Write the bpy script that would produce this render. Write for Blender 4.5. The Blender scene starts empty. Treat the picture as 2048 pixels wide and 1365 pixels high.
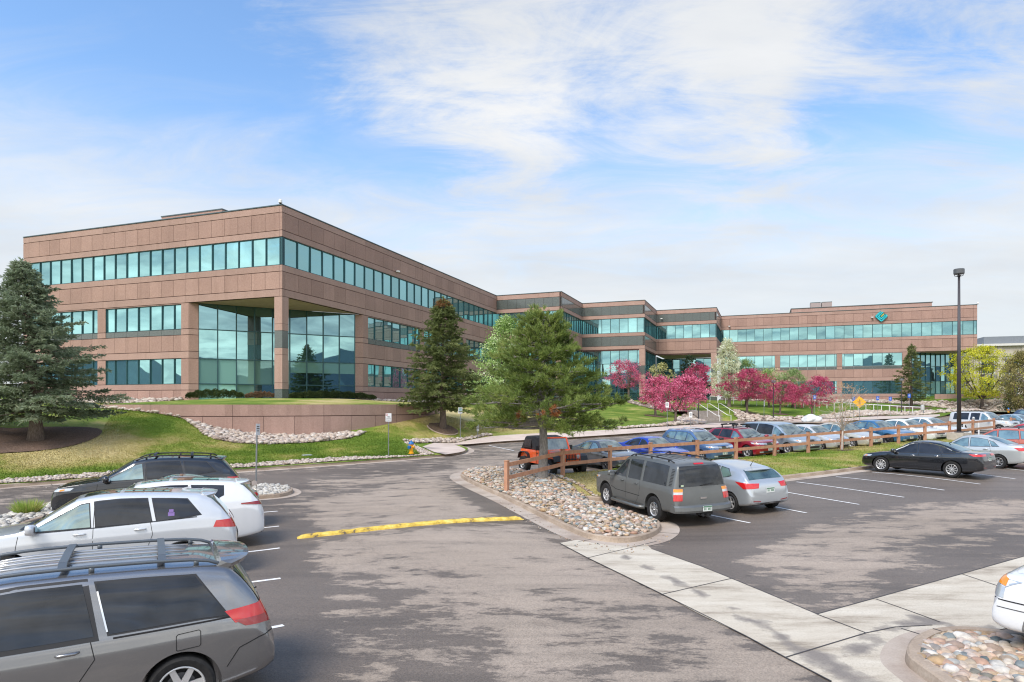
import bpy, bmesh, math, random
import numpy as np
from mathutils import Vector, Matrix
from mathutils.bvhtree import BVHTree
from mathutils.geometry import delaunay_2d_cdt
S = bpy.context.scene
COL = S.collection
R = math.radians
F, HZ, CX, EYE = 1300.0, 808.0, 1024.0, 3.3
random.seed(7)

# ---------------------------------------------------------------- camera
cam = bpy.data.cameras.new('camera'); camo = bpy.data.objects.new('camera', cam); COL.objects.link(camo)
camo.location = (0, 0, EYE); camo.rotation_euler = (R(90), 0, 0)
cam.sensor_width = 36; cam.lens = 36*F/2048; cam.shift_y = (HZ-682.5)/2048
cam.clip_start = .1; cam.clip_end = 9000
S.camera = camo

# ---------------------------------------------------------------- ground relief
def sp(x, w=2.0):
    t = x/w
    return x if t > 20 else (0 if t < -20 else w*math.log1p(math.exp(t)))
def sstep(a, b, x):
    t = min(1, max(0, (x-a)/(b-a))); return t*t*(3-2*t)
def L(X, Y):
    q = .55*X+.83*Y
    z = .045*(sp(q-31.5)-sp(q-52.5))
    z += .011*sp(Y-60, 4)
    z -= .20*sstep(7, 18, Y)*sstep(-1, -7, X)*(1-sstep(26, 40, Y))
    z += -.20*math.exp(-((X-4)**2/20+(Y-18.5)**2/30))+.28*math.exp(-((X-16)**2/64+(Y-27)**2/20))
    return z
def ray(px, py, G, y0=4.0, y1=400):
    k = (py-HZ)/F; h = (px-CX)/F
    Y = y0; st = .5; prev = EYE-k*Y-G(h*Y, Y)
    while Y < y1:
        Y2 = Y+st; d = EYE-k*Y2-G(h*Y2, Y2)
        if d <= 0:
            a, b = Y, Y2
            for _ in range(24):
                m = (a+b)/2
                if EYE-k*m-G(h*m, m) > 0: a = m
                else: b = m
            return Vector((h*b, b, G(h*b, b)))
        Y = Y2; st = max(.5, Y*.01)
    return Vector((h*y1, y1, G(h*y1, y1)))
def onL(px, py, dz=0):
    return ray(px, py, (lambda x, y: L(x, y)+dz) if dz else L)
def at(px, py, Y):
    return Vector(((px-CX)/F*Y, Y, EYE-(py-HZ)/F*Y))

# ---------------------------------------------------------------- object helpers
def tag(o, label=None, cat=None, group=None, kind=None):
    if label: o['label'] = label
    if cat: o['category'] = cat
    if group: o['group'] = group
    if kind: o['kind'] = kind
    return o
def thing(name, label, cat, loc=(0,0,0), rz=0, group=None):
    o = bpy.data.objects.new(name, None); COL.objects.link(o)
    o.location = loc; o.rotation_euler = (0, 0, rz); o.empty_display_size = .2
    return tag(o, label, cat, group)
def link(name, me, parent=None, loc=None, rz=None):
    o = bpy.data.objects.new(name, me); COL.objects.link(o)
    if parent is not None: o.parent = parent
    if loc is not None: o.location = loc
    if rz is not None: o.rotation_euler = (0, 0, rz)
    return o
def copy_tree(o, parent=None):
    c = o.copy(); COL.objects.link(c); c.parent = parent
    for ch in o.children: copy_tree(ch, c)
    return c
class MB:
    """collects faces, becomes one mesh object"""
    def __init__(s): s.v = []; s.f = []; s.m = []; s.mats = []
    def mi(s, mat):
        if mat not in s.mats: s.mats.append(mat)
        return s.mats.index(mat)
    def face(s, pts, mat):
        n = len(s.v); s.v += [tuple(p) for p in pts]; s.f.append(tuple(range(n, n+len(pts)))); s.m.append(s.mi(mat))
    def add(s, vs, fs, mat):
        n = len(s.v); s.v += [tuple(p) for p in vs]; k = s.mi(mat)
        for f in fs: s.f.append(tuple(n+i for i in f)); s.m.append(k)
    def box(s, c, d, mat, rz=0, M=None):
        x, y, z = d[0]/2, d[1]/2, d[2]/2
        vs = [Vector((a*x, b*y, e*z)) for a in (-1,1) for b in (-1,1) for e in (-1,1)]
        if M is None: M = Matrix.Rotation(rz, 3, 'Z')
        vs = [M @ p + Vector(c) for p in vs]
        s.add(vs, [(0,1,3,2),(4,6,7,5),(0,4,5,1),(2,3,7,6),(0,2,6,4),(1,5,7,3)], mat)
    def bar(s, a, b, w, h, mat, up=(0,0,1)):
        a, b = Vector(a), Vector(b); d = b-a; l = d.length
        if l < 1e-6: return
        x = d/l; y = Vector(up).cross(x)
        if y.length < 1e-4: y = Vector((0,1,0))
        y.normalize(); z = x.cross(y)
        M = Matrix((x, y, z)).transposed()
        s.box((a+b)/2, (l, w, h), mat, M=M)
    def tube(s, pts, rad, mat, n=8, cap=True):
        pts = [Vector(p) for p in pts]
        if not isinstance(rad, (list, tuple)): rad = [rad]*len(pts)
        rings = []; base = len(s.v); prevu = None
        for i, p in enumerate(pts):
            d = (pts[min(i+1, len(pts)-1)]-pts[max(i-1, 0)]).normalized()
            if prevu is None:
                u = d.orthogonal().normalized()
            else:
                u = (prevu-d*prevu.dot(d))
                u = u.normalized() if u.length > 1e-5 else d.orthogonal().normalized()
            prevu = u; w = d.cross(u)
            for k in range(n):
                a = 2*math.pi*k/n
                s.v.append(tuple(p+(u*math.cos(a)+w*math.sin(a))*rad[i]))
        mi = s.mi(mat)
        for i in range(len(pts)-1):
            for k in range(n):
                a = base+i*n+k; b = base+i*n+(k+1) % n
                s.f.append((a, b, b+n, a+n)); s.m.append(mi)
        if cap:
            s.f.append(tuple(base+k for k in reversed(range(n)))); s.m.append(mi)
            e = base+(len(pts)-1)*n
            s.f.append(tuple(e+k for k in range(n))); s.m.append(mi)
    def lathe(s, prof, mat, n=24, M=None, c=(0,0,0)):
        """prof: (r, z) pairs"""
        base = len(s.v); mi = s.mi(mat); c = Vector(c)
        for r, z in prof:
            for k in range(n):
                a = 2*math.pi*k/n
                p = Vector((r*math.cos(a), r*math.sin(a), z))
                if M is not None: p = M @ p
                s.v.append(tuple(p+c))
        for i in range(len(prof)-1):
            for k in range(n):
                a = base+i*n+k; b = base+i*n+(k+1) % n
                s.f.append((a, b, b+n, a+n)); s.m.append(mi)
    def mesh(s, name, smooth=False, ang=None):
        me = bpy.data.meshes.new(name)
        me.from_pydata(s.v, [], s.f)
        for m in s.mats: me.materials.append(m)
        me.polygons.foreach_set('material_index', s.m)
        if smooth:
            me.polygons.foreach_set('use_smooth', [True]*len(s.f))
            if ang: me.set_sharp_from_angle(angle=R(ang))
        me.update(); return me
    def build(s, name, parent=None, smooth=False, ang=None, loc=None, rz=None):
        return link(name, s.mesh(name, smooth, ang), parent, loc, rz)
def bigmesh(name, V, Fc, nper, mat, parent=None, attr=None, smooth=False):
    """numpy mesh: V (n,3), Fc (m,nper)"""
    me = bpy.data.meshes.new(name); V = np.asarray(V, np.float32); Fc = np.asarray(Fc, np.int32)
    me.vertices.add(len(V)); me.vertices.foreach_set('co', V.ravel())
    m = len(Fc); me.loops.add(m*nper); me.loops.foreach_set('vertex_index', Fc.ravel())
    me.polygons.add(m); me.polygons.foreach_set('loop_start', np.arange(0, m*nper, nper, dtype=np.int32))
    try: me.polygons.foreach_set('loop_total', np.full(m, nper, np.int32))
    except Exception: pass
    if smooth: me.polygons.foreach_set('use_smooth', np.ones(m, bool))
    me.update(calc_edges=True)
    if attr is not None:
        a = me.attributes.new('tone', 'FLOAT', 'POINT'); a.data.foreach_set('value', np.asarray(attr, np.float32))
    me.materials.append(mat)
    return link(name, me, parent)

# ---------------------------------------------------------------- materials
def newmat(name):
    m = bpy.data.materials.new(name); m.use_nodes = True
    nt = m.node_tree; b = nt.nodes['Principled BSDF']
    return m, nt, b
def N(nt, typ, **kw):
    n = nt.nodes.new(typ)
    for k, v in kw.items():
        if hasattr(n, k): setattr(n, k, v)
        else: n.inputs[k.replace('_', ' ')].default_value = v
    return n
def ramp(nt, stops, interp='LINEAR'):
    r = nt.nodes.new('ShaderNodeValToRGB'); e = r.color_ramp.elements; r.color_ramp.interpolation = interp
    while len(e) < len(stops): e.new(.5)
    for i, (p, c) in enumerate(stops):
        e[i].position = p; e[i].color = tuple(c)+(1,) if len(c) == 3 else c
    return r
def simple(name, col, rough=.6, metal=0, spec=.5, coat=0):
    m, nt, b = newmat(name)
    b.inputs['Base Color'].default_value = tuple(col)+(1,); b.inputs['Roughness'].default_value = rough
    b.inputs['Metallic'].default_value = metal; b.inputs['Specular IOR Level'].default_value = spec
    b.inputs['Coat Weight'].default_value = coat
    return m
def noisy(name, stops, scale=5, detail=8, rough=.85, bump=0, bscale=None, bdist=.02, spec=.3, coords='Object', stretch=None, second=None, metal=0, nrough=.6):
    m, nt, b = newmat(name)
    tc = N(nt, 'ShaderNodeTexCoord'); src = tc.outputs[coords]
    if stretch:
        mp = N(nt, 'ShaderNodeMapping'); mp.inputs['Scale'].default_value = stretch
        nt.links.new(src, mp.inputs[0]); s2 = mp.outputs[0]
    else: s2 = src
    n = N(nt, 'ShaderNodeTexNoise'); n.inputs['Scale'].default_value = scale; n.inputs['Detail'].default_value = detail; n.inputs['Roughness'].default_value = nrough
    nt.links.new(s2, n.inputs['Vector'])
    r = ramp(nt, stops); nt.links.new(n.outputs['Fac'], r.inputs[0]); out = r.outputs[0]
    if second:
        sc, st2, blend, fac = second
        n2 = N(nt, 'ShaderNodeTexNoise'); n2.inputs['Scale'].default_value = sc; n2.inputs['Detail'].default_value = 5
        nt.links.new(src, n2.inputs['Vector']); r2 = ramp(nt, st2); nt.links.new(n2.outputs['Fac'], r2.inputs[0])
        mx = N(nt, 'ShaderNodeMix'); mx.data_type = 'RGBA'; mx.blend_type = blend; mx.inputs[0].default_value = fac
        nt.links.new(out, mx.inputs[6]); nt.links.new(r2.outputs[0], mx.inputs[7]); out = mx.outputs[2]
    nt.links.new(out, b.inputs['Base Color'])
    b.inputs['Roughness'].default_value = rough; b.inputs['Specular IOR Level'].default_value = spec; b.inputs['Metallic'].default_value = metal
    if bump:
        nb = N(nt, 'ShaderNodeTexNoise'); nb.inputs['Scale'].default_value = bscale or scale*4; nb.inputs['Detail'].default_value = 6
        nt.links.new(src, nb.inputs['Vector'])
        bp = N(nt, 'ShaderNodeBump'); bp.inputs['Strength'].default_value = bump; bp.inputs['Distance'].default_value = bdist
        nt.links.new(nb.outputs['Fac'], bp.inputs['Height']); nt.links.new(bp.outputs[0], b.inputs['Normal'])
    return m
def leafmat(name, stops, trans=.25, rough=.6, noise=None):
    """colour differs from leaf to leaf (and in broad clumps of older / newer growth)"""
    m, nt, b = newmat(name)
    g = N(nt, 'ShaderNodeNewGeometry'); r = ramp(nt, stops)
    ob = N(nt, 'ShaderNodeTexCoord'); nn = N(nt, 'ShaderNodeTexNoise'); nn.inputs['Scale'].default_value = noise or 1.2; nn.inputs['Detail'].default_value = 3
    nt.links.new(ob.outputs['Object'], nn.inputs['Vector'])
    mm = N(nt, 'ShaderNodeMath', operation='MULTIPLY_ADD'); mm.inputs[1].default_value = .55; 
    nt.links.new(g.outputs['Random Per Island'], mm.inputs[0])
    m2 = N(nt, 'ShaderNodeMath', operation='MULTIPLY_ADD'); m2.inputs[1].default_value = 1.3; m2.inputs[2].default_value = -.42
    nt.links.new(nn.outputs['Fac'], m2.inputs[0]); nt.links.new(m2.outputs[0], mm.inputs[2])
    nt.links.new(mm.outputs[0], r.inputs[0]); nt.links.new(r.outputs[0], b.inputs['Base Color'])
    b.inputs['Roughness'].default_value = rough; b.inputs['Specular IOR Level'].default_value = .25
    tr = N(nt, 'ShaderNodeBsdfTranslucent'); nt.links.new(r.outputs[0], tr.inputs[0])
    mx = N(nt, 'ShaderNodeMixShader'); mx.inputs[0].default_value = trans
    out = nt.nodes['Material Output']
    nt.links.new(b.outputs[0], mx.inputs[1]); nt.links.new(tr.outputs[0], mx.inputs[2]); nt.links.new(mx.outputs[0], out.inputs[0])
    return m
# ================================================================ MATERIALS of the setting
def lot_material():
    m, nt, b = newmat('asphalt')
    tc = N(nt, 'ShaderNodeTexCoord'); lk = nt.links.new
    mp = N(nt, 'ShaderNodeMapping'); mp.inputs['Rotation'].default_value = (0, 0, R(25)); mp.inputs['Scale'].default_value = (.7, 1.5, 1)
    lk(tc.outputs['Object'], mp.inputs[0])
    n1 = N(nt, 'ShaderNodeTexNoise'); n1.inputs['Scale'].default_value = 1.1; n1.inputs['Detail'].default_value = 12; n1.inputs['Roughness'].default_value = .76
    lk(mp.outputs[0], n1.inputs['Vector'])
    at_ = N(nt, 'ShaderNodeAttribute'); at_.attribute_name = 'tone'
    ad = N(nt, 'ShaderNodeMath', operation='ADD'); lk(n1.outputs['Fac'], ad.inputs[0]); lk(at_.outputs['Fac'], ad.inputs[1])
    dry = ramp(nt, [(.485, (0,0,0)), (.53, (.75,.75,.75)), (.62, (1,1,1))]); lk(ad.outputs[0], dry.inputs[0])
    # slow variation of each tone
    n2 = N(nt, 'ShaderNodeTexNoise'); n2.inputs['Scale'].default_value = .22; n2.inputs['Detail'].default_value = 4; lk(tc.outputs['Object'], n2.inputs['Vector'])
    cw = ramp(nt, [(.3, (.122,.099,.081)), (.7, (.172,.141,.116))]); lk(n2.outputs['Fac'], cw.inputs[0])
    cd = ramp(nt, [(.3, (.312,.254,.200)), (.7, (.372,.305,.246))]); lk(n2.outputs['Fac'], cd.inputs[0])
    mx = N(nt, 'ShaderNodeMix'); mx.data_type = 'RGBA'; lk(dry.outputs[0], mx.inputs[0]); lk(cw.outputs[0], mx.inputs[6]); lk(cd.outputs[0], mx.inputs[7])
    # aggregate speckle
    n3 = N(nt, 'ShaderNodeTexVoronoi'); n3.inputs['Scale'].default_value = 55; lk(tc.outputs['Object'], n3.inputs['Vector'])
    sp_ = ramp(nt, [(.0, (.62,.62,.62)), (.45, (.95,.95,.95)), (1, (1.25,1.22,1.2))]); lk(n3.outputs['Color'], sp_.inputs[0])
    m2 = N(nt, 'ShaderNodeMix'); m2.data_type = 'RGBA'; m2.blend_type = 'MULTIPLY'; m2.inputs[0].default_value = .8
    lk(mx.outputs[2], m2.inputs[6]); lk(sp_.outputs[0], m2.inputs[7])
    # hairline cracks and tar
    v = N(nt, 'ShaderNodeTexVoronoi'); v.feature = 'DISTANCE_TO_EDGE'; v.inputs['Scale'].default_value = .17
    nz = N(nt, 'ShaderNodeTexNoise'); nz.inputs['Scale'].default_value = 1.3; nz.inputs['Detail'].default_value = 6; lk(tc.outputs['Object'], nz.inputs['Vector'])
    mxv = N(nt, 'ShaderNodeMix'); mxv.data_type = 'VECTOR'; mxv.inputs[0].default_value = .55; lk(tc.outputs['Object'], mxv.inputs[4]); lk(nz.outputs['Color'], mxv.inputs[5]); lk(mxv.outputs[1], v.inputs['Vector'])
    cr = ramp(nt, [(.0, (.45,.43,.43)), (.0022, (.8,.8,.8)), (.004, (1,1,1))]); lk(v.outputs['Distance'], cr.inputs[0])
    m3 = N(nt, 'ShaderNodeMix'); m3.data_type = 'RGBA'; m3.blend_type = 'MULTIPLY'; m3.inputs[0].default_value = .22
    lk(m2.outputs[2], m3.inputs[6]); lk(cr.outputs[0], m3.inputs[7])
    # tyre streaks along the drive and oil drips
    mt = N(nt, 'ShaderNodeMapping'); mt.inputs['Rotation'].default_value = (0, 0, R(-70)); mt.inputs['Scale'].default_value = (.07, 1.7, 1); lk(tc.outputs['Object'], mt.inputs[0])
    n5 = N(nt, 'ShaderNodeTexNoise'); n5.inputs['Scale'].default_value = 1.0; n5.inputs['Detail'].default_value = 6; lk(mt.outputs[0], n5.inputs['Vector']); r5 = ramp(nt, [(.34, (.80,.80,.80)), (.5, (1,1,1)), (.7, (1.07,1.06,1.05))]); lk(n5.outputs['Fac'], r5.inputs[0])
    v6 = N(nt, 'ShaderNodeTexVoronoi'); v6.inputs['Scale'].default_value = .9; v6.inputs['Randomness'].default_value = 1; lk(tc.outputs['Object'], v6.inputs['Vector']); r6 = ramp(nt, [(.0, (.40,.38,.36)), (.045, (.62,.60,.58)), (.075, (1,1,1))]); lk(v6.outputs['Distance'], r6.inputs[0])
    n7 = N(nt, 'ShaderNodeTexNoise'); n7.inputs['Scale'].default_value = .35; lk(tc.outputs['Object'], n7.inputs['Vector']); r7 = ramp(nt, [(.48, (0,0,0)), (.58, (.8,.8,.8))]); lk(n7.outputs['Fac'], r7.inputs[0])
    m5 = N(nt, 'ShaderNodeMix'); m5.data_type = 'RGBA'; m5.blend_type = 'MULTIPLY'; m5.inputs[0].default_value = 1; lk(m3.outputs[2], m5.inputs[6]); lk(r5.outputs[0], m5.inputs[7])
    m6 = N(nt, 'ShaderNodeMix'); m6.data_type = 'RGBA'; m6.blend_type = 'MULTIPLY'; lk(r7.outputs[0], m6.inputs[0]); lk(m5.outputs[2], m6.inputs[6]); lk(r6.outputs[0], m6.inputs[7]); m3 = m6
    lk(m3.outputs[2], b.inputs['Base Color'])
    rr = N(nt, 'ShaderNodeMapRange'); lk(dry.outputs[0], rr.inputs[0]); rr.inputs[3].default_value = .55; rr.inputs[4].default_value = .9
    lk(rr.outputs[0], b.inputs['Roughness']); b.inputs['Specular IOR Level'].default_value = .35
    bp = N(nt, 'ShaderNodeBump'); bp.inputs['Strength'].default_value = .35; bp.inputs['Distance'].default_value = .01
    lk(n3.outputs['Distance'], bp.inputs['Height']); lk(bp.outputs[0], b.inputs['Normal'])
    return m
def grass_material(name='grass', dryness=.5):
    m, nt, b = newmat(name); lk = nt.links.new
    tc = N(nt, 'ShaderNodeTexCoord')
    n1 = N(nt, 'ShaderNodeTexNoise'); n1.inputs['Scale'].default_value = .33; n1.inputs['Detail'].default_value = 8; n1.inputs['Roughness'].default_value = .62
    lk(tc.outputs['Object'], n1.inputs['Vector'])
    at_ = N(nt, 'ShaderNodeAttribute'); at_.attribute_name = 'tone'
    ad = N(nt, 'ShaderNodeMath', operation='ADD'); lk(n1.outputs['Fac'], ad.inputs[0]); lk(at_.outputs['Fac'], ad.inputs[1])
    c = ramp(nt, [(.30, (.085,.150,.018)), (.45, (.145,.218,.030)), (.55, (.250,.285,.058)), (.66, (.42,.355,.135)), (.85, (.56,.46,.23))])
    lk(ad.outputs[0], c.inputs[0])
    n2 = N(nt, 'ShaderNodeTexNoise'); n2.inputs['Scale'].default_value = 14; n2.inputs['Detail'].default_value = 7; n2.inputs['Roughness'].default_value = .75; lk(tc.outputs['Object'], n2.inputs['Vector'])
    s2 = ramp(nt, [(.3, (.50,.52,.45)), (.55, (1,1,1)), (.75, (1.35,1.28,1.15))]); lk(n2.outputs['Fac'], s2.inputs[0])
    mx = N(nt, 'ShaderNodeMix'); mx.data_type = 'RGBA'; mx.blend_type = 'MULTIPLY'; mx.inputs[0].default_value = .9
    lk(c.outputs[0], mx.inputs[6]); lk(s2.outputs[0], mx.inputs[7]); lk(mx.outputs[2], b.inputs['Base Color'])
    b.inputs['Roughness'].default_value = .9; b.inputs['Specular IOR Level'].default_value = .15
    bp = N(nt, 'ShaderNodeBump'); bp.inputs['Strength'].default_value = .8; bp.inputs['Distance'].default_value = .06
    lk(n2.outputs['Fac'], bp.inputs['Height']); lk(bp.outputs[0], b.inputs['Normal'])
    return m
M_LOT = lot_material()
M_GRASS = grass_material()
M_CURB = noisy('curb_concrete', [(.25, (.26,.195,.145)), (.55, (.40,.315,.24)), (.8, (.50,.42,.34))], 1.6, 9, .9, .35, 60, .005, stretch=(1,1,2.5), second=(30, [(.35,(.8,.8,.8)),(.6,(1,1,1))], 'MULTIPLY', .7))
M_GUT = noisy('gutter_concrete', [(.25, (.28,.21,.165)), (.5, (.43,.355,.29)), (.8, (.55,.48,.41))], .9, 9, .9, .2, 60, .004, second=(40, [(.35,(.85,.85,.85)),(.6,(1,1,1))], 'MULTIPLY', .7))
def pan_material():
    m, nt, b = newmat('valley_pan_concrete'); lk = nt.links.new
    tc = N(nt, 'ShaderNodeTexCoord')
    mp = N(nt, 'ShaderNodeMapping'); mp.inputs['Rotation'].default_value = (0, 0, R(-20)); mp.inputs['Scale'].default_value = (.5, 1.9, 1); lk(tc.outputs['Object'], mp.inputs[0])
    n = N(nt, 'ShaderNodeTexNoise'); n.inputs['Scale'].default_value = 1.1; n.inputs['Detail'].default_value = 10; n.inputs['Roughness'].default_value = .7; lk(mp.outputs[0], n.inputs['Vector'])
    c = ramp(nt, [(.28, (.19,.155,.115)), (.39, (.39,.33,.255)), (.49, (.52,.455,.36)), (.7, (.62,.56,.46))]); lk(n.outputs['Fac'], c.inputs[0])
    at_ = N(nt, 'ShaderNodeAttribute'); at_.attribute_name = 'tone'
    n2 = N(nt, 'ShaderNodeTexNoise'); n2.inputs['Scale'].default_value = 2.2; n2.inputs['Detail'].default_value = 9; n2.inputs['Roughness'].default_value = .65; lk(tc.outputs['Object'], n2.inputs['Vector'])
    ad = N(nt, 'ShaderNodeMath', operation='ADD'); lk(n2.outputs['Fac'], ad.inputs[0]); lk(at_.outputs['Fac'], ad.inputs[1])
    w = ramp(nt, [(.70, (0,0,0)), (.78, (.5,.5,.5)), (.95, (.95,.95,.95))]); lk(ad.outputs[0], w.inputs[0])
    mx = N(nt, 'ShaderNodeMix'); mx.data_type = 'RGBA'; lk(w.outputs[0], mx.inputs[0]); lk(c.outputs[0], mx.inputs[6]); mx.inputs[7].default_value = (.205,.175,.15,1)
    n3 = N(nt, 'ShaderNodeTexNoise'); n3.inputs['Scale'].default_value = 45; n3.inputs['Detail'].default_value = 3; lk(tc.outputs['Object'], n3.inputs['Vector'])
    r3 = ramp(nt, [(.36, (.78,.77,.75)), (.5, (1,1,1))]); lk(n3.outputs['Fac'], r3.inputs[0])
    m3 = N(nt, 'ShaderNodeMix'); m3.data_type = 'RGBA'; m3.blend_type = 'MULTIPLY'; m3.inputs[0].default_value = .7; lk(mx.outputs[2], m3.inputs[6]); lk(r3.outputs[0], m3.inputs[7])
    lk(m3.outputs[2], b.inputs['Base Color']); rr = N(nt, 'ShaderNodeMapRange'); lk(w.outputs[0], rr.inputs[0]); rr.inputs[3].default_value = .9; rr.inputs[4].default_value = .65
    lk(rr.outputs[0], b.inputs['Roughness'])
    return m
M_PAN = pan_material()
M_PAINT = noisy('road_paint_white', [(.3, (.55,.53,.51)), (.5, (.75,.74,.72))], 9, 8, .8)
M_YEL = noisy('paint_yellow', [(.38, (.13,.105,.08)), (.43, (.50,.34,.06)), (.52, (.68,.48,.09)), (.62, (.76,.58,.18))], 3.2, 9, .75, .5, 12, .02, nrough=.7)
M_MULCH = noisy('bark_mulch', [(.3, (.070,.045,.032)), (.55, (.155,.100,.072)), (.75, (.27,.19,.14))], 16, 8, .95, .9, 30, .05)
M_DIRT = noisy('bed_soil', [(.3, (.16,.12,.095)), (.7, (.30,.24,.19))], 6, 8, .95, .6, 30, .03)
M_SIDEWALK = noisy('sidewalk_concrete', [(.3, (.46,.37,.31)), (.7, (.60,.50,.43))], .8, 7, .9, .1, 60, .003)
M_TAR = simple('joint_sealant', (.05, .045, .045), .7)
def stonemat(name, stops):
    m, nt, b = newmat(name); g = N(nt, 'ShaderNodeNewGeometry'); r = ramp(nt, stops)
    nt.links.new(g.outputs['Random Per Island'], r.inputs[0])
    tc = N(nt, 'ShaderNodeTexCoord'); n = N(nt, 'ShaderNodeTexNoise'); n.inputs['Scale'].default_value = 14; n.inputs['Detail'].default_value = 6
    nt.links.new(tc.outputs['Object'], n.inputs['Vector']); r2 = ramp(nt, [(.3, (.72,.72,.72)), (.65, (1.1,1.1,1.1))]); nt.links.new(n.outputs['Fac'], r2.inputs[0])
    mx = N(nt, 'ShaderNodeMix'); mx.data_type = 'RGBA'; mx.blend_type = 'MULTIPLY'; mx.inputs[0].default_value = 1
    nt.links.new(r.outputs[0], mx.inputs[6]); nt.links.new(r2.outputs[0], mx.inputs[7]); nt.links.new(mx.outputs[2], b.inputs['Base Color'])
    b.inputs['Roughness'].default_value = .65; b.inputs['Specular IOR Level'].default_value = .35
    return m
M_COBBLE = stonemat('river_cobble', [(0, (.10,.125,.125)), (.13, (.42,.28,.15)), (.22, (.46,.36,.26)), (.34, (.56,.50,.42)), (.45, (.38,.22,.15)), (.55, (.58,.54,.48)), (.68, (.17,.20,.205)), (.78, (.48,.32,.23)), (.88, (.44,.38,.29)), (.95, (.24,.16,.12)), (1, (.60,.57,.52))])
M_PALEROCK = stonemat('pale_rock', [(0, (.26,.20,.16)), (.25, (.46,.37,.30)), (.5, (.56,.49,.41)), (.75, (.38,.30,.25)), (1, (.60,.55,.49))])

# ================================================================ TERRAIN (landscaped bank rising to the building)
CURB_L = [(-60,985),(0,976.5),(160,965),(350,953),(500,943),(700,929),(800,921.5),(880,914.5),(915,910),(934,905.5),(936,901),(925,896),(908,892.5)]
CURB_R = [(975,888.5),(1040,884),(1150,878),(1252,871.5),(1317,866),(1440,857.5),(1574,850),(1700,843.5),(1800,839.5),(1880,836),(1960,829)]
curb_pts = [onL(*p) for p in CURB_L+CURB_R]
WC, WR = Vector((-20.0, 57.0)), 14.0     # centre and radius of the round retaining wall
def circ_depth(px):
    h = (px-CX)/F   # X=hY ; (hY-cx)^2+(Y-cy)^2=r^2
    a = h*h+1; b_ = -2*(h*WC.x+WC.y); c = WC.x**2+WC.y**2-WR*WR; d = b_*b_-4*a*c
    return (-b_-math.sqrt(max(d, 0)))/(2*a)
ctrl = [(p.x, p.y, p.z+.15) for p in curb_pts]
for px, py in [(324.7,829.6),(369,838),(393,846.6),(444,860),(506,869.5),(581,873),(632,870.6),(700,862),(770,849),(833,836.5)]:
    Y = circ_depth(px); p = at(px, py, Y); ctrl.append(tuple(p))
ctrl += [(-34.2,57.5,3.15), (-6.0,57.5,2.75)]
# along the building foot
P = [Vector((-51.8,68.9)), Vector((-20.35,57.56)), Vector((-2.53,106.07)), Vector((7.77,102.1)), Vector((12.33,114.3)), Vector((22.57,110.5)),
     Vector((27.3,122.9)), Vector((37.46,119.0)), Vector((42.1,130.9)), Vector((82.6,115.4))]
for a, b_, zz in [(0,1,3.65),(1,2,3.6)]:
    for t in (.0,.3,.6,.9): q = P[a].lerp(P[b_], t); ctrl.append((q.x, q.y, zz))
for q in P[2:]: ctrl.append((q.x, q.y, 3.9))
q = P[8].lerp(P[9], .5); ctrl.append((q.x, q.y, 3.9))
ctrl += [(-70,75,4),(-95,60,4.2),(-70,40,1.9),(-60,110,4),(-10,140,4),(60,160,4),(110,150,4),(150,110,3),(120,95,2.2),(-60,20,.3),(-90,10,.8)]
# ramp foot / rail and lawn on the right
for px, py, Y in [(1841,830,100),(1700,821,104),(1600,815,108),(1510,811,112),(1430,824,84),(1480,824,84),(1440,846,80),(1500,846,80),(1560,835,92),(1630,838,90),(1250,801,104),(1310,832,78),(1240,815,90),(1900,829,96),(1963,818,104),(1822,813.5,110),(1000,818,88)]:
    ctrl.append(tuple(at(px, py, Y)))
C = np.array(ctrl)
def _tps(C, lam=.6):
    n = len(C); d = np.hypot(C[:,None,0]-C[None,:,0], C[:,None,1]-C[None,:,1]); K = np.where(d > 0, d*d*np.log(d+1e-12), 0)+np.eye(n)*lam
    Pm = np.c_[np.ones(n), C[:,0], C[:,1]]; A = np.zeros((n+3, n+3)); A[:n,:n] = K; A[:n,n:] = Pm; A[n:,:n] = Pm.T
    return np.linalg.solve(A, np.r_[C[:,2], 0, 0, 0])
TW = _tps(C)
def Tn(X, Y):
    X = np.asarray(X, float); Y = np.asarray(Y, float)
    d = np.hypot(X[...,None]-C[:,0], Y[...,None]-C[:,1]); K = np.where(d > 0, d*d*np.log(d+1e-12), 0)
    return K @ TW[:len(C)]+TW[-3]+TW[-2]*X+TW[-1]*Y
def T0(X, Y):
    d = np.hypot(X-C[:,0], Y-C[:,1]); K = np.where(d > 0, d*d*np.log(d+1e-12), 0)
    return float(K @ TW[:len(C)]+TW[-3]+TW[-2]*X+TW[-1]*Y)
def onT(px, py, y0=20):
    return ray(px, py, T0, y0)
def inside(p, poly):
    x, y = p[0], p[1]; c = False; j = len(poly)-1
    for i in range(len(poly)):
        xi, yi = poly[i][0], poly[i][1]; xj, yj = poly[j][0], poly[j][1]
        if (yi > y) != (yj > y) and x < (xj-xi)*(y-yi)/(yj-yi)+xi: c = not c
        j = i
    return c
def densify(poly, step, closed=True):
    out = []; n = len(poly)
    for i in range(n if closed else n-1):
        a = Vector(poly[i][:2]); b = Vector(poly[(i+1) % n][:2]); k = max(1, int((b-a).length/step))
        for j in range(k): out.append(a.lerp(b, j/k))
    if not closed: out.append(Vector(poly[-1][:2]))
    return out
def smoothpoly(pts, it=2, closed=True):
    pts = [Vector(p[:2]) for p in pts]
    for _ in range(it):
        q = []; n = len(pts)
        rng = range(n) if closed else range(n-1)
        if not closed: q.append(pts[0])
        for i in rng:
            a, b = pts[i], pts[(i+1) % n]; q += [a*.75+b*.25, a*.25+b*.75]
        if not closed: q.append(pts[-1])
        pts = q
    return pts
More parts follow.
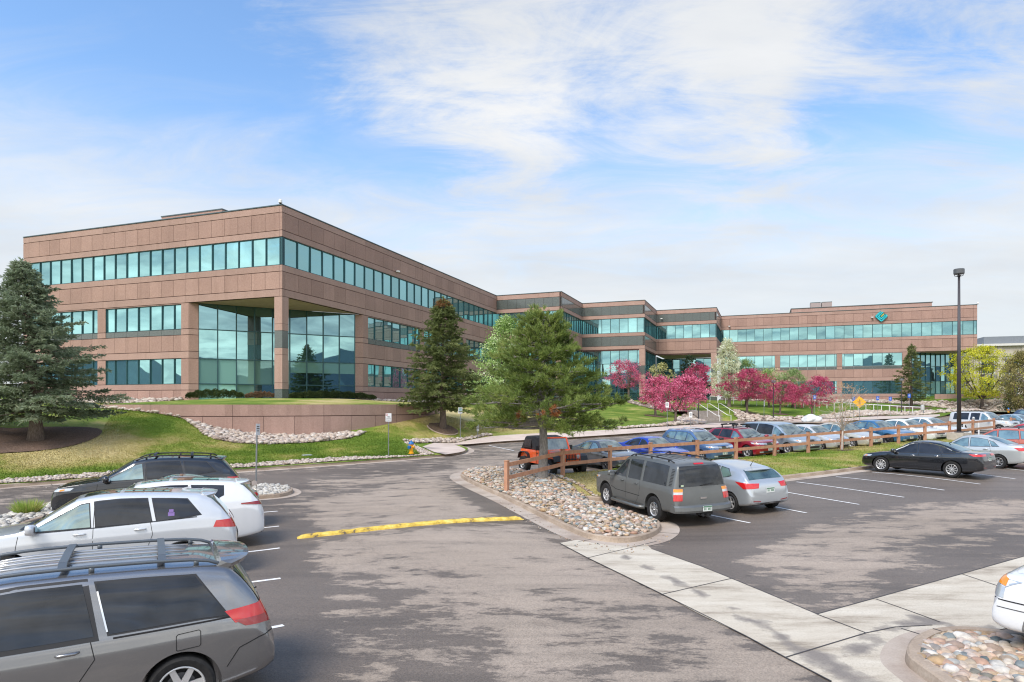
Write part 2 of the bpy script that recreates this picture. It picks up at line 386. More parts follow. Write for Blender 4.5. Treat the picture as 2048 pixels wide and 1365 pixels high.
def sheet(name, poly, zf, step, mat, dz=0, tone=None, kind='structure', holes=(), edge=None, drop=0, label=None, cat=None):
    """a clipped ground sheet that follows zf(X,Y) (numpy)"""
    b = densify(poly, edge or step); vs = list(b); ed = [(i, (i+1) % len(b)) for i in range(len(b))]
    for h in holes:
        hb = densify(h, edge or step); o = len(vs); vs += hb; ed += [(o+i, o+(i+1) % len(hb)) for i in range(len(hb))]
    xs = [p[0] for p in b]; ys = [p[1] for p in b]
    rr = random.Random(3)
    x = min(xs)+step/2
    while x < max(xs):
        y = min(ys)+step/2
        while y < max(ys):
            q = Vector((x+rr.uniform(-.2,.2)*step, y+rr.uniform(-.2,.2)*step))
            if inside(q, b): vs.append(q)
            y += step
        x += step
    v2, e2, f2, _, _, _ = delaunay_2d_cdt(vs, ed, [], 0, 1e-4)
    A = np.array([(v.x, v.y) for v in v2]); Z = zf(A[:,0], A[:,1])+dz
    keep = []
    for f in f2:
        c = (v2[f[0]]+v2[f[1]]+v2[f[2]])/3
        if inside(c, b) and not any(inside(c, h) for h in holes): keep.append(tuple(f))
    V = np.c_[A, Z]
    tn = None if tone is None else [tone(p[0], p[1]) for p in A]
    o = bigmesh(name, V, keep, 3, mat, attr=tn, smooth=True)
    tag(o, label=label, cat=cat, kind=kind)
    return o
Ln = np.vectorize(L)

# the asphalt lot and road: one sheet, denser near the camera
def axis(a, b, fine0, fine1, f, c):
    out = []; x = a
    while x < b:
        out.append(x); x += f if fine0 <= x < fine1 else c
    out.append(b); return np.array(out)
xs = axis(-64, 130, -12, 16, .45, 2.0); ys = axis(-30, 128, 2, 34, .45, 2.0)
GX, GY = np.meshgrid(xs, ys); Z = Ln(GX, GY)
# wet and dry patches of the asphalt (px outline on the ground, how much drier)
DRY = [([(600,1090),(1060,1050),(1160,1120),(1500,1300),(1640,1365),(1640,1500),(1180,1500),(1010,1200),(820,1180),(640,1120)], .075),
       ([(620,1000),(720,985),(880,950),(905,985),(1000,1040),(760,1055),(640,1055)], .06),
       ([(690,1100),(820,1180),(1000,1200),(1200,1500),(700,1500),(660,1250)], .03),
       ([(690,1090),(740,1100),(900,1250),(1010,1365),(1100,1600),(800,1600),(740,1250)], -.045),
       ([(1080,1190),(1210,1180),(1330,1250),(1480,1365),(1500,1500),(1060,1500),(1120,1300)], -.052),
       ([(840,1120),(900,1120),(990,1210),(880,1190)], -.05),
       ([(560,1000),(600,1060),(610,1160),(640,1300),(700,1500),(440,1500),(520,1050)], -.12),
       ([(0,1010),(300,970),(600,945),(900,925),(910,940),(640,962),(560,1000),(0,1030)], -.06),
       ([(900,925),(1050,905),(1010,935),(900,950),(600,975),(600,955)], .05),
       ([(1330,1080),(1290,1100),(1500,1190),(1620,1220),(1500,1130),(1540,1090)], -.03),
       ([(1180,1050),(1560,960),(2100,925),(2100,985),(1750,1010),(1560,1060),(1450,1110),(1330,1080)], -.13),
       ([(1440,1130),(1600,1075),(1900,1010),(2100,990),(2100,1010),(1900,1060),(1760,1090),(1600,1140)], .055),
       ([(1560,1150),(1740,1110),(1850,1105),(1700,1165),(1640,1200)], .06),
       ([(1640,1215),(1900,1130),(2100,1060),(2100,1110),(1640,1235)], -.05),
       ([(940,960),(1120,1090),(1060,1060),(930,990)], -.12)]
dpoly = [([tuple(onL(*p)[:2]) for p in pl], w) for pl, w in DRY]
def lot_tone(x, y):
    s = -.02
    for pl, w in dpoly:
        k = 0
        for dx, dy in ((0,0),(.35,.2),(-.35,-.2),(.2,-.35),(-.2,.35)):
            if inside((x+dx, y+dy), pl): k += 1
        s += 1.9*w*k/5
    return s
V = np.c_[GX.ravel(), GY.ravel(), Z.ravel()]; ny, nx = GX.shape
idx = np.arange(nx*ny).reshape(ny, nx)
Fq = np.c_[idx[:-1,:-1].ravel(), idx[:-1,1:].ravel(), idx[1:,1:].ravel(), idx[1:,:-1].ravel()]
o = bigmesh('asphalt_lot', V, Fq, 4, M_LOT, attr=[lot_tone(x, y) for x, y in V[:, :2]], smooth=True); tag(o, kind='structure')
# far ground to the horizon, a little lower
g = MB(); M_FAR = noisy('far_prairie', [(.3, (.10,.12,.05)), (.7, (.22,.20,.12))], .02, 6, .95)
g.face([(-5000,-5000,-1.2),(5000,-5000,-1.2),(5000,5000,-1.2),(-5000,5000,-1.2)], M_FAR); tag(g.build('ground'), kind='structure')

# landscaped bank
outer = [(-64,-8)]+[tuple(p[:2]) for p in curb_pts]
outer[1:1] = [(-46,4)]
outer += [(128,108),(200,120),(200,260),(-170,260),(-170,-8)]
ISL_OFF = None
DRYL = [(onT(a, b).x, onT(a, b).y, r, w) for a, b, r, w in ((222,872,1.8,.20),(200,892,1.8,.20),(160,905,1.8,.16),(110,915,2,.12),(50,925,2.5,.10),(210,912,2.5,.08),(330,905,2.5,.07),(540,905,2.2,.06),(250,832,2,.08))]
def lawn_tone(x, y):
    s = -.035
    for cx, cy, r, w in ((-8,52,7,.16),(-4,56,7,.20),(0,60,6,.18),(-26,36,5,.05),(-36,34,4,.09),(26,80,8,.0),(5,72,6,.03),(-2,70,4,.12), *DRYL):
        d = math.hypot(x-cx, y-cy); s += w*math.exp(-(d/r)**2)
    if y > 75 and x > 40: s -= .10
    if -16 < x < -2 and y < 46: s -= .03
    return s
sheet('lawn', outer, lambda X, Y: Tn(X, Y), 1.6, M_GRASS, tone=lawn_tone, edge=1.0)
# terrace lawn inside the round wall
terr = [(WC.x+(WR-.15)*math.cos(R(a)), WC.y+(WR-.15)*math.sin(R(a))) for a in range(178, 363, 4)]
terr += [(-6.2,62),(-14,76),(-38,66),(-34.2,60)]
def terr_z(X, Y):
    d = np.clip(1-(np.hypot(X-WC.x, Y-WC.y)/WR), 0, 1); return 3.24+.50*np.minimum(1, d*1.6)
o = sheet('terrace_lawn', terr, terr_z, 1.2, M_GRASS, tone=lambda x, y: .10 if x > -16 else -.02, edge=.7)

# ---------------------------------------------------------------- kerbs
def sweep_curb(name, pts, zf, w=.16, h=.15, closed=False, mat=None, side=1, gutter=.45, inner=True, label=None):
    """pts: line of the kerb face (road side); side=+1: land lies left of the direction of travel"""
    pts = [Vector(p[:2]) for p in pts]; n = len(pts); mb = MB(); mat = mat or M_CURB
    def nrm(i):
        a = pts[(i-1) % n] if (closed or i > 0) else pts[i]; b = pts[(i+1) % n] if (closed or i < n-1) else pts[i]
        d = (b-a).normalized(); return Vector((-d.y, d.x))*side
    rows = []
    for i in range(n):
        q = pts[i]; nn = nrm(i)
        row = []
        for off, dz in ((-gutter, .008), (0, .014), (.02, h-.02), (.045, h), (w, h), (w+.005, -.1)):
            s = q+nn*off; row.append(Vector((s.x, s.y, zf(s.x, s.y)+dz)))
        rows.append(row)
    m = n if closed else n-1; acc = 0; nxt = 3.0
    for i in range(m):
        a, b = rows[i], rows[(i+1) % n]
        acc += (pts[(i+1) % n]-pts[i]).length
        for j in range(5):
            mm = M_GUT if j == 0 else mat
            if j == 0 and gutter <= 0: continue
            f = [a[j], b[j], b[j+1], a[j+1]]
            mb.face(f if side > 0 else f[::-1], mm)
        if acc > nxt:
            nxt = acc+3.0; nn = nrm(i); q = pts[i]; d = Vector((-nn.y, nn.x))*.012
            P0 = [q+nn*.0, q+nn*(w)]
            for (u, v_, z0, z1) in ((-gutter, 0, .013, .019), (.043, w, h+.004, h+.004)):
                p1 = q+nn*u; p2 = q+nn*v_
                mb.face([(p1.x-d.x, p1.y-d.y, zf(*p1)+z0), (p1.x+d.x, p1.y+d.y, zf(*p1)+z0), (p2.x+d.x, p2.y+d.y, zf(*p2)+z1), (p2.x-d.x, p2.y-d.y, zf(*p2)+z1)], M_TAR)
    o = mb.build(name, smooth=False); tag(o, kind='structure'); return o
road_line = [Vector(p[:2]) for p in curb_pts]
line = [Vector((-46,4))]+smoothpoly(road_line, 2, False)
line = densify(line, .8, False)
sweep_curb('kerb', line, L, side=1)

# sidewalk behind the bay kerb and the ramp landing
sw = smoothpoly([onT(*p) for p in [(882,912),(915,907.5),(931,903.5),(931,900),(918,894),(906,890.5),(975,886.5),(1040,882),(1150,876),(1252,869.5),(1317,864),(1440,855.5),(1574,848.5),(1700,842),(1800,838),(1880,834),(1880,828),(1800,832),(1700,836.5),(1574,842.5),(1487,844.5),(1409,849.5),(1317,856),(1229,861.5),(1040,869.5),(960,876),(834,888.5)]], 1)
sheet('sidewalk', sw, lambda X, Y: Tn(X, Y), 1.0, M_SIDEWALK, dz=.05, edge=.6)

# ---------------------------------------------------------------- scattered stones
_ico = bmesh.new(); bmesh.ops.create_icosphere(_ico, subdivisions=1, radius=1); IV = np.array([v.co[:] for v in _ico.verts]); IF = np.array([[v.index for v in f.verts] for f in _ico.faces]); _ico.free()
_ico = bmesh.new(); bmesh.ops.create_icosphere(_ico, subdivisions=2, radius=1); IV2 = np.array([v.co[:] for v in _ico.verts]); IF2 = np.array([[v.index for v in f.verts] for f in _ico.faces]); _ico.free()
def stones(name, poly, zf, n, smin, smax, mat, seed=1, hi=False, flat=.55, label=None, dz=0, bed=True, holes=(), bedmat=None):
    rng = np.random.default_rng(seed); poly = [tuple(p[:2]) for p in poly]
    xs_ = [p[0] for p in poly]; ys_ = [p[1] for p in poly]
    pts = []
    tries = 0
    while len(pts) < n and tries < n*30:
        tries += 1; p = (rng.uniform(min(xs_), max(xs_)), rng.uniform(min(ys_), max(ys_)))
        if inside(p, poly) and not any(inside(p, h) for h in holes): pts.append(p)
    pts = np.array(pts); n = len(pts); Z = zf(pts[:,0], pts[:,1])+dz
    iv, fc = (IV2, IF2) if hi else (IV, IF)
    k = len(iv); r = smin+(smax-smin)*rng.random(n)**1.8
    sc = np.c_[r*rng.uniform(.8,1.35,n), r*rng.uniform(.7,1.05,n), r*rng.uniform(flat*.75, flat*1.15, n)]
    a = rng.uniform(0, 2*math.pi, n); ti = rng.normal(0, .22, n)
    V = iv[None]*sc[:,None,:]
    V = V*(1+rng.normal(0, .05 if hi else .10, (n, k, 1)))
    y = V[:,:,1]*np.cos(ti)[:,None]-V[:,:,2]*np.sin(ti)[:,None]; z = V[:,:,1]*np.sin(ti)[:,None]+V[:,:,2]*np.cos(ti)[:,None]
    x = V[:,:,0]; X = x*np.cos(a)[:,None]-y*np.sin(a)[:,None]; Y = x*np.sin(a)[:,None]+y*np.cos(a)[:,None]
    W = np.stack([X+pts[:,0,None], Y+pts[:,1,None], z+(Z+sc[:,2]*rng.uniform(.25,.95,n))[:,None]], 2)
    Fc = (fc[None]+(np.arange(n)*k)[:,None,None]).reshape(-1, 3)
    o = bigmesh(name, W.reshape(-1, 3), Fc, 3, mat, smooth=hi); tag(o, label=label, kind='stuff')
    if bed: sheet('gravel_bed', poly, zf, 1.0, bedmat or M_DIRT, dz=dz+.012, holes=holes, edge=.4)
    return o
def polyT(px): return [onT(*p) for p in px]
ZT = lambda X, Y: Tn(X, Y)
stones('gravel', polyT([(-50,976),(0,968),(160,957.5),(350,945),(500,935),(700,921.5),(800,915.5),(868,909.5),(850,901),(826,889.5),(808,883.5),(835,902),(842,911),(800,913.5),(700,915.5),(590,922),(480,930.5),(350,938),(239,945),(100,954),(0,961.5),(-50,966)]), ZT, 3000, .04, .11, M_PALEROCK, 3, dz=.02, label='strip of pale stones between the kerb and the left lawn')
stones('gravel', polyT([(808,883.5),(834,887.5),(960,875.5),(985,872),(975,870),(940,876),(880,880),(840,882)]), ZT, 420, .08, .2, M_PALEROCK, 4, dz=.05, label='row of pale stones along the sidewalk below the pine bank')
# stones at the foot of the round wall
wf = [(366,838.5),(378,846),(394,858),(410,871),(432,880.5),(470,887),(512,889.5),(580,888.5),(640,884.5),(700,877.5),(733,864.5)]
arc = [(WC.x+(WR+.05)*math.cos(R(a)), WC.y+(WR+.05)*math.sin(R(a))) for a in range(290, 206, -4)]
pw = [tuple(onT(*p)[:2]) for p in wf]
stones('gravel', pw+arc, ZT, 2600, .08, .24, M_PALEROCK, 5, dz=.04, label='pale boulders and stones heaped at the foot of the curved wall')
def strip(a, b, w0, w1):
    d = (b-a).normalized(); n_ = Vector((d.y, -d.x))
    return [a+n_*w0, b+n_*w0, b+n_*w1, a+n_*w1]
stones('gravel', strip(P[0], P[0].lerp(P[1], .66), .1, 3.4), ZT, 1300, .12, .3, M_PALEROCK, 6, dz=.05, label='stone bed along the foot of the left facade')
stones('gravel', strip(P[1].lerp(P[2], .27), P[2], .1, 2.4), ZT, 1500, .12, .28, M_PALEROCK, 7, dz=.05, label='stone bed along the foot of the long middle facade')
stones('gravel', strip(P[8], P[9]+Vector((14,-5)), .3, 5.0), ZT, 2600, .15, .38, M_PALEROCK, 8, dz=.05, label='stone bed along the foot of the right facade')
# right hand rock beds around the stairs and along the walk
stones('gravel', polyT([(1317,855),(1345,848),(1360,838),(1372,826),(1392,824),(1404,838),(1411,848.5)]), ZT, 900, .12, .34, M_PALEROCK, 9, dz=.06, label='rock bed beside the left of the concrete stairs')
stones('gravel', polyT([(1234,800),(1262,802),(1300,812),(1340,820),(1395,823),(1370,829),(1330,823),(1300,818),(1255,806)]), ZT, 700, .12, .32, M_PALEROCK, 10, dz=.06, label='rock bed running down from the entrance beside the upper stairs')
stones('gravel', polyT([(1229,860.5),(1317,854.5),(1330,850),(1318,852),(1229,858.5)]), ZT, 260, .1, .2, M_PALEROCK, 11, dz=.06, label='thin line of stones between lawn and sidewalk behind the blue cars')
stones('gravel', polyT([(1466,822),(1478,843.5),(1574,842),(1700,835.5),(1770,831),(1880,827),(1960,822),(1955,820),(1850,824),(1790,826),(1740,823),(1700,825),(1640,834),(1590,838),(1540,836),(1500,832),(1485,826)]), ZT, 3600, .12, .36, M_PALEROCK, 12, dz=.06, label='broad rock bed beside the walk right of the stairs')
stones('gravel', polyT([(1930,803),(1965,801),(2060,803),(2100,812),(2100,824),(2030,820),(1990,812),(1950,806)]), ZT, 1200, .2, .45, M_PALEROCK, 13, dz=.06, label='rock bed behind the yellow green tree')
# mulch rings
def ring(cpx, rx, ry, name='mulch_bed', dz=.05, zf=None, mat=None, ground=None):
    c = onT(*cpx) if ground is None else ground
    pl = [(c.x+rx*math.cos(2*math.pi*k/28)*(1+.04*math.sin(k*1.7)), c.y+ry*math.sin(2*math.pi*k/28)) for k in range(28)]
    sheet(name, pl, zf or ZT, .6, mat or M_MULCH, dz=dz, edge=.3)
    return c, pl
mul = [tuple(onT(*p)[:2]) for p in [(-60,915),(0,908),(60,905),(110,900),(150,892),(185,881),(203,870),(205,862),(190,857),(140,855),(60,856),(20,859),(0,856),(-60,862)]]
sheet('mulch_bed', smoothpoly(mul, 2), ZT, .7, M_MULCH, dz=.05, edge=.4)
ring((886,859), 1.15, 1.15)
ring((1310,833), 1.3, 1.3); ring((1494,829), 1.5, 1.5); ring((1560,829), 1.2, 1.2); ring((1575,840), 2.4, 1.4); ring((1370,848), 2.2, 1.6); ring((1745,832), 2.6, 1.6); ring((1963,817.5), 2.0, 2.0)
ring((1824,815), 3.0, 3.0)
# mulch ring edging stone under the middle spruce
c = onT(886, 859)
mb = MB(); mb.tube([(c.x+1.2*math.cos(R(a)), c.y+1.2*math.sin(R(a)), T0(c.x+1.2*math.cos(R(a)), c.y+1.2*math.sin(R(a)))+.06) for a in range(190, 352, 9)], .05, M_CURB, 6)
tag(mb.build('edging'), 'curved pale edging stone round the mulch under the middle spruce', 'edging')

# ---------------------------------------------------------------- islands
def island(name, px, seed, extra=None, zf=L, sm=2, world=None, **kw):
    pts = world or [onL(*p) for p in px]
    pl = smoothpoly(pts, sm); 
    area = sum(pl[i-1].x*pl[i].y-pl[i].x*pl[i-1].y for i in range(len(pl)))
    if area < 0: pl = pl[::-1]
    sweep_curb(name, pl, zf, closed=True, side=1, **kw)
    return pl
ISL1 = [(919,957),(924,948),(946,942),(1010,940.5),(1045,946.5),(1094,957.5),(1121,953.5),(1190,947.5),(1300,936),(1417,924.5),(1480,920.8),(1604,907.8),(1670,901.8),(1758,891.5),(1836,885),(1902,881),(1960,876),(2020,873),(2035,880),(1980,888),(1895,912),(1800,930),(1748,938),(1660,949.4),(1553,961),(1440,975),(1300,992),(1196,1005),(1176,1001),(1173,1004),(1193,1013),(1250,1030),(1315,1047),(1323.6,1055),(1320,1068),(1290.6,1082.6),(1242,1088.7),(1193,1082.6),(1166,1076.5),(1079,1035),(1017,1003),(964.7,980)]
isl = island('kerb', ISL1, 1, gutter=.5)
def Lb(X, Y): return Ln(X, Y)+.12
def inset(pl, d):
    out = []; n = len(pl)
    for i in range(n):
        t = (pl[(i+1) % n]-pl[i-1]).normalized(); out.append(pl[i]+Vector((-t.y, t.x))*d)
    return out
isl_in = inset(isl, .15)
def berm(X, Y):
    X = np.asarray(X, float); Y = np.asarray(Y, float)
    cl = np.array([tuple(p) for p in isl_in]); d = np.min(np.hypot(X[...,None]-cl[:,0], Y[...,None]-cl[:,1]), -1)
    return Ln(X, Y)+.13+.10*np.minimum(d, 1.6)
def bermf(x, y): return float(berm(np.array([x]), np.array([y]))[0])
sheet('island_lawn', isl_in, berm, .7, M_GRASS, edge=.4, tone=lambda x, y: (.22 if x < 4.5 else .04))
rock1 = [(921,956),(927,949),(948,943.5),(1010,942),(1045,948.5),(1090,960),(1120,975),(1150,990),(1176,1004),(1193,1014),(1250,1031),(1313,1048),(1321,1056),(1317,1066),(1289,1080),(1242,1085.5),(1196,1080),(1168,1074),(1081,1033),(1019,1001.5),(967,979)]
def _px(p): return (CX+p.x/p.y*F, HZ+(EYE-L(p.x, p.y))/p.y*F)
kp = [(_px(p)[1] > 1001.5 or _px(p)[0] < 1094) for p in isl_in]; nI = len(isl_in); st = next(i for i in range(nI) if kp[i] and not kp[i-1]); r1 = []
for i in range(nI):
    if kp[(st+i) % nI]: r1.append(isl_in[(st+i) % nI])
dv = [pl_0.to_2d() for pl_0 in (onL(1176,1006), onL(1150,991), onL(1120,976), onL(1097,962))]
if (r1[-1]-dv[0]).length > (r1[-1]-dv[-1]).length: dv.reverse()
r1 += dv
stones('cobbles', r1, berm, 7800, .025, .11, M_COBBLE, 21, hi=False, dz=.01, label='mixed river cobbles filling the island under the big pine')
stones('gravel', [onL(*p) for p in [(1000,1000),(1080,1042),(1168,1082),(1245,1094),(1330,1070),(1345,1085),(1250,1112),(1150,1095),(1060,1050),(990,1006)]], Ln, 170, .008, .03, M_COBBLE, 41, dz=.012, bed=False, label='stray pebbles on the gutter round the pine island')
stones('gravel', [onL(*p) for p in [(0,978),(350,955),(700,930),(700,936),(350,961),(0,984)]], Ln, 120, .01, .03, M_PALEROCK, 42, dz=.012, bed=False, label='stray stones on the far gutter')
# island at the lower right corner, round cobbles close to the camera
ISL2 = [(1808,1330),(1812,1305),(1830,1288),(1862,1275),(1919,1270.5),(2001,1279),(2048,1286),(2150,1305),(2260,1345),(2260,1600),(2000,1600),(1930,1430),(1880,1385),(1835,1352)]
isl2 = island('kerb', ISL2, 2, gutter=.42, w=.17, h=.15)
i2 = inset(isl2, .16)
stones('cobbles', i2, lambda X, Y: Ln(X, Y)+.06, 2600, .02, .105, M_COBBLE, 22, hi=True, dz=.0, flat=.6, label='smooth multicoloured cobbles in the corner island by the white pickup')
stones('cobbles', i2, lambda X, Y: Ln(X, Y)+.02, 1400, .03, .07, M_COBBLE, 23, hi=False, dz=.0, label='lower layer of cobbles in the corner island', bed=False)
# end island and head strip of the left row
ISL3 = [(590,984),(580,992),(548,998),(440,1003),(300,1012),(160,1030),(75,1045),(30,1068),(-30,1090),(-160,1130),(-330,1130),(-200,1065),(-60,1052),(0,1041),(95,1011),(200,998),(400,982),(520,974),(570,976)]
isl3 = island('kerb', ISL3, 3, gutter=.3)
i3 = inset(isl3, .16)
stones('gravel', i3, lambda X, Y: Ln(X, Y)+.1, 5200, .04, .12, stonemat('white_rock', [(0, (.36,.33,.29)), (.3, (.56,.53,.47)), (.6, (.44,.41,.36)), (.8, (.62,.59,.53)), (1, (.24,.22,.20))]), 24, dz=.02, label='whitish rocks in the narrow island in front of the left row of cars')

# ---------------------------------------------------------------- concrete valley pans
def pan_tone(x, y):
    s = 0
    for a, b, w in PANLINES:
        d = b-a; t = max(0, min(1, (Vector((x, y))-a).dot(d)/d.dot(d))); dist = (Vector((x, y))-(a+d*t)).length
        s += .45*math.exp(-(dist/w)**2)
    return s
pl_ = lambda *p: onL(*p).to_2d()
PANLINES = [(pl_(1245,1110), pl_(1500,1240), .11), (pl_(1500,1240), pl_(1640,1320), .13), (pl_(1640,1320), pl_(1800,1420), .28), (pl_(1700,1310), pl_(1740,1285), .16),
            (pl_(1735,1270), pl_(1850,1240), .14), (pl_(1850,1245), pl_(1990,1262), .16)]
sheet('valley_pan', [pl_(*p) for p in [(1120,1087),(1166,1079),(1193,1086),(1242,1092),(1290,1087),(1303,1099),(1400,1133),(1634,1230.4),(1850,1170),(2048,1114),(2200,1072),(2300,1110),(2200,1240),(2060,1250),(1990,1262),(1919,1263),(1862,1266),(1815,1280),(1795,1305),(1800,1345),(1850,1385),(1990,1600),(1820,1600),(1663,1365),(1571,1317),(1490,1273),(1400,1230),(1325,1190),(1173,1115.5)]], Ln, .25, M_PAN, dz=.010, tone=pan_tone)
jn = MB()
def groove(a, b, w=.018, m=None):
    a = onL(*a); b = onL(*b); n_ = 12; d = (b-a).to_2d().normalized(); q = Vector((-d.y, d.x))*w/2
    for i in range(n_):
        u = a.lerp(b, i/n_); v = a.lerp(b, (i+1)/n_); zu = L(u.x, u.y)+.0145; zv = L(v.x, v.y)+.0145
        jn.face([(u.x-q.x, u.y-q.y, zu), (v.x-q.x, v.y-q.y, zv), (v.x+q.x, v.y+q.y, zv), (u.x+q.x, u.y+q.y, zu)], m or M_TAR)
for a, b in [((1176,1117),(1313,1084)),((1326,1190),(1465,1158)),((1571,1317),(1732,1268)),((1732,1268),(1790,1256)),((1790,1256),(1865,1252)),((1634,1230.4),(1732,1268)),((1752,1200),(1820,1224)),((1120,1088),(1173,1116)),((1173,1116),(1325,1190.5)),((1325,1190.5),(1490,1273)),((1490,1273),(1571,1317)),((1571,1317),(1663,1365)),((1303,1099),(1400,1133)),((1400,1133),(1634,1230)),((1634,1230),(1850,1170)),((1850,1170),(2048,1114)),((1046,1042),(1079,1036)),((1925,1150),(2000,1175)),((1820,1224),(1880,1246))]:
    groove(a, b, .025)
tag(jn.build('pan_joints'), kind='structure')

# ---------------------------------------------------------------- painted lines and yellow speed bump
def painted(name, a, b, w=.10, mat=None):
    a = onL(*a); b = onL(*b); mb = MB(); n_ = 8; d = (b-a).to_2d().normalized(); q = Vector((-d.y, d.x))*w/2
    for i in range(n_):
        u = a.lerp(b, i/n_); v = a.lerp(b, (i+1)/n_); zu = L(u.x, u.y)+.006; zv = L(v.x, v.y)+.006
        mb.face([(u.x-q.x, u.y-q.y, zu), (v.x-q.x, v.y-q.y, zv), (v.x+q.x, v.y+q.y, zv), (u.x+q.x, u.y+q.y, zu)], mat or M_PAINT)
    tag(mb.build(name), kind='structure')
LN = [((555,1023),(470,1030)),((558,1053),(470,1062)),((559.5,1096.8),(440,1111)),((561,1157.5),(380,1180)),((567,1251.3),(330,1300)),((575,1420),(300,1480)),
      ((1186.5,1109) and (1500,1046.5),(1330,1010)),((1613,1026.5),(1470,998)),((1718,1009.5),(1561,983)),((1808.2,995.2),(1593,964.5)),((1888.9,981),(1672.2,954)),((1961,969),(1744,945)),((2031,958.5),(1830,937)),((2110,949),(1900,926)),
      ((1028,902),(978,891.5)),((1240,925),(1192,914)),((1180,944),(1215,950.5)),((1330,928),(1375,935)),((1425,918),(1480,925)),((1530,908),(1580,914))]
for a, b in LN: painted('parking_line', a, b, .10)
a = onL(594,1077); b = onL(1045,1039); mb = MB(); n_ = 60; d = (b-a).to_2d().normalized(); q = Vector((-d.y, d.x)); rr = random.Random(5); rows = []
for i in range(n_+1):
    u = a.lerp(b, i/n_); e = min(1, i/1.5+.15, (n_-i)/1.5+.15); hw = .13*(1+rr.uniform(-.08,.08))
    rows.append([Vector((u.x+q.x*s_*hw, u.y+q.y*s_*hw, L(u.x, u.y)+.003+(h_*e*(1+rr.uniform(-.12,.12))))) for s_, h_ in ((-1,0),(-.85,.05),(-.4,.085),(.4,.085),(.85,.05),(1,0))])
for i in range(n_):
    for j in range(5): mb.face([rows[i][j], rows[i+1][j], rows[i+1][j+1], rows[i][j+1]], M_YEL)
tag(mb.build('speed_bump', smooth=True), 'worn yellow painted asphalt speed bump across the drive', 'speed bump')
# ================================================================ BUILDING
M_WALL = noisy('pink_precast', [(.30, (.290,.180,.145)), (.48, (.375,.240,.195)), (.66, (.445,.300,.250))], 9, 10, .92, .5, 26, .02, second=(.35, [(.3,(.86,.86,.86)),(.7,(1.06,1.05,1.04))], 'MULTIPLY', .8), nrough=.8)
M_WALLS = noisy('pink_precast_smooth', [(.30, (.350,.225,.182)), (.66, (.430,.290,.242))], 12, 8, .9, .2, 30, .01, second=(.5, [(.3,(.88,.88,.88)),(.7,(1.05,1.05,1.05))], 'MULTIPLY', .8))
def panelise(m, lo=.88, hi=1.07):
    nt = m.node_tree; b = nt.nodes['Principled BSDF']; src = b.inputs['Base Color'].links[0].from_socket; g = N(nt, 'ShaderNodeNewGeometry')
    r = ramp(nt, [(0, (lo,lo*.99,lo*.985)), (1, (hi,hi,hi))]); nt.links.new(g.outputs['Random Per Island'], r.inputs[0])
    tc = N(nt, 'ShaderNodeTexCoord'); mp = N(nt, 'ShaderNodeMapping'); mp.inputs['Scale'].default_value = (1.6,1.6,.10); nt.links.new(tc.outputs['Object'], mp.inputs[0])
    n = N(nt, 'ShaderNodeTexNoise'); n.inputs['Scale'].default_value = 1.0; n.inputs['Detail'].default_value = 6; nt.links.new(mp.outputs[0], n.inputs['Vector']); r2 = ramp(nt, [(.30, (.90,.89,.88)), (.45, (1,1,1))]); nt.links.new(n.outputs['Fac'], r2.inputs[0])
    for rr_ in (r, r2):
        mx = N(nt, 'ShaderNodeMix'); mx.data_type = 'RGBA'; mx.blend_type = 'MULTIPLY'; mx.inputs[0].default_value = .85; nt.links.new(src, mx.inputs[6]); nt.links.new(rr_.outputs[0], mx.inputs[7]); src = mx.outputs[2]
    nt.links.new(src, b.inputs['Base Color'])
panelise(M_WALL); panelise(M_WALLS)
M_JOINT = simple('panel_joint', (.09, .045, .04), .9)
M_GRAN = noisy('dark_granite', [(.35, (.050,.062,.058)), (.5, (.090,.105,.098)), (.65, (.150,.165,.155))], 28, 8, .16, 0, spec=.8)
M_FRAME = simple('window_frame', (.035, .095, .105), .35, .3)
M_SOFF = noisy('soffit', [(.4, (.47,.32,.36)), (.6, (.53,.37,.41))], 2, 4, .9)
M_ROOF = simple('roof_gravel', (.35, .33, .31), .95)
M_COPE = simple('coping_metal', (.10, .13, .13), .4, .6)
def glassmat(name, tint, inner=(.02,.05,.055), refl=.72, wav=.0025, scale=.55):
    m, nt, b = newmat(name); lk = nt.links.new
    tc = N(nt, 'ShaderNodeTexCoord'); n = N(nt, 'ShaderNodeTexNoise'); n.inputs['Scale'].default_value = scale; n.inputs['Detail'].default_value = 1
    lk(tc.outputs['Object'], n.inputs['Vector']); bp = N(nt, 'ShaderNodeBump'); bp.inputs['Strength'].default_value = 1; bp.inputs['Distance'].default_value = wav
    lk(n.outputs['Fac'], bp.inputs['Height'])
    b.inputs['Base Color'].default_value = inner+(1,); b.inputs['Roughness'].default_value = .3; b.inputs['Specular IOR Level'].default_value = .2
    gl = N(nt, 'ShaderNodeBsdfGlossy'); gl.inputs['Color'].default_value = tint+(1,); gl.inputs['Roughness'].default_value = .012
    lk(bp.outputs[0], gl.inputs['Normal'])
    g = N(nt, 'ShaderNodeNewGeometry'); rp = ramp(nt, [(0, tuple(c*.35 for c in inner)), (.55, inner), (.75, tuple(c*1.5 for c in inner)), (1, tuple(min(1, c*2.3) for c in inner))]); lk(g.outputs['Random Per Island'], rp.inputs[0]); lk(rp.outputs[0], b.inputs['Base Color'])
    tm = N(nt, 'ShaderNodeMapRange'); lk(g.outputs['Random Per Island'], tm.inputs[0]); tm.inputs[3].default_value = refl-.05; tm.inputs[4].default_value = refl+.05
    mx = N(nt, 'ShaderNodeMixShader'); lk(tm.outputs[0], mx.inputs[0])
    lk(b.outputs[0], mx.inputs[1]); lk(gl.outputs[0], mx.inputs[2]); lk(mx.outputs[0], nt.nodes['Material Output'].inputs[0])
    return m
M_GLASS = glassmat('teal_glass', (.31,.545,.565), (.10,.24,.26), .80)
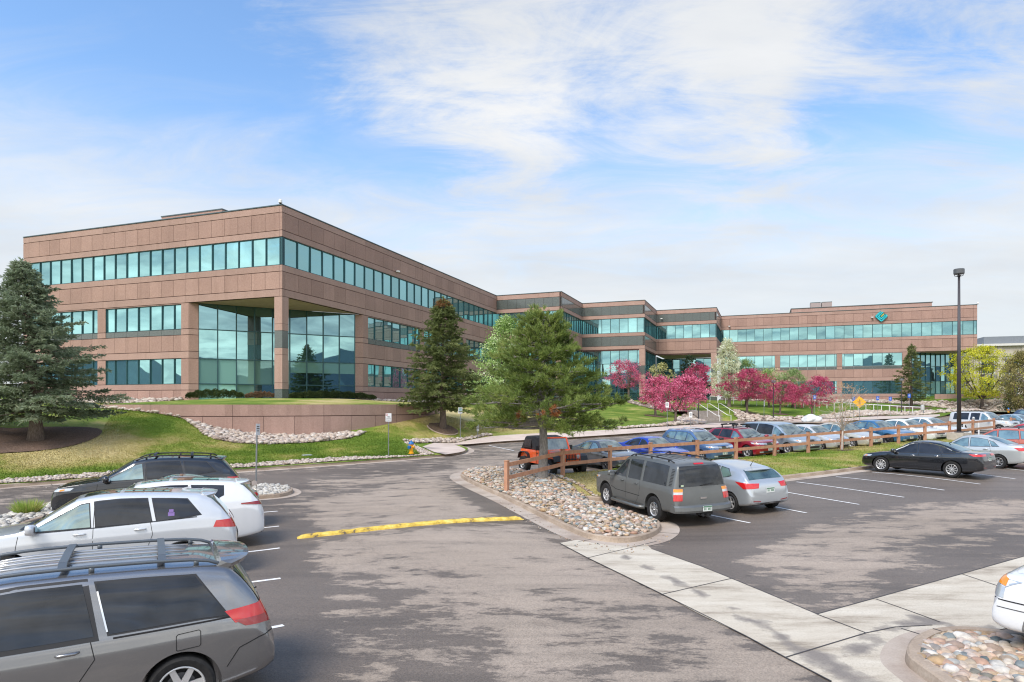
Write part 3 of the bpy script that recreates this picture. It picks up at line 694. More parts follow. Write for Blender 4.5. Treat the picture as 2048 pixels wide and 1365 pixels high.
M_GLASSD = glassmat('teal_glass_dark', (.24,.42,.47), (.015,.04,.05), .75)
M_BLIND = glassmat('glass_over_blinds', (.36,.62,.62), (.24,.46,.39), .35)

office = thing('office_building', 'long three storey pink precast office building with teal ribbon windows and stepped entrance bays', 'office building', (0,0,0))
ZR = 20.9
class Face:
    def __init__(s, a, b):
        s.a, s.b = Vector(a), Vector(b); s.d = (s.b-s.a).normalized(); s.l = (s.b-s.a).length; s.n = Vector((s.d.y, -s.d.x))
        mid = (s.a+s.b)/2
        if s.n.dot(-mid) < 0: s.n = -s.n       # towards the camera side
    def s_at(s, px):
        h = (px-CX)/F; # a.x+t d.x = h (a.y + t d.y)
        return (h*s.a.y-s.a.x)/(s.d.x-h*s.d.y)
    def p(s, t, z, o=0):
        q = s.a+s.d*t+s.n*o; return Vector((q.x, q.y, z))
    def quad(s, mb, t0, t1, z0, z1, o, mat):
        f = [s.p(t0,z0,o), s.p(t1,z0,o), s.p(t1,z1,o), s.p(t0,z1,o)]
        if (f[1]-f[0]).cross(f[3]-f[0]).to_2d().dot(s.n) < 0: f.reverse()
        mb.face(f, mat)
    def slab(s, mb, t0, t1, z0, z1, o0, o1, mat):
        """solid slab between depth o0 (back) and o1 (front)"""
        A = [s.p(t, z, o) for o in (o0, o1) for z in (z0, z1) for t in (t0, t1)]
        fs = [(4,5,7,6),(0,2,3,1),(0,1,5,4),(2,6,7,3),(0,4,6,2),(1,3,7,5)]
        if s.d.cross(Vector((0,1))) is None: pass
        e = (A[5]-A[4]).cross(A[6]-A[4]).to_2d().dot(s.n)
        mb.add(A, fs if e > 0 else [f[::-1] for f in fs], mat)
G_ = .028
def panels(F_, mb, t0, t1, z0, z1, mod, mat, t_off=0, front=0.0, th=.30):
    """one course of precast panels split every `mod`"""
    cuts = [t0]; k = math.ceil((t0-t_off+.25)/mod)
    while t_off+k*mod < t1-.25: cuts.append(t_off+k*mod); k += 1
    cuts.append(t1)
    for a, b in zip(cuts[:-1], cuts[1:]):
        F_.slab(mb, a+(G_/2 if a != t0 else 0), b-(G_/2 if b != t1 else 0), z0+.028, z1-.028, -th, front, mat)
def window(F_, t0, t1, z0, z1, mulls, parent, glass=None, rec=.16, trans=(), rnd=None, rows=None, mw=.075, first=True):
    """glazing part with a frame sub-part"""
    rnd = rnd or random.Random(int(t0*7+z0*31)); g = MB(); fr = MB()
    ms = [t0]+[m for m in mulls if t0+.15 < m < t1-.15]+[t1]; zs = [z0]+list(trans)+[z1]
    for i, (a, b) in enumerate(zip(ms[:-1], ms[1:])):
        for j, (c, d) in enumerate(zip(zs[:-1], zs[1:])):
            mt = glass or M_GLASS
            if rows: mt = rows(i, j, len(ms)-1) or mt
            dx, dz = rnd.gauss(0, .005), rnd.gauss(0, .005)
            f = [F_.p(a,c,-rec-dx-dz), F_.p(b,c,-rec+dx-dz), F_.p(b,d,-rec+dx+dz), F_.p(a,d,-rec-dx+dz)]
            if (f[1]-f[0]).cross(f[3]-f[0]).to_2d().dot(F_.n) < 0: f.reverse()
            g.face(f, mt)
    for m in ms:
        w = mw/2 if m in (t0, t1) else mw/2
        a = max(t0, m-w); b = min(t1, m+w)
        F_.slab(fr, a, b, z0, z1, -rec-.04, -rec+.10, M_FRAME)
    for z in zs:
        a = max(z0, z-.045); b = min(z1, z+.045)
        F_.slab(fr, t0, t1, a, b, -rec-.04, -rec+.088, M_FRAME)
    w_ = g.build('window', parent); fr.build('frame', w_)
    return w_
# vertical data
Z1, Z2, Z3, Z4 = 20.28, 18.71, 18.12, 15.65
def upper(F_, t0, t1, mod, moff, gran=False, lowgran=False, cap0=0, cap1=0, mulls=None, parapet=True):
    w = MB()
    if not gran:
        F_.slab(w, t0, t1, 12.84, Z4-.02, -.34, -.06, M_JOINT); F_.slab(w, t0, t1, Z3+.02, ZR-.02, -.34, -.06, M_JOINT)
    if gran:
        F_.slab(w, t0, t1, 12.45, 15.4, -.34, -.06, M_JOINT); F_.slab(w, t0, t1, 18.1, ZR-.02, -.34, -.06, M_JOINT)
        panels(F_, w, t0, t1, 20.15, ZR, 9e9, M_WALLS); panels(F_, w, t0, t1, 18.0, 18.64, 9e9, M_WALLS)
        panels(F_, w, t0, t1, 18.64, 20.15, mod, M_GRAN, moff, front=-.012)
        zb = 15.5
        if lowgran:
            panels(F_, w, t0, t1, 14.9, zb, 9e9, M_WALLS); panels(F_, w, t0, t1, 13.27, 14.9, mod, M_GRAN, moff, front=-.012); panels(F_, w, t0, t1, 12.66, 13.27, 9e9, M_WALLS)
        else:
            panels(F_, w, t0, t1, 14.9, zb, mod*4, M_WALLS, moff); panels(F_, w, t0, t1, 13.3, 14.9, mod, M_WALL, moff); panels(F_, w, t0, t1, 12.66, 13.3, mod*4, M_WALLS, moff)
        z0, z1 = 15.5, 18.0
    else:
        panels(F_, w, t0, t1, Z1, ZR, mod*7, M_WALLS, moff); panels(F_, w, t0, t1, Z2, Z1, mod, M_WALL, moff); panels(F_, w, t0, t1, Z3, Z2, mod*7, M_WALLS, moff)
        panels(F_, w, t0, t1, 15.06, Z4, mod*7, M_WALLS, moff); panels(F_, w, t0, t1, 13.5, 15.06, mod, M_WALL, moff); panels(F_, w, t0, t1, 12.83, 13.5, mod*7, M_WALLS, moff)
        z0, z1 = Z4, Z3
    w.build('wall', office)
    c = MB(); F_.slab(c, t0, t1, ZR, ZR+.09, -.42, .05, M_COPE); c.build('coping', office)
    ms = [moff+k*mod for k in range(-3, 60)]
    window(F_, t0+cap0, t1-cap1, z0, z1, ms, office)
def lower(F_, t0, t1, groups, mod, moff, zb=2.6):
    """two storeys of punched windows between t0 and t1; groups = list of (a, b)"""
    w = MB(); F_.slab(w, t0, t1, 9.8, 9.83, -.34, -.3, M_JOINT)
    edges = [t0]
    for a, b in groups: edges += [a, b]
    edges.append(t1)
    piers = [(edges[i], edges[i+1]) for i in range(0, len(edges), 2)]
    for a, b in piers:
        if b-a < .05: continue
        F_.slab(w, a, b, zb, 12.83, -.34, -.05, M_JOINT)
        zz = [zb,4.6,5.18,7.6,8.26,9.81,10.38,12.83]
        for c, d in zip(zz[:-1], zz[1:]): panels(F_, w, a, b, c, d, 3.0, M_WALL if d-c > 1.4 else M_WALLS, a)
    for a, b in groups:
        F_.slab(w, a, b, 7.62, 9.8, -.34, -.05, M_JOINT); F_.slab(w, a, b, zb, 5.17, -.34, -.05, M_JOINT)
        panels(F_, w, a, b, 12.72, 12.83, 9e9, M_WALLS)
        panels(F_, w, a, b, 9.81, 10.38, mod, M_GRAN, moff, front=-.05)
        panels(F_, w, a, b, 8.26, 9.81, mod, M_WALL, moff); panels(F_, w, a, b, 7.6, 8.26, mod*7, M_WALLS, moff)
        panels(F_, w, a, b, 4.6, 5.18, mod*7, M_WALLS, moff); panels(F_, w, a, b, zb, 4.6, mod, M_WALL, moff)
        ms = [moff+k*mod for k in range(-2, 60)]
        window(F_, a, b, 10.38, 12.72, ms, office); window(F_, a, b, 5.18, 7.6, ms, office)
    w.build('wall', office)
# ---- left wing, left face (s from the corner)
FL = Face(P[1], P[0]); mL = 1.535; oL = .32
upper(FL, 0, FL.l, mL, oL, cap0=.02)
gl = [(FL.s_at(362.3), FL.s_at(211)), (FL.s_at(195), FL.l-1.2)]
sA = FL.s_at(377)
lower(FL, sA, FL.l, gl, mL, oL)
# ---- left wing, long right face
FR = Face(P[1], P[2]); mR = 1.845; oR = .38
upper(FR, 0, FR.l+.34, mR, oR, cap0=.02)
gr = [(13.78+12.92*k, 25.6+12.92*k) for k in range(3)]; gr[-1] = (gr[-1][0], min(gr[-1][1], FR.l-.6))
sB = 12.8
lower(FR, sB, FR.l, gr, mR, 13.78-.0+.42-mR*1+1.1-.0)
# ---- corner recess: diagonal curtain wall, soffit, column
def recess(pA, pB, corner, zt=12.83, n=9, zb=3.6, column=True, trans=(5.2,7.6,10.4), rows=None, pier=.85, pierB=.85):
    D = Face(pA, pB)
    for a, b in ((0, pier), (D.l-pierB, D.l)):
        w = MB(); D.slab(w, a, b, 2.6, zt, -.6, -.02, M_JOINT)
        zz = [2.6,4.6,5.18,7.6,8.26,9.81,10.38,12.83]
        for c, d in zip(zz[:-1], zz[1:]): panels(D, w, a, b, c, d, 9, M_WALL if d-c > 1.4 else M_WALLS, front=0)
        w.build('pier', office)
    ms = [pier+(D.l-pier-pierB)*k/n for k in range(1, n)]
    window(D, pier, D.l-pierB, zb, zt, ms, office, trans=trans, rec=.12, rows=rows, mw=.10)
    s_ = MB(); c = Vector(corner)
    s_.face([(*pA[:2], zt+.01), (*pB[:2], zt+.01), (c.x, c.y, zt+.01)], M_SOFF)
    s_.build('soffit', office)
    return D
def colm(c, d, n_, zb=3.4, zt=12.83, a=.85, gran=((3.4,4.6),(8.26,9.81))):
    """square column with granite courses; c outer corner, d and n_ the two face directions"""
    k = MB(); c = Vector(c)
    zz = [zb,4.6,5.18,7.67,8.26,9.81,10.41,zt]
    for z0, z1 in zip(zz[:-1], zz[1:]):
        g = any(abs(z0-g0) < .05 or abs(z1-g1) < .05 and z0 >= g0-.01 for g0, g1 in gran)
        o = .012 if g else 0
        q = [c, c+d*a, c+d*a+n_*a, c+n_*a]
        ctr = c+(d+n_)*a/2
        q = [ctr+(p-ctr)*(1-o*2) for p in q]
        vs = [(p.x, p.y, z) for z in (z0+.012, z1-.012) for p in q]
        k.add(vs, [(0,1,5,4),(1,2,6,5),(2,3,7,6),(3,0,4,7),(4,5,6,7),(3,2,1,0)], M_GRAN if g else M_WALLS)
    q = [ctr+(p-ctr)*.94 for p in [c, c+d*a, c+d*a+n_*a, c+n_*a]]
    k.add([(p.x, p.y, z) for z in (zb, zt) for p in q], [(0,1,5,4),(1,2,6,5),(2,3,7,6),(3,0,4,7)], M_JOINT)
    k.build('column', office)
pA = FL.p(sA, 0).to_2d(); pB = FR.p(sB, 0).to_2d()
def rowsA(i, j, n):
    if j == 0: return M_BLIND if i < 3 else M_GLASSD
    if j == 1: return M_BLIND if i < 5 else None
    if j == 3: return M_GLASSD
    return None
DA = recess(pA, pB, P[1], rows=rowsA)
# half drawn blinds on the right of the diagonal: the lower part of the second row is dark
dk = MB(); t0 = .85+(DA.l-1.7)*5/9
DA.quad(dk, t0, DA.l-.9, 5.25, 6.45, -.112, M_GLASSD); DA.quad(dk, t0, DA.l-.9, 6.45, 7.55, -.112, M_BLIND); dk.build('blind', office)
colm(P[1], FL.d, FR.d)

# ---- stepped entrance bays
bays = [(2,3,False),(3,4,False),(4,5,True),(5,6,True),(6,7,False),(7,8,False)]
for a, b, lg in bays:
    Fc = Face(P[a], P[b]); m_ = 1.53
    upper(Fc, (-.34 if a % 2 == 0 else 0), Fc.l+(.34 if b % 2 == 0 else 0), m_, .42, gran=True, lowgran=lg)
def curtain(a, b, t0, t1, zb=3.6, zt=12.66, trans=(5.2,7.6,10.2), gl=None):
    Fc = Face(P[a], P[b]); window(Fc, t0, t1, zb, zt, [.42+1.53*k for k in range(20)], office, glass=gl or M_GLASS, trans=trans, rec=.25)
    return Fc
Fc = curtain(4,5,-.4,Face(P[4],P[5]).l-.9); curtain(5,6,.9,Face(P[5],P[6]).l+.4)
curtain(2,3,-.4,Face(P[2],P[3]).l-.9); curtain(3,4,.9,Face(P[3],P[4]).l+.4)
u_ = (P[4]-P[5]).normalized(); v_ = (P[6]-P[5]).normalized()
colm(P[5], u_, v_, zt=12.66, a=.95, gran=((3.4,4.6),(8.26,9.81)))
colm(P[3], (P[2]-P[3]).normalized(), (P[4]-P[3]).normalized(), zt=12.66, a=.95)
# deep recess under the third bay
q6, q7, q8 = P[6], P[7], P[8]
back = Face(q6+(q8-q7), q8)
window(Face(q6+(q8-q7)*.55, q7+(q8-q7)*.55), 0, 10.5, 3.6, 12.2, [1.53*k+.4 for k in range(12)], office, trans=(5.2,7.6,10.2), rec=0)
window(Face(q6, q6+(q8-q7)*.55), 0, (q8-q7).length*.55, 3.6, 12.2, [1.53*k+.4 for k in range(12)], office, trans=(5.2,7.6,10.2), rec=0)
s_ = MB(); s_.face([(*q, 12.67) for q in (q6+(q6-q7).normalized()*.4, q7, q8, q6+(q8-q7)*1.1+(q6-q7).normalized()*.4)], M_SOFF); s_.build('soffit', office)
colm(q7, (q6-q7).normalized(), (q8-q7).normalized(), zt=12.66, a=1.0)
# ---- right wing
FW = Face(P[9], P[8]); mW = 1.585; oW = .55
upper(FW, 0, FW.l+.34, mW, oW, cap0=.02)
gw = [(FW.s_at(a), FW.s_at(b)) for a, b in ((1804.7,1684.3),(1673.6,1560.2),(1549.8,1449))]
sW = FW.s_at(1815.5); gw[-1] = (gw[-1][0], min(gw[-1][1], FW.l-.3))
lower(FW, sW, FW.l, gw, mW, oW)
vdir = Vector((.347,.938)); pWa = FW.p(sW, 0).to_2d(); 
pWb = P[9]+vdir*11.5
def rowsW(i, j, n): return M_BLIND if j == 1 and i > 1 else (M_BLIND if j == 0 else None)
recess(pWa, pWb, P[9], n=9, rows=rowsW)
# the recess soffit beyond B and the hidden flank
flank = Face(pWb, P[9]+vdir*30); flank.n = Vector((vdir.y, -vdir.x)); w = MB()
flank.slab(w, 0, flank.l, 2.6, 12.83, -.3, 0, M_WALLS); w.build('wall', office); w = MB()
fl2 = Face(P[9], P[9]+vdir*41); fl2.n = Vector((vdir.y, -vdir.x)); fl2.slab(w, .35, fl2.l, 12.84, ZR, -.3, 0, M_WALLS); w.build('wall', office)
# flank of the left wing (hidden from the photograph, closes the volume)
vl = (P[2]-P[1]).normalized(); w = MB(); f3 = Face(P[0], P[0]+vl*48); f3.n = -Vector((vl.y, -vl.x)); f3.slab(w, .35, f3.l, 2.6, ZR, -.3, 0, M_WALLS); w.build('wall', office)
# roof deck and penthouses
r = MB(); zr = 20.2
hull = [P[0]+(P[1]-P[0]).normalized()*.3, P[1]+Vector((.1,.4)), P[2]+Vector((0,.4))]+[p+Vector((0,.4)) for p in P[3:9]]+[P[9]+Vector((-.3,.3)), P[9]+vdir*40, P[0]+vl*48]
r.face([(p.x, p.y, zr) for p in hull][::-1], M_ROOF); r.face([(p.x, p.y, zr-.1) for p in hull], M_ROOF); r.build('roof', office)
def block(c, d, lx, ly, z0, z1, mat, name='penthouse', cope=True):
    b = MB(); d = d.normalized(); n_ = Vector((-d.y, d.x)); c = Vector(c)
    q = [c, c+d*lx, c+d*lx+n_*ly, c+n_*ly]
    b.add([(p.x, p.y, z) for z in (z0, z1) for p in q], [(0,1,5,4),(1,2,6,5),(2,3,7,6),(3,0,4,7),(4,5,6,7)], mat)
    if cope:
        ctr = (q[0]+q[2])/2; q2 = [ctr+(p-ctr)*1.012 for p in q]
        b.add([(p.x, p.y, z) for z in (z1+.002, z1+.12) for p in q2], [(0,1,5,4),(1,2,6,5),(2,3,7,6),(3,0,4,7),(4,5,6,7),(3,2,1,0)], M_COPE)
    return b.build(name, office)
uW = (P[9]-P[8]).normalized()
cR = at(1583, 700, 131).to_2d(); block(cR, uW, 24.3, 14, 20.2, EYE+(808-603.5)/F*121.3, M_WALLS)
uL = (P[1]-P[0]).normalized(); cl_ = at(323, 700, 78).to_2d(); block(cl_, uL, 9.2, 10, 20.2, EYE+(808-435)/F*78, M_WALLS)
cu = at(1621, 700, 134).to_2d(); 
for k in range(2): 
    b_ = block(cu+uW*(2.1*k), uW, 1.9, 2, 22.6, EYE+(808-610)/F*133.6+.4, simple('roof_unit', (.35,.28,.26), .6), 'rooftop_unit')
# plinth wall running on to the right
w = MB(); fp = Face(P[9]+vdir*2+uW*-6, P[9]+vdir*2+uW*5); 
panels(fp, w, 0, fp.l, 2.2, 5.1, 2.0, M_WALLS); w.build('wall', office)
# entrance doors under the second bay
Fe = Face(P[4], P[5]); d_ = MB()
for k in range(3):
    t = 1.6+k*2.3
    for j in range(2):
        a = t+j*1.05; Fe.slab(d_, a, a+.06, 3.8, 6.3, -.2, -.1, M_FRAME); Fe.slab(d_, a+.95, a+1.0, 3.8, 6.3, -.2, -.1, M_FRAME); Fe.slab(d_, a, a+1.0, 4.6, 4.75, -.21, -.11, M_FRAME); Fe.slab(d_, a, a+1.0, 3.8, 3.95, -.21, -.11, M_FRAME)
        Fe.quad(d_, a+.06, a+.95, 3.95, 6.3, -.19, M_GLASSD)
Fe.slab(d_, 1.4, 8.9, 6.3, 6.5, -.22, -.05, M_FRAME); d_.build('entrance_door', office)
Fe.slab(w2 := MB(), 0, Fe.l, 6.5, 6.62, -.2, -.08, M_FRAME); w2.build('transom', office)
# wall lights, corner cameras
M_WHT = simple('white_enamel', (.75,.75,.74), .35); M_BLK = simple('black_metal', (.02,.02,.022), .45)
def wall_lamp(Fx, t, z):
    b = MB(); c = Fx.p(t, z, .28); b.box(c, (.34,.34,.16), M_WHT, rz=math.atan2(Fx.d.y, Fx.d.x)); b.bar(Fx.p(t, z+.05, 0), Fx.p(t, z+.05, .2), .06, .06, M_BLK)
    b.build('wall_light', office)
wall_lamp(FR, FR.s_at(792), Z2+.05); wall_lamp(FW, FW.s_at(1744), Z2+.7); wall_lamp(FW, FW.l-1.6, Z2+.1)
wall_lamp(Face(P[6], P[7]), 1.0, 19.3)
for p in (P[1], P[9]):
    b = MB(); q = p+(p-Vector((p.x+8, p.y+25))).normalized()*.25
    b.lathe([(.16, 0), (.16, .22), (.12, .3), (0, .32)], M_WHT, 12, c=(q.x, q.y, ZR+.12)); b.lathe([(0, -.12), (.1, -.08), (.13, 0)], M_BLK, 12, c=(q.x, q.y, ZR+.12)); b.bar((q.x, q.y, ZR+.2), (p.x, p.y, ZR+.15), .05, .05, M_WHT)
    b.build('security_camera', office)

# ---- round retaining wall (a thing of its own)
w = MB(); k0, k1 = 180, 360; n_ = 90; zt = 3.24
for i in range(n_):
    a0, a1 = R(k0+(k1-k0)*i/n_), R(k0+(k1-k0)*(i+1)/n_)
    g = .0016
    def pt(a, r, z): return (WC.x+r*math.cos(a), WC.y+r*math.sin(a), z)
    big = (i % 12 == 0)
    for z0, z1, ev in ((.2, zt-.80, 4), (zt-.75, zt, 12)):
        aa = a0+(g if i % ev == 0 else 0)
        w.face([pt(aa, WR, z0), pt(a1, WR, z0), pt(a1, WR, z1), pt(aa, WR, z1)], M_WALLS)
    w.face([pt(a0, WR-.03, .2), pt(a1, WR-.03, .2), pt(a1, WR-.03, zt-.01), pt(a0, WR-.03, zt-.01)], M_JOINT)
    w.face([pt(a0, WR, zt), pt(a1, WR, zt), pt(a1, WR-.35, zt), pt(a0, WR-.35, zt)], M_WALLS)
    w.face([pt(a1, WR-.35, .2), pt(a0, WR-.35, .2), pt(a0, WR-.35, zt), pt(a1, WR-.35, zt)], M_WALLS)
tag(w.build('retaining_wall'), 'curved pink precast retaining wall bulging out below the building corner', 'retaining wall')

# ---- logo sign on the right wing parapet
def logo():
    zc = 19.55; t = FW.s_at(1762.3); c = FW.p(t, zc, .06); ex = -FW.d if FW.d.x < 0 else FW.d; ex = Vector((ex.x, ex.y, 0)); n3 = Vector((FW.n.x, FW.n.y, 0)); ez = Vector((0,0,1))
    e1 = (ex+ez).normalized(); e2 = (ez-ex).normalized(); s = .76
    root = thing('logo_sign', 'turquoise and yellow diamond shaped emblem on the upper right wall of the building', 'sign', tuple(c))
    T_ = simple('sign_turquoise', (.05,.72,.78), .5); Y_ = simple('sign_yellow', (.80,.78,.25), .4); D_ = simple('sign_edge', (.01,.10,.12), .5)
    def stroke(path, w_, mat, nm, th=.22, base=.05):
        b = MB(); pts = [Vector(p) for p in path]; ln = len(pts)
        Lf, Rt = [], []
        for i, p in enumerate(pts):
            d0 = (p-pts[i-1]).normalized() if i > 0 else (pts[1]-p).normalized(); d1 = (pts[i+1]-p).normalized() if i < ln-1 else d0
            m_ = (d0+d1).normalized(); nn = Vector((-m_.y, m_.x)); k = w_/2/max(.5, nn.dot(Vector((-d0.y, d0.x))))
            Lf.append(p+nn*k); Rt.append(p-nn*k)
        P3 = lambda q, h: (e1*q.x+e2*q.y)*s+n3*h
        for i in range(ln-1):
            q = [Lf[i], Rt[i], Rt[i+1], Lf[i+1]]
            b.add([P3(a, base) for a in q]+[P3(a, base+th) for a in q], [(4,5,6,7),(0,4,7,3),(1,2,6,5)]+([(0,1,5,4)] if i == 0 else [])+([(3,7,6,2)] if i == ln-2 else []), mat)
            b.add([P3(a, base+th) for a in q], [(3,2,1,0)], mat)
        b.build(nm, root)
    def rc(x, y, r, sx, sy):  # rounded corner points
        return [(x+sx*r*(1-math.sin(R(a))), y+sy*r*(1-math.cos(R(a)))) for a in (0, 30, 60, 90)]
    o_ = [(.75,.86)]+[(-.62,.86),(-.80,.80),(-.86,.62)]+[(-.86,-.62),(-.80,-.80),(-.62,-.86)]+[(.66,-.86),(.80,-.82),(.86,-.66),(.86,-.45)]
    stroke(o_, .34, T_, 'outer_band')
    stroke([(.92,.44),(-.30,.44),(-.42,.38),(-.46,.26),(-.46,-.28),(-.42,-.40),(-.30,-.46),(.80,-.46)], .32, T_, 'inner_band')
    stroke([(-.10,-.02),(.80,-.02)], .26, Y_, 'centre_bar')
    bk = MB(); P3 = lambda x, y, h: (e1*x+e2*y)*s+n3*h
    bk.add([P3(*q, h) for h in (0, .09) for q in ((-.98,-.98),(.98,-.98),(.98,.2),(.2,.98),(-.98,.98))], [(5,6,7,8,9)]+[(i, (i+1) % 5, 5+(i+1) % 5, 5+i) for i in range(5)], D_)
    bk.build('backing', root)
logo()

# ---- beige neighbour building on the right
M_BEI = noisy('beige_stucco', [(.3, (.42,.37,.31)), (.7, (.52,.47,.40))], 3, 6, .9); M_BEI2 = simple('grey_stone', (.26,.25,.24), .9); M_MET = noisy('grey_metal_roof', [(.3, (.16,.18,.20)), (.7, (.21,.23,.25))], 4, 4, .5, stretch=(6,6,.2)); M_WF = simple('white_window_frame', (.62,.66,.67), .5)
bei = thing('neighbour_building', 'beige office block with a dark grey metal roof screen behind the yellow green tree', 'office building')
Fn = Face(at(1940, 700, 150).to_2d(), at(2210, 700, 142).to_2d()); w = MB()
zt = EYE+(808-693)/F*149
Fn.slab(w, 0, Fn.l, 2, zt, -12, -.5, M_BEI)
for k in range(9):
    t = 1.2+k*4.6
    Fn.slab(w, t-.45, t+.45, 2, zt, -.5, 0, M_BEI)
    Fn.slab(w, t+.45, t+4.15, zt-2.3, zt, -.5, -.15, M_BEI); Fn.slab(w, t+.45, t+4.15, zt-3.0, zt-2.31, -.5, -.3, M_BEI2)
    for z in (zt-7.2, zt-12): Fn.slab(w, t+.45, t+4.15, z-.8, z+.8, -.5, -.25, M_BEI2)
w.build('wall', bei); w = MB(); Fn.slab(w, -.4, Fn.l+.4, zt, zt+.5, -12.4, .5, simple('pale_cornice', (.62,.60,.56), .8)); w.build('cornice', bei)
w = MB(); Fn.slab(w, 3.2, Fn.l, zt+.5, zt+2.3, -11, -1.6, M_MET); w.build('roof_screen', bei)
for k in range(8):
    t = 2.2+k*4.6
    for z in (zt-6.3, zt-11, zt-15.6):
        if z > 1.5:
            wi = MB(); Fn.quad(wi, t, t+2.7, z+.1, z+3.0, -.44, M_GLASSD); w_ = wi.build('window', bei); fr = MB()
            for tt in (t, t+1.3, t+2.6): Fn.slab(fr, tt, tt+.12, z, z+3.1, -.45, -.34, M_WF)
            for zz in (z, z+.9, z+3.0): Fn.slab(fr, t, t+2.72, zz, zz+.12, -.46, -.33, M_WF)
            fr.build('frame', w_)
# ---- ridge behind the camera, mirrored in the glass
M_MTN = noisy('mountain', [(.3, (.035,.06,.085)), (.7, (.06,.09,.115))], .004, 6, .95)
hb = MB(); rr = random.Random(11); n_ = 90; prev = None; top = []
for i in range(n_+1):
    a = R(180+i*180/n_); rad = 2600; h = 150+90*math.sin(i*.31)+60*math.sin(i*.83+1)+25*rr.random()+60*math.exp(-((i-38)/5)**2)
    top.append((a, rad, max(40, h*.72)))
for (a, r_, h), (b, r2, h2) in zip(top[:-1], top[1:]):
    A = lambda a, r_, z: (r_*math.cos(a), r_*math.sin(a), z)
    hb.face([A(a, r_*.7, -2), A(b, r2*.7, -2), A(b, r2, h2), A(a, r_, h)], M_MTN); hb.face([A(a, r_, h), A(b, r2, h2), A(b, r2*1.3, -2), A(a, r_*1.3, -2)], M_MTN)
tag(hb.build('hills', smooth=True), kind='structure')
# ================================================================ TREES AND PLANTS
M_BARK = noisy('bark', [(.3, (.10,.075,.06)), (.7, (.24,.19,.155))], 10, 8, .95, .8, 24, .02, stretch=(2.2,2.2,.7))
M_BARKG = noisy('bark_grey', [(.3, (.16,.145,.13)), (.7, (.36,.33,.30))], 12, 8, .95, .8, 24, .02, stretch=(2.2,2.2,.6))
M_BARKD = noisy('bark_dark', [(.3, (.05,.038,.032)), (.7, (.13,.10,.085))], 10, 8, .95, .6, 24, .02)
L_BLUE = leafmat('needles_blue_spruce', [(0, (0.081,0.103,0.057)), (.3, (0.184,0.230,0.132)), (.6, (0.333,0.397,0.259)), (.85, (0.483,0.540,0.391)), (1, (0.598,0.586,0.368))], .42, .6, .5) #(0, (0.049,0.091,0.068)), (.3, (0.109,0.187,0.140)), (.6, (0.224,0.330,0.251)), (.85, (0.376,0.489,0.364)), (1, (0.546,0.592,0.387))], .1, .6, .5)
L_SPR = leafmat('needles_green_spruce', [(0, (0.054,0.072,0.024)), (.35, (0.144,0.180,0.062)), (.65, (0.252,0.300,0.108)), (1, (0.432,0.444,0.192))], .4, .6, .5) #(0, (0.028,0.057,0.024)), (.35, (0.076,0.130,0.057)), (.65, (0.154,0.236,0.100)), (1, (0.308,0.390,0.166))], .1, .6, .5)
L_SPRTOP = leafmat('needles_rusty_cones', [(0, (0.123,0.105,0.035)), (.5, (0.350,0.193,0.088)), (1, (0.578,0.315,0.158))], .1)
L_DARK = leafmat('needles_dark', [(0, (0.018,0.032,0.014)), (.4, (0.038,0.067,0.032)), (1, (0.105,0.149,0.070))], .1, .6, .5)
L_PINE = leafmat('needles_pine', [(0, (.060,.085,.020)), (.3, (.155,.215,.050)), (.6, (.28,.36,.095)), (.85, (.43,.49,.15)), (1, (.56,.55,.22))], .48, .5, .8)
L_RUST = leafmat('needles_rust', [(0, (0.336,0.120,0.048)), (1, (0.600,0.240,0.096))], .2)
L_PINK = leafmat('pink_blossom', [(0, (0.168,0.022,0.050)), (.3, (0.448,0.067,0.140)), (.55, (0.694,0.140,0.258)), (.8, (0.800,0.280,0.403)), (1, (0.800,0.504,0.582))], .3, .6, 1.2) #(0, (0.218,0.027,0.061)), (.3, (0.464,0.061,0.144)), (.55, (0.710,0.117,0.252)), (.8, (0.850,0.232,0.396)), (1, (0.850,0.450,0.601))], .25, .6, .8)
L_MAG = leafmat('magenta_blossom', [(0, (0.134,0.016,0.034)), (.35, (0.381,0.045,0.106)), (.65, (0.605,0.101,0.196)), (1, (0.800,0.269,0.370))], .3, .6, 1.2) #(0, (0.164,0.017,0.041)), (.35, (0.369,0.038,0.103)), (.65, (0.587,0.076,0.185)), (1, (0.846,0.191,0.328))], .25, .6, .8)
L_WHITE = leafmat('white_blossom', [(0, (0.286,0.338,0.156)), (.35, (0.546,0.572,0.325)), (.6, (0.780,0.780,0.559)), (1, (0.850,0.850,0.850))], .25, .6, .8)
L_GW = leafmat('pale_green_blossom', [(0, (0.091,0.169,0.033)), (.35, (0.221,0.364,0.078)), (.6, (0.429,0.559,0.221)), (.85, (0.715,0.806,0.494)), (1, (0.850,0.850,0.780))], .25, .6, .5)
L_GREEN = leafmat('spring_green_leaf', [(0, (0.078,0.143,0.039)), (.5, (0.221,0.325,0.104)), (1, (0.468,0.572,0.286))], .3, .6, .6)
L_YEL = leafmat('yellow_green_leaf', [(0, (0.208,0.247,0.013)), (.35, (0.442,0.481,0.026)), (.7, (0.715,0.676,0.052)), (1, (0.850,0.806,0.130))], .35, .6, .6)
L_BROWN = leafmat('olive_brown_leaf', [(0, (0.117,0.111,0.039)), (.5, (0.260,0.234,0.078)), (1, (0.442,0.364,0.156))], .3, .6, .6)
L_BUD = leafmat('bronze_bud', [(0, (0.286,0.169,0.091)), (.5, (0.546,0.325,0.169)), (1, (0.715,0.494,0.234))], .3)
L_HEDGE = leafmat('hedge_leaf', [(0, (0.019,0.029,0.010)), (.5, (0.058,0.085,0.026)), (1, (0.130,0.169,0.052))], .1, .6, 1.5)
L_TUFT = leafmat('grass_blade', [(0, (0.130,0.234,0.026)), (.6, (0.312,0.442,0.078)), (1, (0.650,0.546,0.221))], .3)

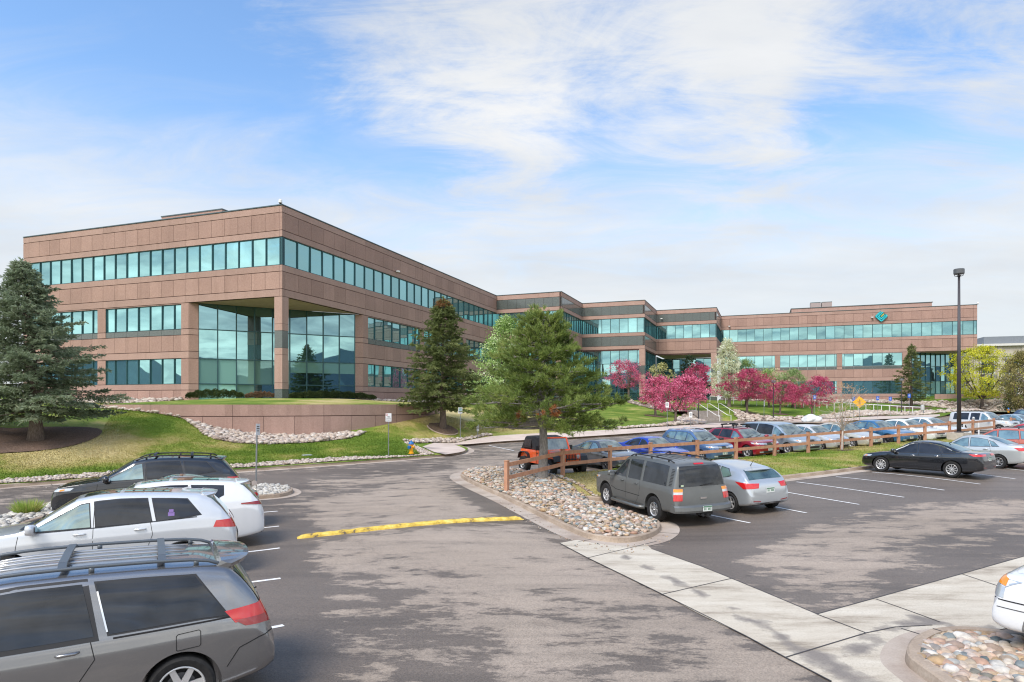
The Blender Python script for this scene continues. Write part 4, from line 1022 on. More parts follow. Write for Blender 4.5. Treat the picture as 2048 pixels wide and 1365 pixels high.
def frames(D, rng):
    """unit side vectors for direction array D"""
    A = rng.normal(size=D.shape); S_ = np.cross(D, A); S_ /= np.linalg.norm(S_, axis=1, keepdims=True)+1e-9; return S_, np.cross(D, S_)
def blades(P0, D, ln, wd, rng, cross=True):
    """leaf-like kites: base, two sides, tip"""
    D = D/(np.linalg.norm(D, axis=1, keepdims=True)+1e-9); S_, U = frames(D, rng)
    ln = np.asarray(ln)[:,None]*np.ones((len(P0),1)); wd = np.asarray(wd)[:,None]*np.ones((len(P0),1)) if np.ndim(wd) else np.full((len(P0),1), wd)
    def kite(Sv): return np.stack([P0, P0+D*ln*.45+Sv*wd/2, P0+D*ln, P0+D*ln*.45-Sv*wd/2], 1)
    K = kite(S_)
    if cross: K = np.concatenate([K, kite(U)], 0)
    V = K.reshape(-1, 3); Fc = np.arange(len(V)).reshape(-1, 4); return V, Fc
def merge(parts):
    V = []; Fs = []; o = 0
    for v, f in parts: V.append(v); Fs.append(f+o); o += len(v)
    return np.concatenate(V), np.concatenate(Fs)
def conifer(name, label, base, H, Rb, seed, mat, z0=.12, bark=None, dens=1.0, sprig=.17, lean=0, group=None, cat='spruce tree', top=None, power=.85, droop=.22, asym=0, tr=None, twigs=13):
    rng = np.random.default_rng(seed); rr = random.Random(seed)
    t = thing(name, label, cat, tuple(base), 0, group)
    mb = MB(); r0 = tr or H*.017+.05; pts = []; rad = []
    for i in range(9):
        f = i/8; pts.append((lean*f*f*H+rr.uniform(-.02,.02)*H*.1, 0, -.25+f*(H*.97+.25))); rad.append(r0*(1-f*.95)*(1.35 if i == 0 else 1))
    mb.tube(pts, rad, bark or M_BARK, 10)
    zs = []; z = z0*H; parts = []; tops = []
    while z < H*.985:
        f = (z-z0*H)/(H-z0*H); zs.append((z, f)); z += (H*.026)*(1.15-.55*f)/dens**.5
    for z, f in zs:
        nb = max(3, int(rr.uniform(5, 7.5)*dens**.5*(1-.35*f))); a0 = rr.uniform(0, 6.3)
        for k in range(nb):
            a = a0+6.283*k/nb+rr.uniform(-.35,.35)
            env = (1-f)**power*(1-.28*math.exp(-f*14))
            ln = Rb*env*rr.choice((rr.uniform(.52,.8), rr.uniform(.8,1.14)))*(1+asym*math.cos(a))
            if rr.random() < .08: ln *= .6
            ln = max(ln, .18)
            d = Vector((math.cos(a), math.sin(a), 0)); up = .35*f-.02+rr.uniform(-.05,.06); n = 7; bp = []
            for i in range(n):
                s = i/(n-1); bp.append(Vector((lean*(z/H)**2*H, 0, z))+d*ln*s+Vector((0,0,ln*(up*s-droop*s*s+droop*.75*s**3.2*(1))))) 
            mb.tube(bp, [max(.006, (.012+.012*ln)*(1-i/(n-.6))) for i in range(n)], bark or M_BARK, 4, cap=False)
            nt_ = int((twigs*ln/1.6+4)*dens); B = np.array([tuple(p) for p in bp])
            tt = np.sort(rng.uniform(.12, 1, nt_)**.85); tt[-1] = 1; ii = np.clip((tt*(n-1)).astype(int), 0, n-2); fr = tt*(n-1)-ii
            O = B[ii]*(1-fr)[:,None]+B[ii+1]*fr[:,None]
            side = rng.choice([-1,1], nt_); ang = a+side*rng.uniform(.55,1.15,nt_); ang[-1] = a
            tl = (.16+.30*ln*(1-tt)+.06)*rng.uniform(.7,1.2,nt_)
            TD = np.stack([np.cos(ang), np.sin(ang), rng.uniform(-.38,.12,nt_)], 1)
            ns = 6
            for q in range(ns):
                s = (q+.5)/ns; PP = O+TD*(tl*s)[:,None]+np.array([0,0,-.10])*(tl*s*s)[:,None]
                dd = TD+rng.normal(0, .42, TD.shape)+np.array([0,0,.10])
                V, Fc = blades(PP, dd, sprig*rng.uniform(.7,1.25,nt_), sprig*.27, rng)
                (tops if top and f > top and rng.random() < .75 else parts).append((V, Fc))
    # leader
    PP = np.stack([np.full(40, lean*H), np.zeros(40), rng.uniform(.93*H, H, 40)], 1); dd = np.c_[rng.normal(0,.5,(40,2)), rng.uniform(.3,1,40)]
    parts.append(blades(PP, dd, np.full(40, sprig*1.2), sprig*.3, rng))
    mb.build('trunk', t, smooth=True); V, Fc = merge(parts); bigmesh('crown', V, Fc, 4, mat, t)
    if tops: V, Fc = merge(tops); bigmesh('cone_cluster', V, Fc, 4, L_SPRTOP, t)
    return t
def htop(base, toppx): return EYE-(toppx-HZ)/F*base.y-base.z
def tree_lr(cx, x0, x1, base): return (x1-x0)/2/F*base.y

def pine(base, H, prof, seed):
    rng = np.random.default_rng(seed); rr = random.Random(seed)
    t = thing('pine_tree', 'big bushy pine with long needles and a leaning grey trunk on the cobbled island', 'pine tree', tuple(base))
    mb = MB(); pts = [(0,0,-.2),(.0,0,.15),(.02,0,.6),(.05,0,1.3),(.02,.02,2.2),(-.02,0,3.4),(.03,0,4.6),(0,0,5.8),(0,0,H*.98)]
    mb.tube(pts, [.33,.24,.185,.17,.15,.12,.085,.05,.015], M_BARKG, 12)
    zs_ = [p[0] for p in prof]; rs_ = [p[1] for p in prof]
    tips = []; nb = 112
    for k in range(nb):
        f = (k+.5)/nb; z = 2.0+(H-2.2)*f; a = k*2.39996+rr.uniform(-.4,.4); zt = z+rr.uniform(-.25,.45)
        rad = float(np.interp(zt, zs_, rs_))*rr.uniform(.66,1.06)
        if k < 12: zt = z-rr.uniform(-.1,.35)
        d = Vector((math.cos(a), math.sin(a), 0)); n = 7; bp = []; sag = rr.uniform(.05,.18)
        for i in range(n):
            s = i/(n-1); bp.append(Vector((0, 0, z))+d*rad*s+Vector((rr.uniform(-.04,.04), rr.uniform(-.04,.04), (zt-z)*s*s-sag*rad*s*(1-s))))
        r0 = .016+.020*rad; mb.tube(bp, [max(.006, r0*(1-i/(n-.5))) for i in range(n)], M_BARKG, 5, cap=False)
        tips.append(bp[-1])
        for s in np.linspace(.28, .97, int(4+4.2*rad)):
            i = min(n-2, int(s*(n-1))); o = bp[i].lerp(bp[i+1], s*(n-1)-i); sd = rr.choice((-1, 1)); a2 = a+sd*rr.uniform(.4,1.25); l2 = rr.uniform(.25,.7)*(1.15-s*.55)*(.5+.25*rad)
            e = o+Vector((math.cos(a2), math.sin(a2), rr.uniform(-.05,.65)))*l2; mb.tube([o, o.lerp(e,.5)+Vector((0,0,-.02)), e], [.010,.007,.004], M_BARKG, 4, cap=False); tips.append(e); tips.append(o.lerp(e,.6))
            for _ in range(1):
                a3 = a2+rr.uniform(-1,1); e2 = o.lerp(e, rr.uniform(.4,.9))+Vector((math.cos(a3), math.sin(a3), rr.uniform(.1,.9)))*rr.uniform(.12,.30); tips.append(e2)
    tips = np.array([tuple(p) for p in tips]); tips = tips[tips[:,2] > 1.62]
    ax = tips-np.array([0,0,1.0])*tips[:,2:3]*.0; out = tips.copy(); out[:,2] = (tips[:,2]-3.0)*.35; out /= np.linalg.norm(out, axis=1, keepdims=True)+1e-6
    parts = []; rust = []
    rsel = ((np.hypot(tips[:,0]-.35, tips[:,2]-2.75) < .22) & (tips[:,1] < -.9)) | ((np.hypot(tips[:,0]-.72, tips[:,2]-2.6) < .16) & (tips[:,1] < -.9)) | ((np.hypot(tips[:,0]+.95, tips[:,2]-2.55) < .15) & (tips[:,1] < -.7)) | ((np.hypot(tips[:,0]+.1, tips[:,2]-2.6) < .12) & (tips[:,1] < -1))
    for sel, dst in ((~rsel, parts), (rsel, rust)):
        T_ = tips[sel]; Ou = out[sel]
        if not len(T_): continue
        for q in range(30):
            n = len(T_); dd = Ou*.75+np.array([0,0,.55])+rng.normal(0, .50, (n,3)); PP = T_-Ou*rng.uniform(0,.14,(n,1))-np.array([0,0,.05])*rng.random((n,1))
            dst.append(blades(PP, dd, rng.uniform(.13,.24,n), .020, rng, cross=False))
    mb.build('trunk', t, smooth=True); V, Fc = merge(parts); bigmesh('crown', V, Fc, 4, L_PINE, t)
    if rust: V, Fc = merge(rust); bigmesh('dead_needle_cluster', V, Fc, 4, L_RUST, t)
    return t

def broadleaf(name, label, base, H, rx, seed, mat, cat, z0=.3, nc=120, per=60, leaf=.09, clump=.32, group=None, bark=None, forks=5, tr=None, shape='round', flower=None, fl=0, dens_in=.35, thin=1.0, tilt=.0, vis=True):
    """trunk, limbs reaching every clump, clumps of small leaf faces inside an uneven envelope"""
    rng = np.random.default_rng(seed); rr = random.Random(seed); t = thing(name, label, cat, tuple(base), 0, group)
    mb = MB(); bark = bark or M_BARKD; zc0 = z0*H; Hc = H-zc0
    lob = [(rr.uniform(0,6.28), rr.uniform(.10,.24), rr.randint(2,4)) for _ in range(3)]
    cs = []
    while len(cs) < nc:
        a = rr.uniform(0, 6.283); s = rr.random()
        if shape == 'round': env = math.sin(math.pi*min(1, (s*.92+.06)))**.62
        elif shape == 'flat': env = math.sin(math.pi*min(1, (s*.80+.18)))**.55
        elif shape == 'ovate': env = (1-s)**.62*min(1, s*5+.35)*1.12
        elif shape == 'vase': env = .35+.75*s if s < .8 else max(.05, (1-s)*4.5)
        e = rx*env*(1+sum(w*math.sin(k*a+p+s*3) for p, w, k in lob)); r = e*(rr.random()**dens_in)
        cs.append(Vector((r*math.cos(a)+tilt*s, r*math.sin(a), zc0+Hc*s)))
    r0 = tr or .028*H+.02; limbs = []
    fork = Vector((rr.uniform(-.05,.05)*H*.3, 0, zc0*.80))
    mb.tube([(0,0,-.2), (0,0,.12), (fork.x*.4, 0, fork.z*.5), tuple(fork)], [r0*1.5, r0*1.05, r0*.85, r0*.75], bark, 9)
    for k in range(forks):
        a = 6.283*k/forks+rr.uniform(-.4,.4); m_ = Vector((math.cos(a)*rx*.42, math.sin(a)*rx*.42, zc0+Hc*rr.uniform(.18,.42))); e = Vector((math.cos(a)*rx*.62, math.sin(a)*rx*.62, zc0+Hc*rr.uniform(.5,.8)))
        if k == 0: m_ = Vector((.02, 0, zc0+Hc*.4)); e = Vector((0, 0, zc0+Hc*.9))
        if shape in ('ovate','vase'): m_.x *= .6; m_.y *= .6; e.x *= .45; e.y *= .45
        m_.x += tilt*.2; e.x += tilt*.6
        p1 = fork.lerp(m_, .5)+Vector((0,0,-.05*Hc)); pts = [fork, p1, m_, m_.lerp(e,.5)+Vector((rr.uniform(-.05,.05)*rx,)*2+(0,)), e]
        mb.tube(pts, [r0*.55, r0*.42, r0*.32, r0*.20, r0*.07], bark, 6, cap=False); limbs.append(pts)
    for c in cs:
        best = min(((p-c).length+max(0, p.z-c.z)*1.5, i, j) for i, l in enumerate(limbs) for j, p in enumerate(l)); o = limbs[best[1]][best[2]]; mid = o.lerp(c, .5)+Vector((0,0,-.06*(c-o).length))
        mb.tube([o, mid, c], [max(.010, r0*.12), max(.008, r0*.08), .005], bark, 4, cap=False)
    C_ = np.array([tuple(c) for c in cs]); n = nc*per; idx_ = rng.integers(0, nc, n); dl = rng.normal(0, 1, (n,3)); dl /= np.linalg.norm(dl, axis=1, keepdims=True); dl *= (rng.random((n,1))**.45)*clump*np.array([1.15,1.15,.8])*(.6+.8*rng.random(nc)[idx_])[:,None]
    PP = C_[idx_]+dl; dd = dl/clump+rng.normal(0, .8, (n,3)); V, Fc = blades(PP, dd, leaf*rng.uniform(.6,1.35,n), leaf*.75, rng, cross=False)
    mb.build('trunk', t, smooth=True); bigmesh('crown', V, Fc, 4, mat, t)
    if flower:
        m_ = int(n*fl); idx_ = rng.integers(0, nc, m_); dl = rng.normal(0, 1, (m_,3)); dl /= np.linalg.norm(dl, axis=1, keepdims=True); dl *= clump*rng.uniform(.7,1.15,(m_,1))
        V, Fc = blades(C_[idx_]+dl, dl+rng.normal(0,.6,(m_,3)), np.full(m_, leaf), leaf*.8, rng, cross=False); bigmesh('blossom', V, Fc, 4, flower, t)
    return t
import time as _t; _T0 = _t.time()
b = onT(72, 881); conifer('spruce_tree', 'large blue green spruce in the mulch bed at the left end of the lawn', b, htop(b, 520), 4.7, 1, L_BLUE, z0=.135, dens=1.35, sprig=.20, bark=M_BARK, droop=.24, tr=.34, power=.86, twigs=17, lean=-.085)
b = onT(-30, 862); b.x -= 1.2; conifer('spruce_tree', 'spruce cut by the left edge behind the blue green spruce', b, htop(b, 545), 4.2, 2, L_BLUE, z0=.12, dens=.9, sprig=.20, droop=.28, tr=.3)
b = onT(886, 857); conifer('spruce_tree', 'green spruce with rusty cones at its tip in a mulch ring', b, htop(b, 597), 4.15, 3, L_SPR, z0=.16, dens=1.15, sprig=.25, top=.90, droop=.26, tr=.25, power=.80)
b = onT(1823, 813.5, 60); conifer('spruce_tree', 'dark green spruce standing before the right wing of the building', b, htop(b, 690), 3.6, 4, L_SPR, z0=.11, dens=.75, sprig=.30, droop=.22)
b = at(1378, 806, 112); b.z = 4.0; conifer('evergreen_tree', 'dark evergreen standing in the recess behind the pink blossom trees', b, 7.6, 2.3, 5, L_DARK, z0=.06, dens=.6, sprig=.3, cat='evergreen tree', power=.45, droop=.05)
b = onL(1085, 973); b.z = bermf(b.x, b.y); pine(b, htop(b, 621), [(1.6,1.8),(2.0,2.8),(2.4,3.35),(2.9,3.2),(3.6,2.75),(4.4,2.2),(5.2,1.6),(6.0,.95),(6.6,.5),(7.1,.15)], 6)
# flowering and leafy trees
b = onT(1000, 822, 60); broadleaf('flowering_tree', 'tall pale green tree in white bloom between the spruce and the big pine', b, htop(b, 637), 3.6, 11, L_GW, 'flowering tree', z0=.12, nc=230, per=80, leaf=.17, clump=.62, shape='ovate', tilt=.8)
def crab(px, py, top, x0, x1, seed, label, mat=L_PINK, **kw):
    b = onT(px, py, 60); H_ = htop(b, top); rx = (x1-x0)/2/F*b.y; cx = ((x0+x1)/2-px)/F*b.y
    args = dict(z0=.34, nc=120, per=50, leaf=.15, clump=.46, group='pink crabapple trees in bloom', shape='flat', tilt=cx*1.2, bark=M_BARK); args.update(kw)
    return broadleaf('crabapple_tree', label, b, H_, rx, seed, mat, 'crabapple tree', **args)
crab(1257, 801, 722, 1213, 1292, 21, 'pink crabapple standing before the entrance columns, the leftmost of them')
crab(1311, 832, 756, 1281, 1352, 22, 'pink crabapple on the lawn left of the white sign by the stairs')
crab(1351, 849, 757, 1315, 1419, 23, 'wide low pink crabapple rooted in the rock bed left of the stairs')
crab(1371, 829, 732, 1362, 1428, 24, 'pink crabapple above the stairs behind the wide low one', L_MAG)
crab(1494, 827, 742, 1449, 1546, 25, 'broad magenta crabapple just right of the stair railings', L_MAG, nc=170)
crab(1560, 828, 765, 1538, 1602, 26, 'small magenta crabapple with a straight trunk right of a lamp post', L_MAG, nc=90)
crab(1625, 838, 757, 1597, 1672, 27, 'magenta crabapple beside a blue disabled parking sign', L_MAG)
crab(1590, 818, 772, 1572, 1606, 28, 'small magenta crabapple behind the white ramp railing', L_MAG, nc=50)
b = onT(1458, 814, 60); broadleaf('pear_tree', 'tall creamy white flowering pear between the entrance column and the magenta crabapple', b, htop(b, 683), 3.1, 31, L_WHITE, 'pear tree', z0=.16, nc=230, per=70, leaf=.17, clump=.55, shape='ovate', tilt=-.3, bark=M_BARK)
b = onT(1325, 812, 60); broadleaf('flowering_tree', 'slim tree in pale yellow bloom before the dark evergreen', b, htop(b, 727), 1.9, 32, leafmat('pale_yellow_blossom', [(0,(.2,.2,.05)),(.5,(.5,.48,.18)),(1,(.75,.70,.40))], .3), 'flowering tree', z0=.25, nc=55, per=50, leaf=.15, clump=.42, shape='vase')
b = at(1500, 808, 108); b.z = 3.8
for px, top, rx, sd, lb in ((1492, 722, 2.1, 33, 'loose green tree behind the white pear'), (1538, 738, 2.6, 34, 'spring green tree behind the magenta crabapple with white blossom flecks'), (1585, 741, 2.6, 35, 'pale green tree with white flecks behind the small crabapple')):
    b = at(px, 808, 108); b.z = T0(b.x, b.y); broadleaf('leafy_tree', lb, b, htop(b, top), rx, sd, L_GREEN if sd != 34 else L_GW, 'tree', z0=.2, nc=110, per=55, leaf=.17, clump=.6)
b = onT(1963, 817, 60); broadleaf('maple_tree', 'yellow green maple in fresh leaf on the lawn in front of the beige building', b, htop(b, 696), 5.9, 36, L_YEL, 'maple tree', z0=.20, nc=300, per=48, leaf=.20, clump=.62, shape='round', forks=7, bark=M_BARKD, tr=.30)
b = onT(2052, 826, 60); broadleaf('leafy_tree', 'olive brown leafing tree cut by the right edge of the picture', b, htop(b, 704), 2.9, 37, L_BROWN, 'tree', z0=.08, nc=230, per=62, leaf=.17, clump=.6, bark=M_BARK)
b = onT(2020, 822, 60); broadleaf('shrub', 'low dark shrub by the white sign at the right end of the rock bed', b, 1.7, 1.3, 38, L_HEDGE, 'shrub', z0=.05, nc=40, per=50, leaf=.14, clump=.4)
b = onL(1684, 910); b.z = bermf(b.x, b.y)
broadleaf('young_tree', 'thin young tree with bronze buds on the grass strip behind the fence', b, htop(b, 768), 1.75, 39, L_BUD, 'young tree', z0=.36, nc=190, per=7, leaf=.055, clump=.17, shape='vase', forks=8, bark=noisy('pale_bark', [(.3,(.34,.29,.25)),(.7,(.52,.46,.41))], 9, 6), tr=.055, dens_in=.5)
ring(None, .62, .62, ground=b, zf=berm, dz=.015)
# low shrubs at the curtain wall
def hedge(label, a, c, w, h, mat, seed, n=2600):
    rng = np.random.default_rng(seed); a = Vector(a); c = Vector(c); t_ = rng.random(n); prof = 1-.22*rng.random(n); k = np.sin(np.pi*np.clip(t_*.96+.02, 0, 1))**.35
    th = rng.uniform(0, math.pi, n); d = (c-a); nn = Vector((-d.y, d.x, 0)).normalized(); r = rng.random(n)**.25
    PP = np.array(a)[None]+np.array(d)[None]*t_[:,None]+np.array(nn)[None]*(np.cos(th)*w/2*r*k)[:,None]+np.array([0,0,1.])[None]*(np.sin(th)**.7*h*r*k*(1+.12*np.sin(t_*40)))[:,None]
    dd = np.array(nn)[None]*np.cos(th)[:,None]+np.array([0,0,1.])[None]*np.sin(th)[:,None]+rng.normal(0,.6,(n,3)); V, Fc = blades(PP, dd, rng.uniform(.07,.15,n), .07, rng)
    o = bigmesh('hedge', V, Fc, 4, mat); tag(o, label, 'hedge'); return o
hedge('low clipped dark green hedge left of the corner column', at(372,797,58.5), at(487,796,59.5), 1.7, .75, L_HEDGE, 1, 4200)
hedge('low reddish brown shrub row just left of the corner column', at(490,796.5,60.5), at(549,795,61.5), 1.2, .55, leafmat('reddish_leaf', [(0,(.10,.05,.03)),(.6,(.24,.15,.09)),(1,(.35,.25,.15))], .1), 2, 1800)
hedge('long low dark green hedge right of the corner column', at(579,796,62.5), at(750,799,69.5), 1.7, .72, L_HEDGE, 3, 6500)
# ornamental grass in the left island
def tuft(label, b, r, h, n, seed, cat='ornamental grass', mat=L_TUFT):
    rng = np.random.default_rng(seed); a = rng.uniform(0, 6.283, n); rad = r*rng.random(n)**.5*.35; lean_ = rng.uniform(.1, 1.0, n)
    PP = np.stack([b.x+rad*np.cos(a), b.y+rad*np.sin(a), np.full(n, b.z)], 1); dd = np.stack([np.cos(a)*lean_, np.sin(a)*lean_, np.full(n, 1.0)], 1)+rng.normal(0,.1,(n,3)); V, Fc = blades(PP, dd, h*rng.uniform(.5,1.1,n), .016, rng, cross=False)
    o = bigmesh('grass_tuft', V, Fc, 4, mat); tag(o, label, cat); return o
b = onL(56, 1037); b.z += .1; tuft('bright tuft of ornamental grass among the whitish rocks at the left', b, .55, .52, 900, 3)
for i, (px, py, w) in enumerate(((1008,941,.12),(1140,968,.1))): pass
# ================================================================ CARS
def carpaint(name, col, metal=.35, rough=.32, dirt=.0):
    m, nt, b = newmat(name); b.inputs['Base Color'].default_value = tuple(col)+(1,); b.inputs['Metallic'].default_value = metal
    b.inputs['Roughness'].default_value = rough; b.inputs['Coat Weight'].default_value = 1.0; b.inputs['Coat Roughness'].default_value = .015; b.inputs['Coat IOR'].default_value = 1.6; b.inputs['Specular IOR Level'].default_value = .4
    if dirt:
        tc = N(nt, 'ShaderNodeTexCoord'); n = N(nt, 'ShaderNodeTexNoise'); n.inputs['Scale'].default_value = 3; n.inputs['Detail'].default_value = 8; nt.links.new(tc.outputs['Object'], n.inputs['Vector'])
        r = ramp(nt, [(.35, tuple(col)), (.75, tuple(c*(1-dirt)+.22*dirt for c in col))]); nt.links.new(n.outputs['Fac'], r.inputs[0]); nt.links.new(r.outputs[0], b.inputs['Base Color'])
        b.inputs['Coat Weight'].default_value = .45; b.inputs['Coat Roughness'].default_value = .18
    return m
def carglass(name, inner, refl=.18, tint=(.75,.85,.85)):
    m, nt, b = newmat(name); lk = nt.links.new
    b.inputs['Base Color'].default_value = inner+(1,); b.inputs['Roughness'].default_value = .25; b.inputs['Specular IOR Level'].default_value = .1
    tc = N(nt, 'ShaderNodeTexCoord'); n = N(nt, 'ShaderNodeTexNoise'); n.inputs['Scale'].default_value = 2.3; n.inputs['Detail'].default_value = 3; lk(tc.outputs['Object'], n.inputs['Vector'])
    r = ramp(nt, [(.35, tuple(c*.45 for c in inner)), (.5, inner), (.62, tuple(min(1, c*1.35) for c in inner))]); lk(n.outputs['Fac'], r.inputs[0]); lk(r.outputs[0], b.inputs['Base Color'])
    gl = N(nt, 'ShaderNodeBsdfGlossy'); gl.inputs['Color'].default_value = tint+(1,); gl.inputs['Roughness'].default_value = .015
    fr = N(nt, 'ShaderNodeFresnel'); fr.inputs['IOR'].default_value = 1.5; ad = N(nt, 'ShaderNodeMath', operation='ADD'); ad.use_clamp = True; ad.inputs[1].default_value = refl; lk(fr.outputs[0], ad.inputs[0])
    mx = N(nt, 'ShaderNodeMixShader'); lk(ad.outputs[0], mx.inputs[0]); lk(b.outputs[0], mx.inputs[1]); lk(gl.outputs[0], mx.inputs[2]); lk(mx.outputs[0], nt.nodes['Material Output'].inputs[0])
    return m
G_CLEAR = carglass('car_glass_clear', (.10,.155,.15), .20, (.8,.95,.93)); G_WIND = carglass('windshield_glass', (.17,.19,.165), .16, (.74,.76,.68)); G_DARK = carglass('car_glass_privacy', (.018,.020,.024), .0, (.85,.88,.92))
G_REAR = carglass('rear_window_glass', (.05,.085,.085), .12, (.8,.9,.9))
K_RUB = noisy('tyre_rubber', [(.3, (.014,.014,.015)), (.7, (.030,.029,.028))], 20, 4, .8); K_TRIM = simple('black_trim', (.018,.018,.02), .5); K_GAP = simple('panel_gap', (.012,.012,.012), .8)
K_CHR = simple('chrome', (.75,.76,.78), .12, 1.0); K_ALLOY = simple('alloy_wheel', (.66,.66,.66), .35, .5); K_DALLOY = simple('dark_alloy', (.10,.10,.11), .35, .6); K_WELL = simple('wheel_well', (.012,.012,.012), .9); K_UNDER = simple('underbody', (.02,.02,.02), .9)
K_RED = simple('red_lens', (.55,.012,.012), .12, 0, .6, .8); K_DRED = simple('dark_red_lens', (.28,.008,.01), .12, 0, .6, .8); K_LENS = simple('clear_lens', (.55,.58,.60), .08, .35, .7, .9); K_AMB = simple('amber_lens', (.85,.28,.02), .15, 0, .6, .8); K_PLATE = simple('plate_white', (.72,.75,.72), .5); K_PGRN = simple('plate_green', (.10,.22,.14), .5); K_GREY = simple('grey_plastic', (.08,.08,.085), .55)
K_SKY = simple('sunroof_glass', (.02,.025,.025), .05, 0, .9, 1)

def lerp_tab(tab, t):
    xs_ = [p[0] for p in tab]; return float(np.interp(t, xs_, [p[1] for p in tab]))
_wheel_cache = {}
def wheel_meshes(r, w, rimf, style, alloy):
    key = (round(r,3), round(w,3), rimf, style, alloy.name)
    if key in _wheel_cache: return _wheel_cache[key]
    rr = r*rimf; Mx = Matrix.Rotation(R(-90), 3, 'X')   # axis along +y (outside)
    t = MB(); h = w/2
    t.lathe([(rr*.96,-h*.7),(rr*1.0,-h*.92),(r*.90,-h),(r*.985,-h*.80),(r,-h*.5),(r,h*.5),(r*.985,h*.80),(r*.90,h),(rr*1.06,h*.96),(rr*1.0,h*.86),(rr*.97,h*.5)], K_RUB, 40, Mx)
    for k in range(3):
        z = (-.3+.3*k)*h*1.3; t.lathe([(r+.001,z-.006),(r+.0015,z),(r+.001,z+.006)], K_WELL, 40, Mx)
    m = MB()
    m.lathe([(rr*.985,h*.2),(rr*.995,h*.80),(rr*.95,h*.86),(rr*.90,h*.78),(rr*.885,h*.25),(rr*.885,-h*.6)], alloy, 40, Mx)
    m.lathe([(rr*.90,h*.02),(0.0,h*.02)], K_WELL, 24, Mx); m.lathe([(rr*.62,h*.08),(rr*.60,h*.10),(0.02,h*.10)], K_GREY, 24, Mx)
    n, kind = style
    def sp_(a, w0, w1, r0, r1, z0, z1, th=.03):
        ca, sa = math.cos(a), math.sin(a); q = []
        for rad, ww in ((r0, w0), (r1, w1)):
            for s in (-1, 1):
                for zz in (0, -th):
                    x = ca*rad-sa*s*ww/2; z = sa*rad+ca*s*ww/2; y = (z0 if rad == r0 else z1)+zz; q.append((x, y, z))
        m.add(q, [(0,2,6,4),(1,5,7,3),(0,4,5,1),(2,3,7,6),(0,1,3,2),(4,6,7,5)][:4], alloy)
        m.add(q, [(4,6,2,0),(1,3,7,5)], alloy)
    hub = h*.62; edge = h*.74
    for k in range(n):
        a = 2*math.pi*k/n+.25
        if kind == 'thick': sp_(a, rr*.30, rr*.24, rr*.12, rr*.93, hub, edge)
        elif kind == 'thin': sp_(a, rr*.13, rr*.12, rr*.12, rr*.93, hub, edge)
        elif kind == 'twin': sp_(a-.10, rr*.12, rr*.09, rr*.14, rr*.93, hub, edge); sp_(a+.10, rr*.12, rr*.09, rr*.14, rr*.93, hub, edge)
        elif kind == 'vee': sp_(a, rr*.16, rr*.10, rr*.14, rr*.6, hub, hub+.3*(edge-hub)); sp_(a-.13, rr*.09, rr*.12, rr*.45, rr*.93, hub, edge); sp_(a+.13, rr*.09, rr*.12, rr*.45, rr*.93, hub, edge)
    m.lathe([(rr*.24,hub-.03),(rr*.235,hub+.006),(rr*.16,hub+.012),(rr*.10,hub-.006),(0,hub-.004)], alloy, 20, Mx)
    lug = MB()
    for k in range(5):
        a = 2*math.pi*k/5; c = (math.cos(a)*rr*.19, hub+.008, math.sin(a)*rr*.19); lug.lathe([(.012,0),(.011,.012),(0,.014)], K_GREY, 6, Mx, c)
    _wheel_cache[key] = (t.mesh('tyre', True, 40), m.mesh('rim', True, 35), lug.mesh('lug_nuts'))
    return _wheel_cache[key]

